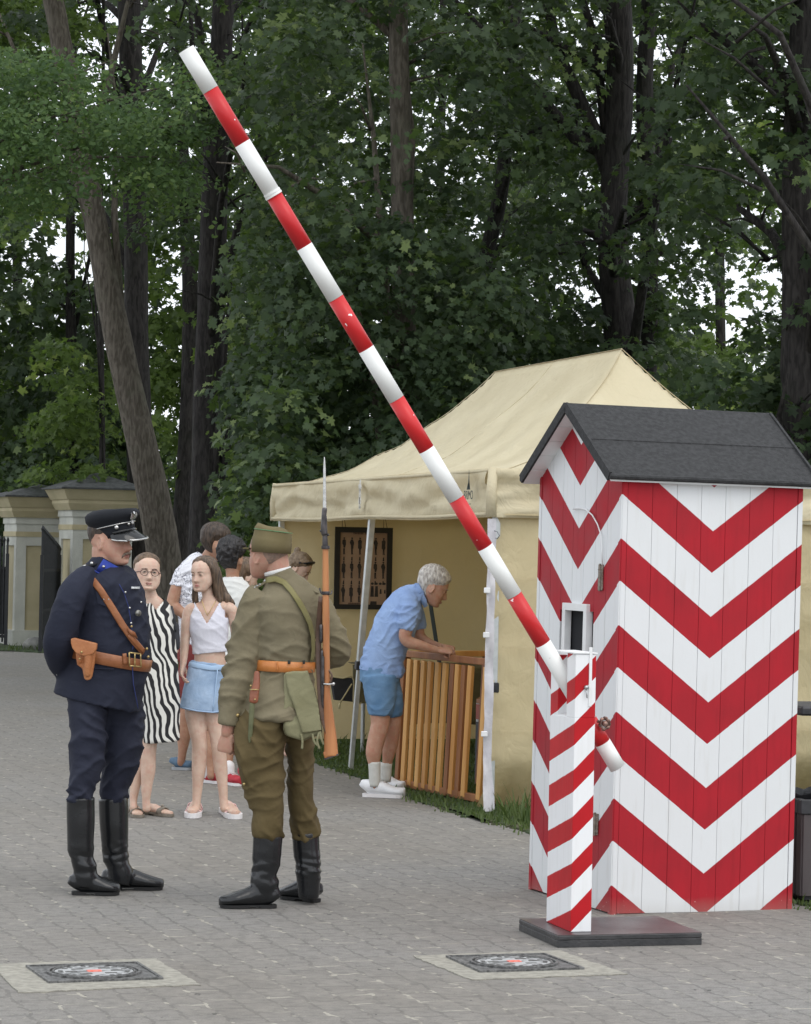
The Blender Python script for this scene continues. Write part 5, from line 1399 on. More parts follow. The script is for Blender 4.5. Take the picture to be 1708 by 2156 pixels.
def hand_add(mb, wrist, dirv, palmn, L=.185, curl=.3, thumb=1, spread=.06, tcurl=.3):
    """wrist -> fingers along dirv; palmn points out of the palm; thumb = +1/-1 side"""
    d = Vector(dirv).normalized(); pn_ = Vector(palmn); pn_ = (pn_ - d * pn_.dot(d)).normalized(); sd2 = d.cross(pn_) * thumb
    k = L / .185; w = Vector(wrist)
    mb.tube([w - d * .02 * k, w + d * .015 * k, w + d * .05 * k, w + d * .085 * k, w + d * .098 * k], [(.026 * k, .019 * k), (.029 * k, .019 * k), (.038 * k, .018 * k), (.041 * k, .015 * k), (.036 * k, .011 * k)], 16, ref=tuple(sd2))
    lens = [(.033, .92), (.011, 1.0), (-.012, .95), (-.034, .76)]
    for i, (off, ln) in enumerate(lens):
        st_p = w + d * (.086 - .004 * abs(i - 1)) * k + sd2 * off * k; dd = (d + sd2 * (off * 3.0 * spread / .06 * .3)).normalized()
        segs = [.042 * ln * k, .027 * ln * k, .021 * ln * k]; ang = [curl * 72 + i * 4 * curl, curl * 88, curl * 50]
        pts_ = [st_p - dd * .01]; cur = st_p; a = 0
        pts_.append(cur)
        for sg, an in zip(segs, ang):
            a += R(an); v = dd * math.cos(a) + pn_ * math.sin(a); cur = cur + v * sg; pts_.append(cur)
        r0 = .0083 * k * (1.0 if i < 3 else .88)
        mb.tube(pts_, [r0 * 1.05, r0 * 1.08, r0, r0 * .92, r0 * .78], 10, round_ends=True)
    st_p = w + d * .022 * k + sd2 * .026 * k
    v1 = (d * .75 + sd2 * .55 + pn_ * (.35 + .4 * tcurl)).normalized(); v2 = (d * .9 + sd2 * (.15 - .5 * tcurl) + pn_ * (.3 + .5 * tcurl)).normalized(); v3 = (d * .85 - sd2 * .5 * tcurl + pn_ * .35).normalized()
    p1 = st_p + v1 * .042 * k; p2 = p1 + v2 * .032 * k; p3 = p2 + v3 * .026 * k
    mb.tube([st_p, p1, p2, p3], [.0135 * k, .0115 * k, .0105 * k, .0085 * k], 12, round_ends=True)
def foot_add(mb, heel, toe, w=.045, h=.055, lift=.018, toeh=.022, shoe_=False):
    heel = Vector((heel.x, heel.y, 0)); toe = Vector((toe.x, toe.y, 0)); d = toe - heel; L = d.length
    u = d.normalized(); side = Vector((-u.y, u.x, 0))
    prof = [(0.015, .45, .55, 0.9), (.06, .68, .85, 1.0), (.2, .76, 1.0, 1.05), (.38, .78, 1.0, .95), (.55, .9, .78, .72), (.72, 1.0, .6, .5), (.86, .92, .48, .42), (.95, .66, .38, .36), (.995, .25, .2, .3)]
    if shoe_: prof = [(0.015, .5, .8, 0), (.05, .68, 1.05, 0), (.2, .74, 1.05, 0), (.36, .76, .98, 0), (.5, .86, .86, 0), (.64, .97, .68, 0), (.78, 1.0, .54, 0), (.9, .86, .46, 0), (.97, .56, .38, 0), (.998, .22, .25, 0)]
    pts_, rad = [], []
    for t, ww, hh, zz in prof:
        hz = max(h * hh, toeh) ; pts_.append(heel + u * L * t + Vector((0, 0, lift + hz))); rad.append((w * ww, hz))
    mb.tube(pts_, rad, 18, ref=tuple(side))
def sole(F, name, heel, toe, w, m, th=.014, heelh=.0, parent=None, grow=.004, z0=.002):
    heel = Vector((heel.x, heel.y, 0)); toe = Vector((toe.x, toe.y, 0)); d = toe - heel; L = d.length; u = d.normalized(); side = Vector((-u.y, u.x, 0))
    b = MB()
    prof = [(0, .35), (.03, .62), (.10, .74), (.3, .72), (.5, .80), (.7, .97), (.82, .97), (.92, .78), (.98, .45), (1.0, .15)]
    def outline(t0, t1, z, tz):
        ps = [(t, ww) for t, ww in prof if t0 - 1e-6 <= t <= t1 + 1e-6]
        return [heel + u * L * t * 1.01 + side * (w * ww + grow) + Vector((0, 0, z)) for t, ww in ps] + [heel + u * L * t * 1.01 - side * (w * ww + grow) + Vector((0, 0, z)) for t, ww in ps[::-1]]
    b.prism(outline(0, 1, z0 + heelh, 0), (0, 0, th))
    if heelh: b.prism(outline(0, .3, z0, 0), (0, 0, heelh))
    if heelh: b.prism([p + Vector((0, 0, 0)) for p in outline(.5, 1, z0 + .001, 0)], (0, 0, heelh))
    return b.build(name, m, parent or F.root, False, origin=F.o)
def cut(o, keep):
    """delete faces of a garment whose centre (world) fails keep"""
    bm = bmesh.new(); bm.from_mesh(o.data); off = Vector(o.parent.location) if o.parent else Vector((0, 0, 0))
    if o.parent and o.parent.parent: off += Vector(o.parent.parent.location)
    dead = [f for f in bm.faces if not keep(f.calc_center_median() + off)]
    bmesh.ops.delete(bm, geom=dead, context='FACES'); bm.to_mesh(o.data); bm.free()

def skin(name, a, b_, red=None):
    g = NG(name); tcn = g.tc('Object')
    c = g.mix(g.rng(g.noise(tcn, 11, 4), .35, .65), a, b_)
    c = g.mix(g.rng(g.noise(tcn, 34, 3), .45, .7, 0, .6), c, red or tuple(x * y for x, y in zip(a, (1.0, .72, .68))))
    g.fin(c, .48, g.bump(g.noise(tcn, 160, 3), .18, .004), spec=.4); g.b.inputs['Subsurface Weight'].default_value = .12; g.b.inputs['Subsurface Radius'].default_value = (.02, .008, .005); g.b.inputs['Subsurface Scale'].default_value = .6
    return g.m
def cloth(name, a, b_, scale=5, weave=420, bump=.35, rough=.85, sheen=.0, lo=.35, hi=.65, crease=1.0):
    g = NG(name); tcn = g.tc('Object')
    c = g.mix(g.rng(g.noise(tcn, scale, 5), lo, hi), a, b_)
    c = g.mix(g.rng(g.noise(tcn, weave, 2), .3, .7, 0, .25), c, tuple(x * .6 for x in a))
    cr = g.math('ABSOLUTE', g.math('SUBTRACT', g.noise(g.mapping(tcn, rot=(.3, .5, .7), sc=(1, .75, 1.25)), 7, 2, .6), .5))
    cr2 = g.math('ABSOLUTE', g.math('SUBTRACT', g.noise(g.mapping(tcn, loc=(4, 2, 1), rot=(.9, .2, .5)), 12, 2, .5), .5))
    h = g.math('ADD', g.math('MULTIPLY', cr, -1.5 * crease), g.math('MULTIPLY', cr2, -.5 * crease))
    h = g.math('ADD', h, g.math('MULTIPLY', g.noise(tcn, weave, 2), .08))
    g.fin(c, rough, g.bump(h, bump, .02), spec=.25)
    if sheen: g.b.inputs['Sheen Weight'].default_value = sheen
    return g.m
def leather(name, a, b_, rough=.35, scale=14, bump=.2):
    return mat(name, a, rough, b_, scale, bump=bump, bscale=90, detail=5)
SKIN_RED = skin('ruddy_skin', (.43, .235, .165), (.53, .32, .235), (.47, .20, .15))
SKIN_PALE = skin('pale_skin', (.54, .375, .285), (.64, .47, .37), (.55, .32, .25))
SKIN_TAN = skin('tanned_skin', (.37, .20, .13), (.46, .27, .18), (.36, .16, .10))
NAVY = cloth('navy_wool', (.016, .019, .034), (.024, .028, .047), 4, 500, .4, .8)
NAVY2 = cloth('navy_breeches_wool', (.020, .023, .040), (.030, .034, .054), 4, 500, .5, .8)
BOOTB = leather('black_boot_leather', (.009, .010, .011), (.015, .016, .018), .24, 6, .06)
SOLEB = mat('black_rubber_sole', (.010, .010, .010), .7)
BELTM = leather('brown_belt_leather', (.24, .085, .03), (.34, .13, .05), .42)
HOLM = leather('orange_brown_leather', (.36, .13, .045), (.46, .19, .075), .40)
SILV = mat('silver_metal', (.62, .62, .60), .25, (.45, .45, .44), 50, metal=.9)
BRASS = mat('brass_metal', (.48, .36, .16), .35, metal=.8)
BLUEP = mat('bright_blue_facing', (.020, .040, .27), .8, (.028, .06, .34), 30)
BLACKG = mat('black_patent_visor', (.008, .009, .010), .12)
CAPM = cloth('black_cap_cloth', (.010, .012, .016), (.017, .019, .024), 8, 500, .1, .8, crease=.1)
HAIRD = mat('dark_brown_hair', (.020, .013, .009), .5, (.075, .05, .034), 75, bump=.6, bscale=120, stretch=(1, 1, .25))
HAIRB = mat('brown_hair', (.060, .036, .020), .5, (.17, .11, .065), 75, bump=.6, bscale=120, stretch=(1, 1, .25))
HAIRK = mat('black_hair', (.008, .007, .008), .5, (.022, .020, .021), 40, bump=.8, bscale=70)
HAIRW = mat('white_hair', (.66, .63, .58), .6, (.28, .25, .22), 70, bump=.8, bscale=90, stretch=(1, 1, .4))
CREASE_ = 0
STUB = mat('grey_moustache_hair', (.10, .07, .05), .7, (.26, .20, .15), 60)

# ================================================================== OFFICER
F = Fig('navy uniformed officer with peaked cap, brown cross belt and black riding boots', 205, 1885)
TQ = 38
T_off = [(204, 1481, TQ, 97, 82), (214, 1438, TQ, 94, 80), (224, 1400, TQ, 90, 76), (228, 1383, TQ, 88, 74), (231, 1350, TQ, 87, 77), (232, 1310, TQ, 84, 77), (229, 1268, TQ, 78, 78), (225, 1238, TQ, 70, 80), (217, 1219, TQ, 56, 70), (211, 1208, TQ, 41, 46), (209, 1204, TQ, 28, 34)]
b = MB(); F.tube(b, T_off, 40)
F.tube(b, [(178, 1216, -20, 26, 30), (160, 1240, -42, 33, 34), (141, 1290, -50, 35, 34), (126, 1345, -38, 34, 32), (124, 1378, -8, 29, 30), (136, 1408, 30, 25, 26), (162, 1424, 60, 21, 22), (190, 1430, 78, 18, 18)], 24, True)
F.tube(b, [(262, 1214, 85, 26, 30), (274, 1250, 100, 30, 30), (280, 1300, 106, 28, 28), (268, 1360, 104, 26, 26), (225, 1405, 110, 22, 22)], 20, True)
tun = fuse(b, 'tunic', NAVY, F.root, F.o, .008, 10, wr=folds(.006, 62, 2, 1.2, -.1, .006))
hm = head_matrix(F, 231, 1136, TQ, 108, 64, 1)
b = MB(); head_add(b, hm, 1.16)
F.tube(b, [(218, 1225, TQ, 30, 32), (224, 1190, TQ, 31, 32), (226, 1160, TQ, 33, 34), (229, 1140, TQ, 30, 30)], 20)
F.tube(b, [(218, 1232, TQ, 34, 44), (228, 1300, TQ, 70, 60), (226, 1400, TQ, 70, 60), (215, 1470, TQ + 5, 60, 60)], 20)
for pts_ in ([(180, 1215, -10, 22), (142, 1290, -46, 22), (128, 1350, -34, 20), (136, 1405, 30, 16), (165, 1424, 60, 14), (190, 1430, 80, 13)], [(262, 1216, 85, 22), (276, 1290, 104, 20), (262, 1370, 104, 17), (222, 1405, 110, 14)],
             [(188, 1450, 10, 34), (184, 1560, 4, 27), (174, 1660, 0, 20), (170, 1740, 0, 18), (172, 1810, 0, 12)], [(252, 1450, 62, 34), (252, 1560, 74, 30), (240, 1660, 83, 20), (241, 1740, 85, 18), (246, 1815, 85, 12)]):
    F.tube(b, pts_, 14, True)
hand_add(b, F.p(188, 1430, 80), (1, 0, .2), (0, 1, 0), .18, .7, 1)
fuse(b, 'body', SKIN_RED, F.root, F.o, .0045, 2)
face_bits(F, hm, F.root, STUB, brow=False, lips=(.38, .15, .12))
S_ = hm.to_scale()[0]
b = MB()
b.tube([hm @ Vector(p) for p in ((-.135, -.36, .13), (-.125, -.385, .185), (-.09, -.415, .228), (-.04, -.445, .245), (0, -.45, .24), (.04, -.445, .245), (.09, -.415, .228), (.125, -.385, .185), (.135, -.36, .13))], [(S_ * .010, S_ * .010), (S_ * .020, S_ * .018), (S_ * .026, S_ * .022), (S_ * .030, S_ * .024), (S_ * .024, S_ * .018), (S_ * .030, S_ * .024), (S_ * .026, S_ * .022), (S_ * .020, S_ * .018), (S_ * .010, S_ * .010)], 10)
b.build('moustache', STUB, F.root, True, origin=F.o)
b = MB(); hair_add(b, hm, short_hair(.8, .60, .34, .60), .008, .004, 0); b.build('hair', HAIRD, F.root, True, origin=F.o)
# cap
b = MB(); cp = [(247, 1131, 38, 39, 41), (244, 1119, 38, 41, 42), (241, 1106, 38, 44, 44), (239, 1098, 38, 53, 51), (237.5, 1091, 38, 58.5, 56), (236, 1082, 38, 58.5, 55), (235.5, 1076, 38, 52, 49), (235, 1073, 38, 40, 38), (235, 1072, 38, 16, 16)]
pc_ = [F.p(*r[:3]) for r in cp]; b.tube(pc_, [(r[3] / F.s, r[4] / F.s) for r in cp], 48, ref=(1, 0, 0)); cap = b.build('cap', CAPM, F.root, True, origin=F.o)
capaxis = (F.p(238, 1090, 38) - F.p(247, 1131, 38)).normalized(); ca1 = Vector((1, 0, 0)); ca1 = (ca1 - capaxis * ca1.dot(capaxis)).normalized(); ca2 = capaxis.cross(ca1)
def capring(vx, vy, r1, r2, th0, th1, n=28, up=0):
    c = F.p(vx, vy, 38) + capaxis * up
    return [c + ca1 * (r1 / F.s * math.cos(R(th0 + (th1 - th0) * k / n))) + ca2 * (r2 / F.s * math.sin(R(th0 + (th1 - th0) * k / n))) for k in range(n + 1)]
b = MB(); b.tube(capring(241, 1106.5, 44.5, 45, 0, 360, 60), [.0035] * 61, 6); b.build('silver_piping', SILV, cap, True, origin=F.o)
# visor at the front of the cap
b = MB(); fr0 = -32
n = 24; inn, out_ = [], []
for k in range(n + 1):
    a = fr0 - 72 + 144 * k / n; q_ = math.cos(R((a - fr0) * 90 / 74)) ** .7 if abs(a - fr0) < 73 else 0
    c = F.p(247, 1127, 38)
    e = ca1 * math.cos(R(a)) + ca2 * math.sin(R(a))
    inn.append(c + e * (40.5 / F.s) + capaxis * .010); out_.append(c + e * ((41 + 25 * q_) / F.s) - capaxis * (.006 + .038 * q_))
vs = inn + out_ + [p - capaxis * .004 for p in inn] + [p - capaxis * .004 for p in out_]; m_ = n + 1
fs = []
for k in range(n): fs += [(k, k + 1, m_ + k + 1, m_ + k), (2 * m_ + k, 3 * m_ + k, 3 * m_ + k + 1, 2 * m_ + k + 1), (m_ + k, m_ + k + 1, 3 * m_ + k + 1, 3 * m_ + k)]
b.add(vs, fs); vis = b.build('visor', BLACKG, cap, True, origin=F.o)
b = MB(); b.tube([p - capaxis * .002 for p in out_], [(.005, .0045)] * len(out_), 8); b.build('visor_rim', SILV, cap, True, origin=F.o)
b = MB(); b.tube(capring(245.2, 1122, 43, 44, -95, 32, 24), [(.0065, .002)] * 25, 6, ref=tuple(capaxis)); b.build('chin_strap', BLACKG, cap, True, origin=F.o)
b = MB(); q_ = capring(244, 1112, 45, 46, fr0 - 50, fr0 - 50, 1)[0]; e_ = (q_ - F.p(244, 1112, 38)).normalized()
b.tube([q_, q_ + e_ * .006], [.011, .008], 12); b.build('strap_button', SILV, cap, True, origin=F.o)
b = MB()
for dq in (-7, 8): q_ = capring(241.5, 1110.5, 46, 47, fr0 + dq - 4, fr0 + dq - 4, 1)[0]; b.ball(q_, .0075, 10)
b.build('cap_star', SILV, cap, True, origin=F.o)
# spread-winged badge
b = MB(); a0_ = fr0 - 2; c_ = F.p(239.5, 1106, 38); e_ = (ca1 * math.cos(R(a0_)) + ca2 * math.sin(R(a0_))); tan_ = capaxis.cross(e_).normalized(); org = c_ + e_ * (50 / F.s) - capaxis * .0
def eag(pl, th=.004): b.prism([org + tan_ * x * .9 + capaxis * z * .8 + e_ * (.022 * min(1, max(0, z / .03))) for x, z in pl], e_ * th)
eag([(-.005, .0), (.005, .0), (.008, .022), (.004, .036), (-.004, .036), (-.008, .022)]); eag([(.006, .034), (.020, .046), (.024, .030), (.020, .012), (.012, .006), (.007, .018)]); eag([(-.006, .034), (-.020, .046), (-.024, .030), (-.020, .012), (-.012, .006), (-.007, .018)]); eag([(-.004, .036), (.004, .036), (.006, .046), (0, .052), (-.006, .046)], .006); eag([(-.010, -.012), (.010, -.012), (.004, .002), (-.004, .002)])
b.build('cap_badge', SILV, cap, origin=F.o)
# collar
b = MB(); cl_ = [(208, 1226, TQ, 52, 58), (213, 1214, TQ, 45, 48), (222, 1197, TQ, 38, 40), (232, 1180, TQ, 34.5, 37.5)]
F.tube(b, cl_, 32); fuse(b, 'collar', NAVY, F.root, F.o, .006, 4)
b = MB(); ctr = [F.p(218, 1205, TQ), F.p(231, 1182, TQ)]; cax = (ctr[1] - ctr[0]).normalized(); c1 = (Vector((1, 0, 0)) - cax * cax.x).normalized(); c2 = cax.cross(c1)
def cring(k, r1, r2, a): c = ctr[0].lerp(ctr[1], k); return c + c1 * (r1 / F.s * math.cos(R(a))) + c2 * (r2 / F.s * math.sin(R(a)))
def cpatch(k0, k1, a0, a1, lift, m, nm):
    b = MB(); nn = 12; rows = []
    for (k, rr1, rr2) in ((k0, 39.5 - 4.2 * k0 + lift, 41 - 4.2 * k0 + lift), (k1, 39.5 - 4.2 * k1 + lift, 41 - 4.2 * k1 + lift)):
        rows.append([cring(k, rr1, rr2, a0 + (a1 - a0) * j / nn) for j in range(nn + 1)])
    for r in list(rows): rows.append([p + (p - ctr[0].lerp(ctr[1], .5)).normalized() * -.004 for p in r])
    vs = sum(rows, []); m_ = nn + 1
    b.add(vs, [(j, j + 1, m_ + j + 1, m_ + j) for j in range(nn)] + [(2 * m_ + j, 3 * m_ + j, 3 * m_ + j + 1, 2 * m_ + j + 1) for j in range(nn)] + [(j, 2 * m_ + j, 2 * m_ + j + 1, j + 1) for j in range(nn)] + [(m_ + j, m_ + j + 1, 3 * m_ + j + 1, 3 * m_ + j) for j in range(nn)] + [(0, m_, 3 * m_, 2 * m_), (nn, 2 * m_ + nn, 3 * m_ + nn, m_ + nn)])
    b.build(nm, m, F.root, True, origin=F.o)
cpatch(-.05, 1.02, -106, -40, 3.6, BLUEP, 'collar_patch'); cpatch(-.05, 1.02, -24, 6, 3.6, BLUEP, 'collar_patch'); cpatch(-.20, -.10, -125, -34, 5, BLUEP, 'collar_piping')
b = MB(); b.ball(cring(.5, 42.5, 44, -92), .008, 10); b.build('collar_star', SILV, F.root, True, origin=F.o)
# cross strap, waist belt
b = MB(); F.ribbon(b, T_off, [(174, 1200), (190, 1215), (212, 1243), (234, 1277), (258, 1316), (282, 1350), (303, 1374)], 15, 5, .003); st1 = b.build('cross_strap', BELTM, F.root, True, origin=F.o)
b = MB(); F.patch(b, T_off, [(268, 1322), (284, 1331), (290, 1345), (273, 1336)], 9, .004); F.ribbon(b, T_off, [(272, 1336), (286, 1352), (304, 1372)], 11, 7.5, .0025); b.build('strap_loop', BELTM, st1, True, origin=F.o)
b = MB(); b.ball(F.surf(T_off, 277, 1319, 9), .006, 8); b.ball(F.surf(T_off, 309, 1366, 9), .007, 8); b.ball(F.surf(T_off, 312, 1383, 9), .007, 8); b.build('strap_stud', BRASS, st1, True, origin=F.o)
def ringband(F, c0, c1, ra, rb, m, nm, dv, th=.004, n=64, a0=0, a1=360, parent=None):
    """closed band round the body between two centre lines"""
    b = MB(); A, B_ = F.p(c0[0], c0[1], dv), F.p(c1[0], c1[1], dv); ax = (B_ - A).normalized(); e1 = (Vector((1, 0, 0)) - ax * ax.x).normalized(); e2 = ax.cross(e1)
    def pt(c, k, g_): a = R(a0 + (a1 - a0) * k / n); return c + e1 * ((ra / F.s + g_) * math.cos(a)) + e2 * ((rb / F.s + g_) * math.sin(a))
    rows = [[pt(A, k, 0) for k in range(n + 1)], [pt(A.lerp(B_, .06), k, th) for k in range(n + 1)], [pt(A.lerp(B_, .94), k, th) for k in range(n + 1)], [pt(B_, k, 0) for k in range(n + 1)]]
    m_ = n + 1; b.add(sum(rows, []), [(r * m_ + k, r * m_ + k + 1, (r + 1) * m_ + k + 1, (r + 1) * m_ + k) for r in range(3) for k in range(n)])
    return b.build(nm, m, parent or F.root, True, origin=F.o)
blt = ringband(F, (224.5, 1397), (229.5, 1372), 92, 79, BELTM, 'belt', TQ, .005)
b = MB(); B1 = [(T[0], T[1], T[2], T[3] + 5, T[4] + 5) for T in T_off]
for seg in (((272, 1374), (296, 1377)), ((273, 1402), (297, 1404)), ((272, 1374), (273, 1402)), ((296, 1377), (297, 1404)), ((284, 1376), (284, 1402))): F.ribbon(b, B1, seg, 3.4, 3.5, .003)
b.build('belt_buckle', BRASS, blt, True, origin=F.o)
b = MB(); F.ribbon(b, B1, [(262, 1376), (264, 1400)], 9, 1.5, .003); b.build('belt_loop', BELTM, blt, True, origin=F.o)
# piping, buttons, pockets
b = MB(); F.ribbon(b, T_off, [(246, 1221), (262, 1250), (270, 1275), (276, 1310), (281, 1356), (279, 1368)], 1.8, 2.2, .002); F.ribbon(b, T_off, [(279, 1404), (281, 1440), (291, 1492)], 1.9, 2.4, .002)
b.build('front_piping', mat('dark_blue_piping', (.022, .036, .15), .8), tun, True, origin=F.o)
for (x, y) in ((264, 1247), (273, 1280), (276, 1312), (287, 1342), (229, 1262), (297, 1268), (219, 1242 + 20)):
    b = MB(); b.ball(F.surf(T_off, x, y, 4), .0058, 10); b.build('button', SILV, tun, True, origin=F.o)
b = MB(); F.patch(b, T_off, [(202, 1244), (236, 1247), (238, 1270), (222, 1276), (206, 1270)], 3.5, .003); b.build('pocket_flap', NAVY, tun, origin=F.o)
b = MB(); F.ribbon(b, T_off, [(158, 1405), (200, 1408), (240, 1409)], 3, 2.2, .003); b.build('pocket_welt', NAVY, tun, True, origin=F.o)
b = MB(); F.patch(b, T_off, [(276, 1236), (294, 1236), (294, 1240), (276, 1240)], 4, .003); b.build('ribbon_bar', SILV, tun, origin=F.o)
b = MB(); c_ = F.surf(T_off, 291, 1291, 4.5); b.tube([c_, c_ + Vector((.002, -.004, 0))], [.016, .014], 12); b.build('breast_badge', mat('dull_metal_badge', (.12, .12, .10), .45, (.3, .3, .28), 90, metal=.6), tun, True, origin=F.o)
b = MB(); e0, e1_ = F.p(172, 1196, -8), F.p(203, 1187, 12); b.bar(e0, e1_, .045, .010, bev=.003); ep_ = b.build('shoulder_board', CAPM, F.root, origin=F.o)
b = MB(); b.bar(e0.lerp(e1_, .1) + Vector((0, 0, .008)), e0.lerp(e1_, .3) + Vector((0, 0, .008)), .012, .006); b.ball(e0.lerp(e1_, .7) + Vector((0, 0, .008)), .009, 8); b.build('silver_star', SILV, ep_, True, origin=F.o)
b = MB(); A_ = F.p(124, 1402, 12); b.bar(F.p(119, 1421, 0), F.p(132, 1417, 8), .004, .006); b.build('cuff_trim', SILV, tun, origin=F.o)
# breeches
b = MB()
F.tube(b, [(190, 1440, 15, 60, 58), (184, 1490, 8, 46, 50), (186, 1540, 4, 40, 46), (186, 1590, 2, 37, 42), (181, 1625, 0, 33, 38), (172, 1655, 0, 30, 31), (170, 1690, 0, 26, 27)], 26)
F.tube(b, [(245, 1440, 55, 56, 55), (254, 1495, 66, 48, 48), (256, 1545, 72, 46, 46), (252, 1595, 78, 41, 42), (245, 1632, 82, 35, 38), (238, 1658, 84, 31, 32), (238, 1690, 84, 27, 28)], 26)
fuse(b, 'breeches', NAVY2, F.root, F.o, .008, 8, wr=folds(.013, 72, 5, 1.0, .0, .008))
def boots(F, shaft, heel, toe, w=.056, h=.052, seed=1, m=None):
    b = MB(); F.tube(b, shaft, 24); foot_add(b, heel, toe, w, h, .010)
    def wr(co, no):
        z = co[:, 2]; k = np.exp(-((z - .17) / .055) ** 2)
        return k * .008 * vnoise(co * np.array((1, 1, 3.0)), 22, seed, 2) + .0015 * vnoise(co, 18, seed + 3, 2)
    bt_ = fuse(b, 'boot', m or BOOTB, F.root, F.o, .006, 5, wr=wr)
    sole(F, 'boot_sole', heel.lerp(toe, .015), heel.lerp(toe, .965), w * .9, SOLEB, .007, .008, bt_, grow=-.003)
    return bt_
boots(F, [(170, 1678, 0, 30, 30), (170, 1730, 0, 29.5, 29), (170, 1790, 0, 28, 28), (176, 1818, 0, 23.5, 25), (180, 1845, 0, 26, 25), (178, 1866, 0, 26, 22)], G(149, 1884), G(254, 1885), seed=3)
boots(F, [(238, 1680, 84, 31, 31), (240, 1735, 84, 30.5, 31), (243, 1795, 84, 29, 29), (250, 1822, 84, 25, 26), (254, 1842, 84, 27, 25), (250, 1858, 84, 26, 22)], G(218, 1873), G(346, 1874), seed=8)
# holster on the belt : hangs from it, a thing of its own
H = Fig('orange-brown leather pistol holster hanging on the officer\'s belt', 178, 1885, 'holster', None, 'holster')
H.root.location = F.p(178, 1432, -50); H.o = Vector(H.root.location); H.D = F.D; H.s = F.s
def HS(x, y, lift=0): return F.surf(T_off, x, y, lift)
b = MB(); base_dv = -66
def flat(poly, dv0, th, mb): mb.prism([F.p(x, y, dv0) for x, y in poly], Vector((0, th, 0)))
flat([(158, 1368), (202, 1368), (199, 1395), (194, 1424), (190, 1431), (182, 1433), (177, 1429), (173, 1408), (168, 1404), (162, 1400), (160, 1385)], base_dv, .03, b)
F.tube(b, [(186, 1374, base_dv - 2, 10, 9), (185, 1400, base_dv - 2, 8.5, 8), (184, 1419, base_dv - 1, 7, 6)], 14, True)
F.tube(b, [(168, 1374, base_dv, 7, 6), (168, 1392, base_dv, 6, 5)], 12, True)
fuse(b, 'holster_body', HOLM, H.root, H.o, .004, 3)
b = MB(); flat([(149, 1345), (156, 1343), (204, 1355), (203, 1367), (197, 1376), (186, 1381), (172, 1381), (160, 1375), (152, 1365), (149, 1354)], base_dv - 11, .040, b)
fuse(b, 'holster_flap', HOLM, H.root, H.o, .0035, 4)
b = MB(); b.ball(F.p(172, 1373, base_dv - 13), .006, 8); b.ball(F.p(168, 1387, base_dv - 10), .005, 8); b.build('stud', BRASS, H.root, True, origin=H.o)

# ================================================================== SOLDIER
F = Fig('olive uniformed soldier seen from behind, in field cap, orange belt and black boots', 600, 1912)
OLV = cloth('olive_drab_tunic', (.165, .143, .088), (.235, .205, .135), 4, 380, .55, .9, lo=.3, hi=.7)
OLV2 = cloth('olive_brown_breeches', (.092, .068, .029), (.134, .101, .047), 4, 420, .5, .9)
OLV3 = cloth('olive_field_cap_cloth', (.140, .115, .055), (.180, .150, .078), 6, 420, .25, .9, crease=.3)
ORB = leather('orange_belt_leather', (.48, .16, .035), (.58, .22, .06), .38)
TS = 32
T_sol = [(591, 1516, TS - 6, 88, 78), (594, 1470, TS - 4, 77, 68), (600, 1425, TS, 63, 50), (601, 1402, TS, 57, 46), (602, 1375, TS, 61, 52), (603, 1330, TS, 64, 56), (602, 1290, TS, 68, 58), (601, 1262, TS, 68, 54), (597, 1240, TS, 54, 42), (590, 1222, TS, 36, 34), (584, 1208, TS, 29, 29)]
b = MB(); F.tube(b, T_sol, 40)
F.tube(b, [(548, 1250, TS, 24, 26), (532, 1274, TS - 6, 31, 30), (522, 1330, TS - 8, 33, 31), (511, 1395, TS - 6, 34, 31), (499, 1450, TS - 14, 31, 28), (485, 1505, TS - 22, 25.5, 24), (481, 1528, TS - 24, 23, 22)], 26)
F.tube(b, [(645, 1254, TS, 26, 26), (668, 1276, TS + 4, 28, 28), (696, 1322, TS + 6, 29, 28), (714, 1364, TS + 6, 28, 26), (700, 1382, TS + 30, 25, 24), (668, 1390, TS + 62, 21, 21), (645, 1390, TS + 78, 18, 18)], 24, True)
fuse(b, 'tunic', OLV, F.root, F.o, .0075, 8, wr=folds(.011, 70, 12, 1.3, .0, .007))
hm = head_matrix(F, 565, 1167, TS + 3, 103, 226, 1)
b = MB(); head_add(b, hm, 1.08)
F.tube(b, [(592, 1250, TS, 40, 32), (588, 1218, TS, 26, 26), (584, 1195, TS, 26, 27), (580, 1170, TS, 27, 28)], 20)
F.tube(b, [(594, 1244, TS, 36, 28), (602, 1300, TS, 48, 40), (601, 1400, TS, 46, 38), (596, 1480, TS, 60, 46)], 20)
for pts_ in ([(548, 1272, TS, 17), (520, 1340, TS - 8, 20), (508, 1400, TS - 8, 18), (490, 1490, TS - 22, 15), (482, 1524, TS - 24, 14), (479, 1542, TS - 24, 13.5)], [(655, 1262, TS, 20), (700, 1330, TS + 6, 18), (712, 1366, TS + 8, 16), (672, 1390, TS + 60, 13), (640, 1392, TS + 84, 12)],
             [(565, 1480, 5, 34), (552, 1580, 0, 28), (560, 1690, 0, 22), (562, 1780, 0, 19), (557, 1840, 0, 12)], [(632, 1480, 45, 32), (634, 1580, 56, 26), (636, 1690, 62, 20), (645, 1780, 67, 17), (649, 1840, 67, 12)]):
    F.tube(b, pts_, 14, True)
hand_add(b, F.p(479, 1540, TS - 24), (-.12, .05, -1), (.35, .75, 0), .185, .85, 1, tcurl=.8)
hand_add(b, F.p(642, 1391, TS + 82), (-1, .2, 0), (0, 0, -1), .18, .6, 1)
fuse(b, 'body', SKIN_RED, F.root, F.o, .003, 1)
face_bits(F, hm, F.root, STUB)
b = MB(); hair_add(b, hm, short_hair(.8, .60, .30, .60), .006, .003, 0); b.build('hair', mat('cropped_grey_hair', (.30, .20, .15), .8, (.20, .15, .12), 90), F.root, True, origin=F.o)
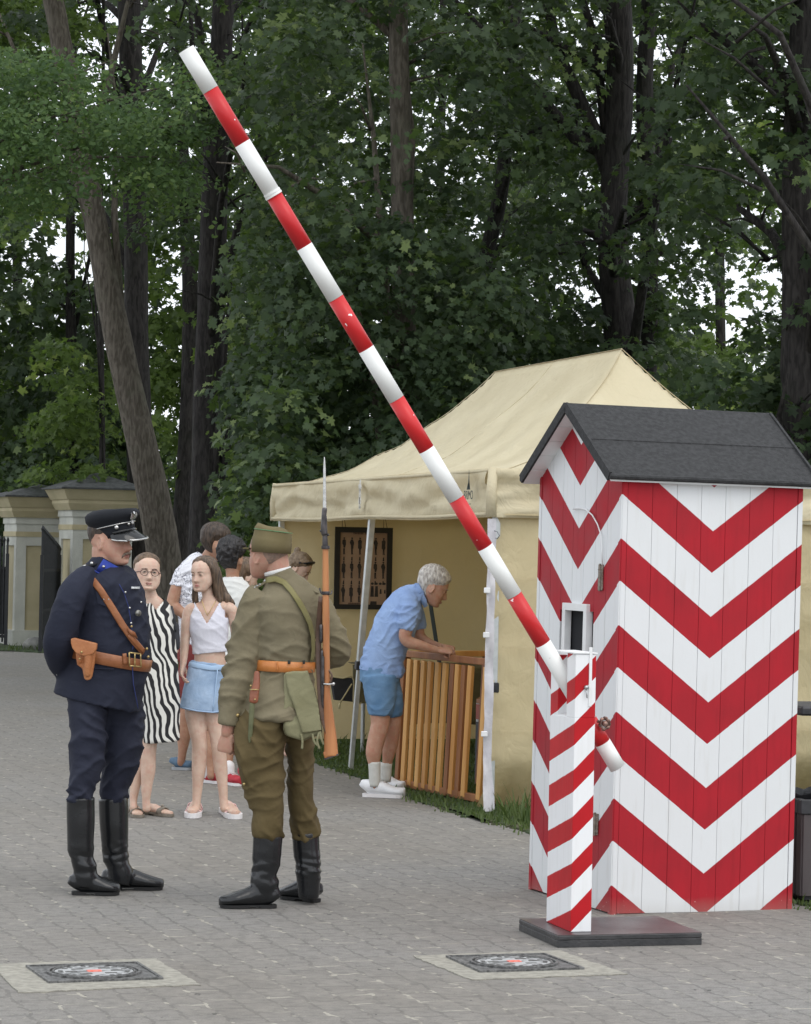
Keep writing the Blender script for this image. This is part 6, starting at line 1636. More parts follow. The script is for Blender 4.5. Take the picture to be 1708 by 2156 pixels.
b = MB(); cp = [(571, 1164, TS, 42, 45), (572, 1148, TS, 43, 46), (573, 1138, TS, 43, 46), (573.5, 1136, TS, 41.8, 45), (575, 1122, TS, 40.5, 43), (575.5, 1117, TS, 40, 42.5), (577, 1112.5, TS, 36, 38), (578, 1110, TS, 26, 28), (578, 1109, TS, 10, 10)]
b.tube([F.p(*r[:3]) for r in cp], [(r[3] / F.s, r[4] / F.s) for r in cp], 48, ref=(1, 0, 0)); cap = b.build('field_cap', OLV3, F.root, True, origin=F.o)
b = MB(); capc = F.p(575.5, 1118, TS); ax = (F.p(577, 1112, TS) - F.p(571, 1160, TS)).normalized(); e1 = (Vector((1, 0, 0)) - ax * ax.x).normalized(); e2 = ax.cross(e1)
b.tube([capc + e1 * (40.6 / F.s * math.cos(2 * PI * k / 48)) + e2 * (43 / F.s * math.sin(2 * PI * k / 48)) for k in range(49)], [.0022] * 49, 6); b.build('green_piping', mat('green_piping', (.10, .22, .10), .8), cap, True, origin=F.o)
b = MB(); inn, out_ = [], []
fa = 138
for k in range(21):
    a = fa - 50 + 100 * k / 20; q_ = max(0, math.cos(R((a - fa) * 90 / 52))) ** .6; e = e1 * math.cos(R(a)) + e2 * math.sin(R(a)); c = F.p(570.5, 1158, TS)
    inn.append(c + e * (41 / F.s)); out_.append(c + e * ((42 + 26 * q_) / F.s) - ax * (.002 + .004 * q_))
vs = inn + out_ + [p - ax * .006 for p in inn] + [p - ax * .006 for p in out_]; m_ = 21; fs = []
for k in range(20): fs += [(k, k + 1, m_ + k + 1, m_ + k), (2 * m_ + k, 3 * m_ + k, 3 * m_ + k + 1, 2 * m_ + k + 1), (m_ + k, m_ + k + 1, 3 * m_ + k + 1, 3 * m_ + k)]
b.add(vs, fs); b.build('visor', OLV3, cap, True, origin=F.o)
b = MB(); F.tube(b, [(592, 1226, TS, 38, 36), (587, 1210, TS, 31, 31), (584, 1203, TS, 29, 29.5)], 30); fuse(b, 'collar', OLV, F.root, F.o, .006, 3)
ringband(F, (586, 1207), (584, 1199), 28.5, 29, mat('white_undercollar', (.7, .7, .68), .8), 'undercollar', TS, .002)
blt = ringband(F, (600, 1414), (601, 1391), 61, 50, ORB, 'belt', TS, .006)
B1 = [(T[0], T[1], T[2], 63, 52) for T in T_sol]
b = MB(); F.ribbon(b, B1, [(583, 1392), (584, 1413)], 3, 3.2, .003); b.build('belt_seam', ORB, blt, True, origin=F.o)
for x in (609, 640): b = MB(); F.ribbon(b, B1, [(x, 1390), (x, 1398)], 6, 3.8, .003); b.build('belt_hook', mat('dark_steel', (.04, .045, .04), .4, metal=.6), blt, True, origin=F.o)
b = MB(); F.ribbon(b, T_sol, [(560, 1222), (580, 1219), (598, 1226), (614, 1244), (628, 1264), (642, 1288), (653, 1312), (659, 1340), (660, 1370), (657, 1392)], 13, 6, .0022); b.build('canvas_sling', cloth('canvas_web', (.20, .18, .075), (.26, .24, .12), 8, 400, .2), F.root, True, origin=F.o)
b = MB(); e0, e1_ = F.p(530, 1242, TS - 14), F.p(563, 1224, TS - 6); b.bar(e0, e1_, .042, .008, bev=.002); ep_ = b.build('shoulder_strap', OLV, F.root, origin=F.o)
b = MB()
for k in (.15, .32, .49): c_ = e0.lerp(e1_, k) + Vector((0, -.004, .007)); b.bar(c_ - (e1_ - e0).normalized() * .004, c_ + (e1_ - e0).normalized() * .004, .040, .004)
b.ball(e0.lerp(e1_, .88) + Vector((0, -.01, .008)), .008, 8); b.build('rank_bars', SILV, ep_, origin=F.o)
b = MB(); e0, e1_ = F.p(672, 1249, TS - 14), F.p(645, 1236, TS - 6); b.bar(e0, e1_, .042, .008, bev=.002); b.build('shoulder_strap', OLV, F.root, origin=F.o)
b = MB(); b.ball(F.p(500.5, 1506, TS - 42), .009, 10); b.build('cuff_button', BRASS, F.root, True, origin=F.o)
b = MB(); A_ = F.p(483, 1516, TS - 23)
b = MB()
F.tube(b, [(575, 1470, 22, 44, 38), (560, 1505, 12, 48, 42), (549, 1542, 2, 56, 50), (549, 1580, 0, 56, 50), (553, 1631, 0, 50, 46), (558, 1675, 0, 42, 40), (565, 1703, 0, 35, 35), (564, 1735, 0, 33, 33), (564, 1762, 0, 30, 30)], 28)
F.tube(b, [(610, 1470, 40, 44, 42), (628, 1520, 50, 40, 44), (633, 1580, 56, 32, 44), (634, 1633, 60, 31, 42), (631, 1680, 64, 31, 38), (638, 1715, 66, 31, 34), (643, 1745, 68, 29.5, 31), (644, 1765, 68, 27, 28)], 28)
brc = fuse(b, 'breeches', OLV2, F.root, F.o, .0075, 7, wr=folds(.014, 66, 15, 1.1, .1, .009))
b = MB(); b.ball(F.p(514, 1651, -32), .007, 8); b.build('breeches_button', BRASS, brc, True, origin=F.o)
boots(F, [(564, 1757, 0, 32, 31), (562, 1790, 0, 31, 31), (557, 1838, 0, 29, 30), (557, 1858, 0, 31, 31), (558, 1880, 0, 27, 27), (560, 1896, 0, 24, 22)], G(584, 1912), G(460, 1912), seed=23)
boots(F, [(643, 1752, 68, 29.5, 30), (645, 1790, 68, 28.5, 29), (649, 1838, 68, 26, 27), (650, 1856, 68, 25, 26), (650, 1878, 68, 23, 24), (650, 1892, 68, 21, 20)], G(671, 1901), G(592, 1891), seed=29)
SOL = F
# ---- rifle slung on the right shoulder
WOODR = mat('rifle_stock_wood', (.30, .105, .032), .4, (.50, .215, .08), 16, bump=.15, bscale=60, stretch=(1, 1, .12)); GUN = mat('gun_steel', (.055, .053, .055), .35, (.12, .11, .11), 30, metal=.8, bump=.1, bscale=80)
RD = -48
rb0 = F.p(697, 1598, RD)
RF = empty('rifle', rb0, 0, 'bolt action rifle with fixed bayonet and honey wood stock on the soldier\'s shoulder', 'rifle')
def rt(mb, rows, n=16, rnd=False): F.tube(mb, [(x, y, RD + (d or 0), a, c) for x, y, d, a, c in rows], n, rnd)
b = MB(); rt(b, [(685.5, 1151, 0, 6.2, 6), (686, 1240, 0, 7.2, 7), (686.5, 1300, 0, 7.6, 8), (687, 1370, 0, 7.4, 8), (688, 1430, 0, 7.4, 8)])
rt(b, [(688, 1425, 0, 7.4, 8), (688, 1455, 0, 7.5, 8), (689, 1475, 0, 9, 8.5), (691, 1492, 0, 9.5, 8.5), (693, 1520, 0, 11.5, 9), (696, 1560, 0, 14, 9.5), (697.5, 1592, 0, 15, 10)], 18)
b.prism([F.p(x, y, RD - 6) for x, y in ((680, 1585), (711, 1580), (712, 1588), (684, 1598))], (0, .028, 0))
fuse(b, 'stock', WOODR, RF, rb0, .004, 3)
b = MB(); rt(b, [(684, 1086, -2, 4.2, 4.2), (684.5, 1120, -2, 5.2, 5.2), (684.8, 1152, -2, 6.2, 6.2)], 12); rt(b, [(683.5, 1072, -2, 2.6, 2.6), (684, 1090, -2, 2.8, 2.8)], 10); b.build('barrel_end', GUN, RF, True, origin=rb0)
b = MB(); rt(b, [(683.2, 962, -3, .6, .4), (683.4, 990, -3, 2.6, 1.6), (683.6, 1065, -3, 3.8, 1.8), (683.8, 1078, -3, 4.0, 2.4)], 8); b.build('bayonet_blade', SILV, RF, True, origin=rb0)
b = MB(); rt(b, [(683.6, 1072, -3, 5.5, 4), (682, 1090, -3, 5, 5), (681, 1112, -4, 5.5, 5), (683, 1124, -3, 6.5, 6)], 10, True); rt(b, [(676, 1118, -3, 3, 3), (682, 1120, -3, 3, 3)], 8, True); b.ball(F.p(691, 1126, RD - 3), .006, 8); b.build('bayonet_socket', GUN, RF, True, origin=rb0)
b = MB()
for y_ in (1152, 1248): rt(b, [(685.8, y_ - 3, 0, 8.8, 8.6), (685.8, y_ + 4, 0, 8.8, 8.6)], 18)
rt(b, [(673, 1238, -2, 1.8, 1.8), (678, 1250, -4, 1.8, 1.8), (696, 1251, -4, 1.8, 1.8), (699, 1244, 0, 1.8, 1.8)], 8); b.build('barrel_band', GUN, RF, True, origin=rb0)
b = MB(); rt(b, [(678.5, 1372, -1, 3.5, 6), (679, 1400, -1, 4.2, 7), (679.5, 1450, -1, 4.6, 7), (680, 1480, -1, 3.2, 5), (682, 1492, 0, 2, 3)], 12, True); rt(b, [(676.5, 1318, -1, 4, 5), (676.5, 1350, -1, 4, 5)], 10, True)
rt(b, [(680, 1384, -7, 3, 3), (680.5, 1440, -7, 3, 3)], 10, True)
b.build('receiver', GUN, RF, True, origin=rb0)
b = MB(); rt(b, [(682, 1440, -8, 2.2, 2.2), (694, 1441, -10, 2.2, 2.2), (700, 1440, -11, 2.2, 2.2)], 8, True); b.ball(F.p(702, 1440, RD - 11), .008, 10); b.build('bolt_handle', SILV, RF, True, origin=rb0)
b = MB(); rt(b, [(691, 1410, -4, 2, 2), (699, 1422, -6, 2, 2), (696, 1436, -6, 2, 2), (690, 1440, -4, 2, 2)], 8, True)
rt(b, [(676, 1256, -2, 5, 1.2), (671, 1330, 10, 6, 1.2), (672, 1420, 4, 6, 1.2), (678, 1500, -2, 5.5, 1.2), (690, 1545, -6, 5, 1.2)], 8); b.build('sling', leather('dark_sling_leather', (.07, .035, .02), (.11, .06, .035)), RF, True, origin=rb0)
b = MB(); b.prism([F.p(x, y, RD - 6.5) for x, y in ((683, 1597), (712, 1587), (713, 1590), (684, 1600.5))], (0, .030, 0)); b.build('butt_plate', GUN, RF, origin=rb0)
# ---- haversack
CANB = cloth('pale_khaki_canvas', (.20, .19, .105), (.29, .28, .17), 7, 300, .5, .95, lo=.3, hi=.7)
hb0 = F.p(640, 1575, -40); HV = empty('haversack', hb0, 0, 'pale khaki canvas bread bag with tie strings hanging from the soldier\'s belt', 'haversack')
def pill(poly, dv0, dv1, th, mb, sub=0):
    mb.prism([F.p(x, y, dv0 if y < 1480 else dv1) for x, y in poly], Vector((0, th, 0)))
b = MB(); pill([(598, 1420), (645, 1418), (660, 1450), (668, 1500), (674, 1545), (640, 1556), (612, 1552), (602, 1545), (600, 1500)], -36, -44, .055, b)
fuse(b, 'pouch', CANB, HV, hb0, .006, 8, wr=folds(.006, 40, 31, 1.5, .2, .005))
b = MB(); pill([(600, 1416), (648, 1413), (664, 1450), (672, 1495), (678, 1538), (660, 1541), (638, 1543), (626, 1510), (612, 1470), (602, 1440)], -46, -54, .030, b)
fuse(b, 'flap', CANB, HV, hb0, .005, 6, wr=folds(.004, 38, 37, 1.8, .1, .006))
b = MB()
for pl_ in ([(634, 1545, -50), (637, 1560, -52), (636, 1577, -50)], [(672, 1542, -50), (668, 1560, -52), (673, 1577, -50)], [(658, 1545, -50), (662, 1562, -52), (672, 1572, -50)], [(674, 1540, -50), (677, 1556, -52), (682, 1568, -50)]): F.tube(b, [(x, y, d, 2.4, 1.2) for x, y, d in pl_], 8)
b.build('tie_strings', CANB, HV, True, origin=hb0)
# ---- bayonet scabbard in its frog
sb0 = F.p(526, 1563, -44); SC = empty('bayonet_scabbard', sb0, 0, 'green bayonet scabbard in a brown leather frog beside the soldier\'s left hip', 'scabbard')
b = MB(); F.tube(b, [(541, 1416, -34, 6, 4), (540, 1440, -40, 8, 5), (536, 1458, -44, 10, 6), (534, 1476, -46, 10, 6)], 14, True); fuse(b, 'frog', leather('chestnut_leather', (.20, .06, .03), (.28, .095, .045)), SC, sb0, .004, 2)
b = MB(); F.tube(b, [(532, 1470, -46, 5.5, 3), (530, 1500, -46, 5.5, 3), (528, 1535, -46, 5, 3), (526.5, 1553, -46, 4, 2.6), (526, 1562, -46, 2, 2)], 12, True); b.build('scabbard', mat('green_painted_steel', (.085, .095, .042), .55, (.14, .145, .07), 20), SC, True, origin=sb0)
b = MB(); b.ball(F.p(537, 1473, -53), .005, 8); b.ball(F.p(528, 1444, -48), .005, 8); b.tube([F.p(526, 1452, -52), F.p(545, 1452, -52)], [.003, .003], 6); b.build('stud', BRASS, SC, True, origin=sb0)
# ================================================================== BYSTANDERS
def legskin(F, b, rows, n=14): F.tube(b, rows, n, True)
# ---- woman in the zebra striped dress
F = Fig('woman with glasses in a black and white zebra striped dress beside the officer', 322, 1722)
g = NG('zebra_print'); tcn = g.tc('Object')
wv_ = g.N.new('ShaderNodeTexWave'); wv_.wave_type = 'BANDS'; wv_.bands_direction = 'X'; g.L.new(g.mapping(tcn, rot=(0, .32, .0), sc=(1, .3, .78)), wv_.inputs['Vector'])
wv_.inputs['Scale'].default_value = 8.5; wv_.inputs['Distortion'].default_value = 13; wv_.inputs['Detail'].default_value = 1.6; wv_.inputs['Detail Scale'].default_value = .85; wv_.inputs['Detail Roughness'].default_value = .45
ZEB = g.fin(g.mix(g.rng(wv_.outputs['Fac'], .46, .54), (.012, .012, .014), (.70, .69, .64)), .8, g.bump(g.noise(g.mapping(tcn, sc=(1, 1, .5)), 10, 3, .6), .5, .02))
T_z = [(341, 1562, 0, 39, 34), (338, 1490, 0, 42, 36), (334, 1412, 0, 42, 37), (332, 1350, 0, 41, 35), (329, 1312, 0, 35, 33), (328, 1288, 0, 33, 25), (326, 1273, 0, 27, 19), (322, 1264, 0, 16, 15)]
b = MB(); F.tube(b, T_z, 30); F.tube(b, [(345, 1277, 0, 13, 14), (353, 1292, 2, 13, 13), (359, 1315, 3, 13, 13)], 14, True); F.tube(b, [(305, 1278, 0, 12, 13), (296, 1300, 0, 13, 13)], 14, True)
dz = fuse(b, 'dress', ZEB, F.root, F.o, .008, 4, wr=lambda c, n: .006 * vnoise(c * np.array((1, 1, .3)), 24, 5, 2))
nv = [F.p(x, y) for x, y in ((316, 1262), (331, 1284), (345, 1262))]
def inV(p, A, B_, C_):
    return False
def keepz(c):
    vx, vy = proj(c)
    return not (c.y < F.root_p.y and vy < 1266 + (18 if abs(vx - 329) < 1 else 18 * max(0, 1 - abs(vx - 329) / 14)) and 312 < vx < 345)
cut(dz, keepz)
hm = head_matrix(F, 309, 1206, -2, 78, 16, -3, 3)
b = MB(); head_add(b, hm, 1.28, 1)
F.tube(b, [(328, 1290, 0, 26, 18), (325, 1272, 1, 22, 15), (320, 1258, 2, 13, 13), (314, 1240, 2, 12.5, 13), (311, 1225, 4, 13, 13)], 16)
F.tube(b, [(326, 1285, 0, 26, 18), (332, 1350, 0, 32, 26), (334, 1450, 0, 32, 26), (334, 1500, 0, 26, 22)], 16)
legskin(F, b, [(322, 1480, 0, 22), (316, 1545, 0, 17), (313, 1590, 0, 15.5), (312, 1620, 2, 16), (309, 1655, 2, 12), (308, 1685, 2, 8.5), (309, 1702, 2, 9)])
legskin(F, b, [(340, 1480, 15, 22), (316, 1545, 22, 17), (298, 1600, 22, 14), (286, 1650, 22, 11), (281, 1685, 18, 8), (282, 1700, 12, 8)])
foot_add(b, G(303, 1714), G(362, 1721), .036, .030, .010, .014); foot_add(b, G(279, 1714), G(292, 1723), .036, .030, .010, .014)
legskin(F, b, [(355, 1290, 2, 10), (366, 1330, 6, 9), (368, 1370, 4, 8)])
fuse(b, 'body', SKIN_PALE, F.root, F.o, .004, 2)
face_bits(F, hm, F.root, HAIRD, lips=(.45, .20, .17))
b = MB(); hair_add(b, hm, short_hair(.87, .70, .20, .58), .022, .008, .03); b.ball(hm @ Vector((0, .48, .75)), 8 / F.s, 12); b.build('hair', HAIRB, F.root, True, origin=F.o)
b = MB(); S_ = hm.to_scale()[0]
for sx in (-1, 1):
    cc = Vector((sx * .145, -.445, .485)); b.tube([hm @ (cc + Vector((.10 * math.cos(a), .03 * abs(math.cos(a)) ** 2, .082 * math.sin(a)))) for a in [2 * PI * k / 20 for k in range(21)]], [S_ * .009] * 21, 6)
    b.tube([hm @ Vector((sx * .245, -.41, .50)), hm @ Vector((sx * .325, -.25, .50)), hm @ Vector((sx * .345, .0, .48))], [S_ * .011] * 3, 6)
b.tube([hm @ Vector((-.05, -.45, .50)), hm @ Vector((0, -.465, .51)), hm @ Vector((.05, -.45, .50))], [S_ * .011] * 3, 6)
b.build('glasses', mat('dark_red_glasses_frame', (.05, .014, .014), .3), F.root, True, origin=F.o)
SANDM = mat('taupe_sandal', (.16, .14, .11), .6, (.24, .21, .17), 30)
for hl, te in ((G(303, 1714), G(362, 1721)), (G(279, 1714), G(292, 1723))):
    so = sole(F, 'sandal', hl, te, .040, SANDM, .010, .008); d_ = (te - hl); u_ = d_.normalized(); sdv = Vector((-u_.y, u_.x, 0))
    b = MB()
    c_ = hl + d_ * .68; b.tube([c_ - sdv * .042 + Vector((0, 0, .02)), c_ - sdv * .028 + Vector((0, 0, .045)), c_ + Vector((0, 0, .055)), c_ + sdv * .028 + Vector((0, 0, .045)), c_ + sdv * .042 + Vector((0, 0, .02))], [(.022, .004)] * 5, 8, ref=tuple(u_))
    c_ = hl + d_ * .06; b.tube([hl + d_ * .3 - sdv * .036 + Vector((0, 0, .02)), c_ - sdv * .02 + Vector((0, 0, .055)), c_ + sdv * .02 + Vector((0, 0, .055)), hl + d_ * .3 + sdv * .036 + Vector((0, 0, .02))], [.006] * 4, 6)
    b.ball(hl + d_ * .66 + Vector((0, 0, .062)), .010, 8); b.build('sandal_strap', SANDM, so, True, origin=F.o)
b = MB(); F.tube(b, [(361, 1276, -6, 2.4, 1), (367, 1300, -12, 2.4, 1), (370, 1330, -12, 2.4, 1)], 8); F.tube(b, [(368, 1318, 4, 9, 10), (370, 1345, 4, 9, 12), (371, 1362, 4, 8, 11)], 12, True)
bg = b.build('shoulder_bag', BLKB, None, True, origin=F.p(370, 1345, 4)); bg.location = F.p(370, 1345, 4); tag(bg, 'small black shoulder bag hanging by the zebra striped dress', 'bag')

# ---- girl in the white crop top
F = Fig('girl with long brown hair in a white crop top and denim skirt', 448, 1720)
T_g = [(444, 1375, 0, 40, 28), (442, 1350, 0, 39, 29), (440, 1325, 0, 42, 31), (440, 1305, 0, 42, 29), (440, 1288, 0, 38, 24), (440, 1276, 0, 36, 18), (440, 1266, 0, 32, 13)]
WCT = cloth('white_ribbed_cotton', (.66, .66, .74), (.74, .74, .80), 6, 300, .35, .9)
b = MB(); F.tube(b, T_g, 28); top = fuse(b, 'crop_top', WCT, F.root, F.o, .006, 4, wr=folds(.003, 90, 41, .5, .2, .003))
def keepg(c):
    vx, vy = proj(c)
    k = abs(vx - 436)
    front = c.y < F.root_p.y
    if front: return vy > 1268 and not (vy < 1314 - k * 1.35 * (1314 - 1268) / 46 * 1.0 + 0 and k < 26 and vy < 1314 - k * 1.7) and not (k > 36 and vy < 1300 and (vx < 402 or vx > 474))
    return vy > 1290
cut(top, keepg)
so_ = top.modifiers.new('t', 'SOLIDIFY'); so_.thickness = .003
hm = head_matrix(F, 430, 1209, -2, 72, -30, 4, -2)
b = MB(); head_add(b, hm, 1.05, 1)
F.tube(b, [(430, 1490, 0, 30, 24), (434, 1455, 0, 34, 26), (438, 1420, 0, 35, 25), (442, 1398, 0, 34, 23.5), (442, 1375, 0, 32.5, 23), (441, 1345, 0, 35, 25), (440, 1315, 0, 37, 27), (440, 1290, 0, 37, 22), (441, 1276, 0, 36, 15), (440, 1266, 1, 20, 12.5), (438, 1254, 2, 12.5, 12), (435, 1238, 2, 12, 12), (433, 1226, 3, 12, 12)], 24)
legskin(F, b, [(418, 1280, 0, 13), (401, 1284, 0, 13), (394, 1305, -1, 12), (390, 1345, -3, 10.5), (388, 1372, -6, 9), (386, 1398, -12, 7)])
legskin(F, b, [(460, 1278, 0, 13), (484, 1282, 0, 13.5), (492, 1300, 2, 12.5), (498, 1345, 6, 11), (494, 1400, 2, 8.5), (486, 1430, -4, 7)])
legskin(F, b, [(416, 1465, 0, 22), (413, 1500, 0, 24), (416, 1532, -2, 20), (420, 1562, -4, 16.5), (420, 1590, -1, 16), (419, 1615, 1, 15.5), (416, 1655, 1, 11), (414, 1686, 1, 9), (413, 1702, 0, 9.5)], 18)
legskin(F, b, [(446, 1465, 3, 20), (450, 1500, 3, 21), (456, 1534, 1, 18), (459, 1562, -1, 15.5), (462, 1590, 1, 15), (465, 1618, 3, 14.5), (469, 1655, 3, 10.5), (471, 1686, 3, 8.8), (472, 1702, 2, 9)], 18)
hand_add(b, F.p(386, 1396, -12), (-.10, -.15, -1), (.9, -.1, 0), .155, .35, -1)
fa_, fb_ = (G(414, 1708), G(404, 1724)), (G(472, 1710), G(497, 1726))
for h_, t_ in (fa_, fb_): foot_add(b, h_, t_, .038, .030, .026, .016)
fuse(b, 'body', SKIN_PALE, F.root, F.o, .004, 2)
face_bits(F, hm, F.root, HAIRB, lips=(.48, .20, .18))
DEN = cloth('light_blue_denim', (.25, .36, .52), (.40, .52, .68), 9, 300, .4, .9, lo=.3, hi=.7)
T_s = [(424, 1496, 0, 47, 37), (428, 1460, 0, 45.5, 35), (434, 1425, 0, 42, 31), (438, 1394, 0, 37.5, 26.5)]
b = MB(); F.tube(b, T_s, 30); sk_ = fuse(b, 'denim_skirt', DEN, F.root, F.o, .006, 3, wr=folds(.003, 60, 43, 1.2, .2, .004))
b = MB(); F.ribbon(b, T_s, [(398, 1398), (420, 1403), (445, 1407), (474, 1405)], 11, 1.5, .003); F.ribbon(b, T_s, [(458, 1410), (454, 1450), (449, 1496)], 2.5, 1.5, .002); F.ribbon(b, T_s, [(384, 1490), (415, 1497), (449, 1500), (466, 1497)], 2.5, 1.5, .002)
b.build('skirt_seams', mat('pale_denim_seam', (.36, .50, .68), .9), sk_, True, origin=F.o)
# long parted hair
b = MB(); hair_add(b, hm, short_hair(.88, .50, .02, .44), .035, .008, .02, seed=3)
def tress(rows, n=12): F.tube(b, rows, n, True)
tress([(446, 1186, -10, 10, 9), (454, 1205, -6, 11, 10), (458, 1230, -3, 12, 10), (464, 1250, 2, 13, 9), (476, 1266, 5, 15, 8), (490, 1274, 8, 9, 5)])
tress([(440, 1184, -18, 6, 6), (449, 1200, -18, 6.5, 7), (453, 1222, -15, 6, 6), (457, 1248, -10, 6, 5), (464, 1266, -8, 5, 4)])
tress([(450, 1200, 14, 14, 12), (458, 1235, 16, 16, 12), (470, 1262, 16, 18, 10), (478, 1290, 16, 14, 8)])
tress([(419, 1186, -14, 7, 7), (411, 1205, -12, 5, 7), (410, 1230, -8, 5, 8), (411, 1256, -4, 7, 8), (414, 1276, 2, 7, 5)])
hr = fuse(b, 'hair', mat('long_brown_hair', (.040, .025, .016), .45, (.15, .098, .062), 80, bump=.6, bscale=130, stretch=(1, 1, .14)), F.root, F.o, .005, 2, wr=lambda c, n: .003 * vnoise(c * np.array((1, 1, .12)), 120, 7, 2))
PINK = mat('pink_slide', (.72, .42, .40), .5, (.80, .52, .50), 20); WSO = mat('white_foam_sole', (.72, .70, .70), .6)
for (hl, te) in (fa_, fb_):
    so = sole(F, 'slide_shoe', hl, te, .050, WSO, .030, 0); d_ = (te - hl); u_ = d_.normalized(); sdv = Vector((-u_.y, u_.x, 0)); b = MB()
    for k in (.44, .58, .72): c_ = hl + d_ * k; hh = .078 - .03 * (k - .44) / .3; b.tube([c_ - sdv * .048 + Vector((0, 0, .03)), c_ - sdv * .036 + Vector((0, 0, hh - .012)), c_ + Vector((0, 0, hh)), c_ + sdv * .036 + Vector((0, 0, hh - .012)), c_ + sdv * .048 + Vector((0, 0, .03))], [(.014, .005)] * 5, 8, ref=tuple(u_))
    b.build('shoe_straps', PINK, so, True, origin=F.o)
b = MB(); F.tube(b, [(424, 1262, -12, .8, .8), (432, 1284, -24, .8, .8), (437, 1294, -26, .8, .8), (446, 1280, -24, .8, .8), (455, 1264, -12, .8, .8)], 6); b.ball(F.p(437, 1295, -27), .004, 6); b.build('necklace', BRASS, F.root, True, origin=F.o)

# ---- man in the printed shirt
F = Fig('man in a white shirt with sketchy print, dark red shorts and blue shoes, turned away', 383, 1622)
g = NG('sketch_print_shirt'); tcn = g.tc('Object')
n1 = g.noise(g.mapping(tcn, rot=(.2, .4, .1)), 16, 4, 2.0); n2 = g.noise(tcn, 5, 2)
ln = g.math('ABSOLUTE', g.math('SUBTRACT', n1, .5)); li = g.math('MULTIPLY', g.rng(ln, .014, .028, 1, 0), g.rng(n2, .40, .48))
c = g.mix(li, (.72, .73, .78), (.08, .08, .13)); red_ = g.math('MULTIPLY', g.rng(g.noise(g.mapping(tcn, loc=(3, 1, 5)), 30, 3, 1.5), .60, .63), g.rng(g.noise(g.mapping(tcn, loc=(9, 1, 5)), 4, 1), .56, .6)); c = g.mix(red_, c, (.55, .10, .09))
SHP = g.fin(c, .85, g.bump(g.noise(tcn, 8, 3, .8), .5, .02))
b = MB(); F.tube(b, [(424, 1372, 0, 49, 36), (423, 1330, 0, 48, 35), (420, 1280, 0, 47, 33), (418, 1235, 0, 49, 32), (418, 1206, 0, 46, 28), (424, 1186, 0, 34, 22), (432, 1170, 0, 18, 17)], 30)
F.tube(b, [(398, 1196, -4, 18, 18), (384, 1210, -8, 19, 18), (375, 1236, -12, 19, 17)], 20, False)
fuse(b, 'shirt', SHP, F.root, F.o, .008, 6, wr=folds(.009, 85, 51, .5, .1, .005))
hm = head_matrix(F, 453, 1142, -6, 70, 112, 16)
b = MB(); head_add(b, hm, 1.1)
F.tube(b, [(426, 1200, 0, 24, 18), (436, 1178, 0, 15, 15), (446, 1160, -2, 14, 15), (450, 1145, -4, 14, 15)], 16); F.tube(b, [(424, 1200, 0, 28, 20), (420, 1280, 0, 36, 26), (424, 1400, 0, 36, 28)], 16)
legskin(F, b, [(396, 1208, -6, 14), (378, 1228, -12, 14.5), (367, 1255, -16, 13.5), (364, 1272, -18, 12.5), (376, 1284, -20, 12), (396, 1298, -22, 9.5), (414, 1312, -22, 8)])
hand_add(b, F.p(412, 1310, -22), (1, -.1, -.3), (0, 1, 0), .16, .5, 1)
legskin(F, b, [(404, 1420, -4, 24), (393, 1480, -6, 17), (386, 1520, -6, 14), (387, 1550, -4, 14.5), (384, 1585, -4, 9), (381, 1606, -2, 8)])
legskin(F, b, [(440, 1420, 6, 24), (438, 1490, 10, 16), (436, 1550, 14, 14), (434, 1590, 18, 9), (434, 1604, 18, 8)])
foot_add(b, G(366, 1620), G(402, 1621), .038, .030, .012); foot_add(b, G(424, 1614), G(456, 1614), .038, .030, .012)
fuse(b, 'body', SKIN_TAN, F.root, F.o, .005, 2)
face_bits(F, hm, F.root, HAIRD)
b = MB(); F.tube(b, [(420, 1360, 0, 46, 36), (410, 1400, -2, 40, 34)], 24); F.tube(b, [(404, 1390, -4, 27, 28), (398, 1440, -4, 25, 25), (396, 1470, -4, 24, 24)], 20); F.tube(b, [(440, 1390, 6, 27, 28), (440, 1470, 8, 24, 24)], 20)
fuse(b, 'shorts', cloth('red_shorts_cloth', (.17, .035, .035), (.23, .05, .045)), F.root, F.o, .008, 4)
b = MB(); hair_add(b, hm, short_hair(.76, .52, .16, .52), .05, .02, .06, seed=5); b.build('hair', HAIRD, F.root, True, origin=F.o)
BLS = mat('blue_canvas_shoe', (.075, .13, .20), .8, (.11, .18, .26), 20, bump=.3); GSO = mat('grey_sole', (.34, .36, .38), .7)
def shoe(F, hl, te, m, ms, w=.044, h=.040, th=.02, laces=None):
    b = MB(); foot_add(b, hl.lerp(te, -.02), te.lerp(hl, -.03), w * 1.14, h, .012, .030, True); d_ = te - hl
    o_ = fuse(b, 'shoe', m, F.root, F.o, .005, 3); sole(F, 'shoe_sole', hl.lerp(te, -.025), hl.lerp(te, 1.0), w * 1.08, ms, th, 0, o_, grow=.0)
    if laces:
        u_ = d_.normalized(); sdv = Vector((-u_.y, u_.x, 0)); b = MB()
        for k in (.42, .5, .58): c_ = hl + d_ * k + Vector((0, 0, .018 + 2 * h * (1.0 - (k - .38) * 1.25) * .98)); b.bar(c_ - sdv * .022, c_ + sdv * .022, .008, .005)
        b.build('laces', laces, o_, origin=F.o)
    return o_
shoe(F, G(363, 1621), G(404, 1622), BLS, GSO, laces=GSO); shoe(F, G(424, 1614), G(456, 1614), BLS, GSO, laces=GSO)

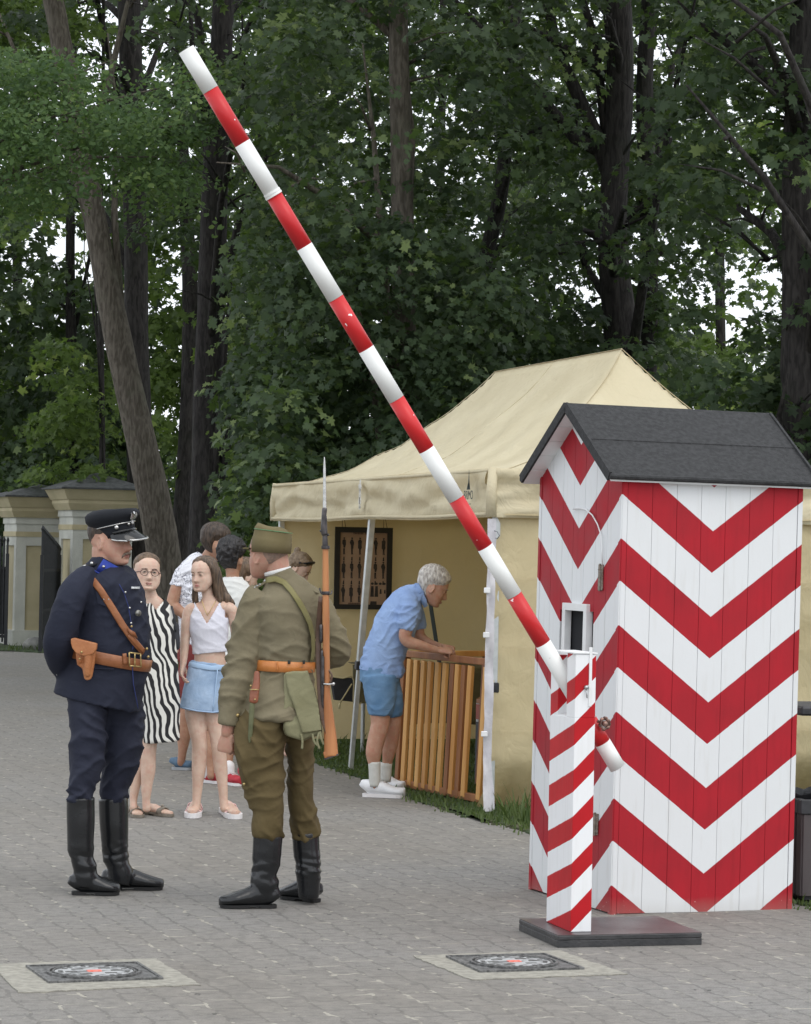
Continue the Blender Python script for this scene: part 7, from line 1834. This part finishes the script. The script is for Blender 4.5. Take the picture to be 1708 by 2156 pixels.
# ---- curly haired man in a white tee
F = Fig('man with curly black hair in a white t-shirt and red trainers, seen from behind', 472, 1652)
WT = cloth('white_tee_cotton', (.68, .70, .68), (.76, .77, .75), 6, 300, .35, .9)
T_c = [(484, 1400, 4, 48, 34), (486, 1330, 4, 46, 33), (488, 1280, 4, 46, 32), (490, 1250, 4, 44, 28), (490, 1232, 4, 36, 23), (490, 1216, 4, 20, 17)]
b = MB(); F.tube(b, T_c, 28); F.tube(b, [(520, 1244, 4, 17, 18), (530, 1275, 4, 17, 17), (532, 1300, 2, 16, 16)], 16); F.tube(b, [(462, 1244, 4, 17, 18), (450, 1270, 4, 17, 17), (446, 1300, 2, 16, 16)], 16)
fuse(b, 't_shirt', WT, F.root, F.o, .008, 5, wr=folds(.009, 80, 61, .8, .1, .005))
hm = head_matrix(F, 487, 1174, 2, 68, 158, 6)
b = MB(); head_add(b, hm); F.tube(b, [(490, 1235, 4, 20, 15), (490, 1215, 4, 14, 14), (489, 1195, 4, 14, 14), (488, 1180, 4, 14, 14)], 14); F.tube(b, [(490, 1235, 4, 22, 16), (488, 1300, 4, 34, 24), (484, 1400, 4, 34, 24)], 14)
legskin(F, b, [(468, 1420, 2, 22), (452, 1490, 0, 15), (444, 1540, 0, 12), (443, 1580, 0, 11), (443, 1615, 0, 8), (444, 1634, 0, 8)]); legskin(F, b, [(500, 1420, 6, 22), (492, 1490, 6, 15), (484, 1560, 4, 12), (481, 1615, 2, 8), (481, 1636, 0, 8)])
legskin(F, b, [(532, 1290, 2, 11), (540, 1330, 4, 10), (536, 1370, 0, 8)]); legskin(F, b, [(446, 1290, 2, 11), (440, 1330, 4, 10), (446, 1370, 0, 8)])
for x_ in (536, 446): hand_add(b, F.p(x_, 1366, 0), (0, -.1, -1), (1 if x_ < 500 else -1, 0, 0), .16, .4, 1)
fuse(b, 'body', SKIN_TAN, F.root, F.o, .005, 2)
face_bits(F, hm, F.root, HAIRK)
b = MB(); hair_add(b, hm, short_hair(.72, .50, .14, .48), .085, .03, .10, seed=8, nth=120, nt=60, curl=.05); b.build('hair', HAIRK, F.root, True, origin=F.o)
b = MB(); F.tube(b, [(484, 1390, 4, 44, 34), (482, 1425, 4, 42, 32)], 22); F.tube(b, [(468, 1410, 2, 26, 28), (456, 1490, 0, 22, 24)], 18); F.tube(b, [(500, 1410, 6, 26, 28), (494, 1490, 6, 22, 24)], 18)
fuse(b, 'shorts', cloth('dark_shorts_cloth', (.02, .022, .03), (.035, .038, .05)), F.root, F.o, .008, 4)
REDS = mat('red_trainer', (.36, .015, .03), .6, (.46, .03, .045), 22, bump=.2)
for hl, te in ((G(430, 1648), G(468, 1651)), (G(474, 1652), G(508, 1656))):
    shoe(F, hl, te, REDS, WSO, laces=WSO); b = MB(); c_ = hl + (te - hl) * .22; b.tube([c_ + Vector((0, 0, .06)), c_ + Vector((0, 0, .13))], [.042, .040], 14, round_ends=True); b.build('sock', WSO, F.root, True, origin=F.o)

# ---- child behind the soldier
F = Fig('brown haired child mostly hidden between the curly haired man and the soldier', 528, 1640)
b = MB(); F.tube(b, [(528, 1400, 0, 34, 26), (528, 1330, 0, 32, 25), (528, 1285, 0, 34, 24), (526, 1262, 0, 28, 19), (522, 1248, 0, 14, 13)], 20)
F.tube(b, [(552, 1272, 0, 12, 12), (560, 1310, 0, 11, 11), (560, 1340, 0, 10, 10)], 12); F.tube(b, [(504, 1272, 0, 12, 12), (498, 1310, 0, 11, 11), (500, 1340, 0, 10, 10)], 12)
fuse(b, 't_shirt', cloth('dark_green_tee', (.03, .05, .03), (.05, .07, .045)), F.root, F.o, .009, 5, wr=wrinkles(.005, 12, 71))
hm = head_matrix(F, 517, 1212, 0, 64, 118, 18)
b = MB(); head_add(b, hm, 1.08, 1); F.tube(b, [(526, 1266, 0, 18, 14), (523, 1250, 0, 11, 11), (520, 1230, 0, 11, 12)], 12); F.tube(b, [(526, 1270, 0, 24, 16), (528, 1400, 0, 26, 20)], 12)
for x0 in (516, 540): legskin(F, b, [(x0, 1400, 0, 16), (x0 - 2, 1500, 0, 12), (x0 - 2, 1560, 0, 10), (x0 - 2, 1622, 0, 7)])
for x_ in (560, 500): legskin(F, b, [(x_, 1335, 0, 8), (x_, 1380, -2, 7)]); hand_add(b, F.p(x_, 1378, -2), (0, 0, -1), (1 if x_ < 528 else -1, 0, 0), .13, .4, 1)
fuse(b, 'body', SKIN_PALE, F.root, F.o, .005, 2); face_bits(F, hm, F.root, HAIRB)
b = MB(); hair_add(b, hm, short_hair(.72, .46, .06, .44), .06, .015, .05, seed=11); b.build('hair', HAIRB, F.root, True, origin=F.o)
b = MB(); F.tube(b, [(528, 1390, 0, 32, 25), (528, 1420, 0, 30, 24)], 18)
for x0 in (516, 540): F.tube(b, [(x0, 1410, 0, 18, 20), (x0 - 2, 1500, 0, 16, 17), (x0 - 2, 1615, 0, 12, 13)], 16)
fuse(b, 'trousers', cloth('black_trousers_cloth', (.012, .013, .018), (.022, .024, .03)), F.root, F.o, .009, 4)
for x0 in (514, 538): shoe(F, G(x0 - 6, 1640), G(x0 + 18, 1645), REDS, WSO)

# ---- woman with a bun inside the tent
F = Fig('woman with her hair in a bun and sunglasses on her head, bending behind the soldier', 612, 1596)
b = MB(); F.tube(b, [(606, 1420, 0, 36, 28), (608, 1350, 0, 34, 27), (610, 1290, -2, 36, 27), (614, 1258, -4, 32, 22), (618, 1240, -6, 18, 16)], 22)
F.tube(b, [(636, 1262, -4, 14, 15), (642, 1300, -10, 13, 13), (640, 1330, -14, 12, 12)], 14); F.tube(b, [(592, 1262, -4, 14, 15), (584, 1300, -8, 13, 13)], 14)
fuse(b, 'blouse', cloth('dark_blue_blouse', (.03, .035, .06), (.05, .055, .09)), F.root, F.o, .009, 5, wr=wrinkles(.006, 11, 81))
hm = head_matrix(F, 629, 1196, -12, 60, 78, 34)
b = MB(); head_add(b, hm, 1.08, 1); F.tube(b, [(612, 1262, -4, 20, 16), (616, 1240, -6, 11, 11), (622, 1222, -8, 10.5, 11), (628, 1208, -10, 10, 11)], 12); F.tube(b, [(612, 1268, -4, 24, 16), (606, 1420, 0, 28, 22)], 14)
for x0 in (596, 618): legskin(F, b, [(x0, 1400, 0, 18), (x0, 1480, 0, 13), (x0, 1540, 0, 11), (x0, 1584, 0, 7)]); foot_add(b, G(x0 - 6, 1594), G(x0 + 16, 1597), .036, .028, .010)
legskin(F, b, [(640, 1325, -14, 9), (650, 1360, -22, 8)]); hand_add(b, F.p(650, 1358, -22), (.6, -.2, -.8), (0, .3, -1), .15, .4, 1); legskin(F, b, [(584, 1295, -8, 9), (592, 1350, -14, 8)]); hand_add(b, F.p(592, 1348, -14), (.3, -.1, -1), (0, 1, 0), .15, .4, 1)
fuse(b, 'body', SKIN_PALE, F.root, F.o, .005, 2); face_bits(F, hm, F.root, HAIRB)
b = MB(); hair_add(b, hm, short_hair(.80, .52, .10, .50), .04, .012, .04, seed=13); b.ball(hm @ Vector((0, .40, .98)), 7 / F.s, 12)
fuse(b, 'hair', mat('ash_brown_hair', (.10, .065, .035), .5, (.20, .14, .085), 30, bump=.6, bscale=120, stretch=(1, 1, .25)), F.root, F.o, .005, 1, wr=lambda c, n: .003 * vnoise(c, 90, 7, 2))
b = MB(); S_ = hm.to_scale()[0]
b.tube([hm @ Vector((x, -.10 - y, z)) for x, y, z in ((-.38, -.12, .72), (-.33, .14, .86), (-.15, .22, .96), (.15, .22, .96), (.33, .14, .86), (.38, -.12, .72))], [S_ * .045] * 6, 6); b.build('sunglasses', BLKP, F.root, True, origin=F.o)
b = MB(); F.tube(b, [(606, 1405, 0, 34, 27), (606, 1500, 0, 38, 30)], 22); fuse(b, 'skirt', cloth('grey_skirt_cloth', (.08, .08, .09), (.12, .12, .13)), F.root, F.o, .009, 4)
for x0 in (596, 618): sole(F, 'sandal', G(x0 - 6, 1594), G(x0 + 16, 1597), .038, SANDM, .012, 0)

# ---- old man in the blue shirt
F = Fig('white haired man in light blue shirt and denim shorts leaning over the slatted pen', 802, 1678)
SHB = cloth('light_blue_linen', (.24, .35, .60), (.31, .44, .69), 5, 260, .6, .9)
T_o = [(799, 1419, 0, 46, 38), (804, 1395, 0, 44.5, 39), (812, 1368, 0, 45, 40), (831, 1322, 0, 46, 43), (848, 1288, 0, 44, 42), (862, 1262, 0, 35, 38), (878, 1247, 0, 21, 22), (886, 1240, 0, 15, 16)]
b = MB(); F.tube(b, T_o, 34)
F.tube(b, [(858, 1262, -24, 20, 20), (861, 1284, -40, 22, 21), (858, 1308, -45, 20, 19), (856, 1326, -46, 18, 17)], 22)
F.tube(b, [(866, 1266, 34, 20, 20), (876, 1296, 44, 20, 19), (880, 1326, 46, 18, 17)], 20)
F.tube(b, [(812, 1400, 0, 38, 36), (838, 1402, 2, 12, 26), (842, 1422, 2, 6, 20)], 16)
fuse(b, 'shirt', SHB, F.root, F.o, .007, 5, wr=folds(.009, 70, 91, 1.0, .1, .005))
b = MB(); F.tube(b, [(880, 1247, 0, 19, 21), (888, 1240, 0, 17.5, 20)], 24); F.patch if 0 else None
b.prism([F.p(x, y, -18) for x, y in ((873, 1228), (882, 1228), (898, 1262), (901, 1276), (893, 1280), (884, 1262))], Vector((0, .006, 0))); b.build('collar', SHB, F.root, True, origin=F.o)
hm = head_matrix(F, 911, 1234, 0, 76, 93, 26)
b = MB(); head_add(b, hm, 1.08)
F.tube(b, [(868, 1268, 0, 22, 22), (882, 1252, 0, 14, 15), (895, 1241, 2, 13.5, 15), (906, 1236, 2, 13, 15)], 18); F.tube(b, [(862, 1278, 0, 24, 24), (830, 1330, 0, 32, 30), (802, 1400, 0, 28, 24)], 18)
legskin(F, b, [(860, 1280, -36, 14), (857, 1318, -46, 14), (853, 1340, -46, 13.5), (862, 1352, -45, 13), (885, 1359, -40, 11), (908, 1366, -32, 8.5), (922, 1369, -26, 7.5)], 16)
legskin(F, b, [(872, 1285, 42, 14), (880, 1322, 46, 13), (886, 1342, 44, 12), (908, 1356, 34, 9.5), (928, 1362, 22, 7.5)], 16)
hand_add(b, F.p(921, 1368.5, -26), (1, .12, -.05), (.1, .5, -1), .19, .95, 1, tcurl=.7); hand_add(b, F.p(927, 1361, 22), (1, -.1, -.15), (0, -.3, -1), .19, .8, -1, tcurl=.6)
legskin(F, b, [(802, 1440, -12, 20), (801, 1500, -18, 21), (800, 1528, -18, 19.5), (792, 1560, -17, 18.5), (787, 1585, -17, 17), (788, 1615, -17, 11), (790, 1640, -17, 9.5), (790, 1658, -17, 9)], 18)
legskin(F, b, [(810, 1440, 14, 20), (824, 1500, 22, 20), (826, 1530, 24, 18), (822, 1565, 30, 17), (815, 1610, 36, 10), (812, 1640, 38, 9)], 16)
fuse(b, 'body', skin('aged_tanned_skin', (.42, .23, .15), (.52, .31, .22), (.44, .18, .12)), F.root, F.o, .004, 2)
face_bits(F, hm, F.root, HAIRW, lips=(.36, .16, .13), closed=True)
b = MB(); hair_add(b, hm, short_hair(.74, .52, .18, .50), .05, .012, .06, seed=17, nth=120, nt=60, curl=.006); b.build('hair', HAIRW, F.root, True, origin=F.o)
DEN2 = cloth('blue_denim_shorts', (.10, .20, .34), (.16, .28, .44), 8, 300, .45, .9)
b = MB(); F.tube(b, [(800, 1402, 0, 42, 37), (800, 1435, 0, 44, 38)], 28)
F.tube(b, [(800, 1425, -10, 40, 34), (801, 1465, -16, 34, 32), (800, 1506, -18, 24.5, 27)], 24); F.tube(b, [(806, 1425, 12, 36, 34), (818, 1465, 18, 30, 30), (823, 1508, 22, 24, 26)], 24)
fuse(b, 'denim_shorts', DEN2, F.root, F.o, .007, 4, wr=folds(.005, 60, 95, 1.2, .0, .004))
WSH = mat('white_leather_trainer', (.74, .75, .76), .5, (.66, .67, .69), 12, bump=.15); SOK = mat('white_ribbed_sock', (.62, .62, .58), .9, (.54, .54, .50), 20, bump=.15, bscale=100)
shoe(F, G(766, 1678), G(851, 1681), WSH, WSO, .050, .052, .024, laces=WSO); shoe(F, G(787, 1662), G(850, 1667), WSH, WSO, .050, .052, .024)
for rows in ([(788.5, 1604, -17, 13.5, 13.5), (789, 1628, -17, 12.3, 12.3), (789, 1656, -17, 11.6, 11.6)], [(814, 1606, 37, 12.5, 12.5), (812, 1646, 38, 11, 11)]):
    b = MB(); F.tube(b, rows, 16); b.build('sock', SOK, F.root, True, origin=F.o)
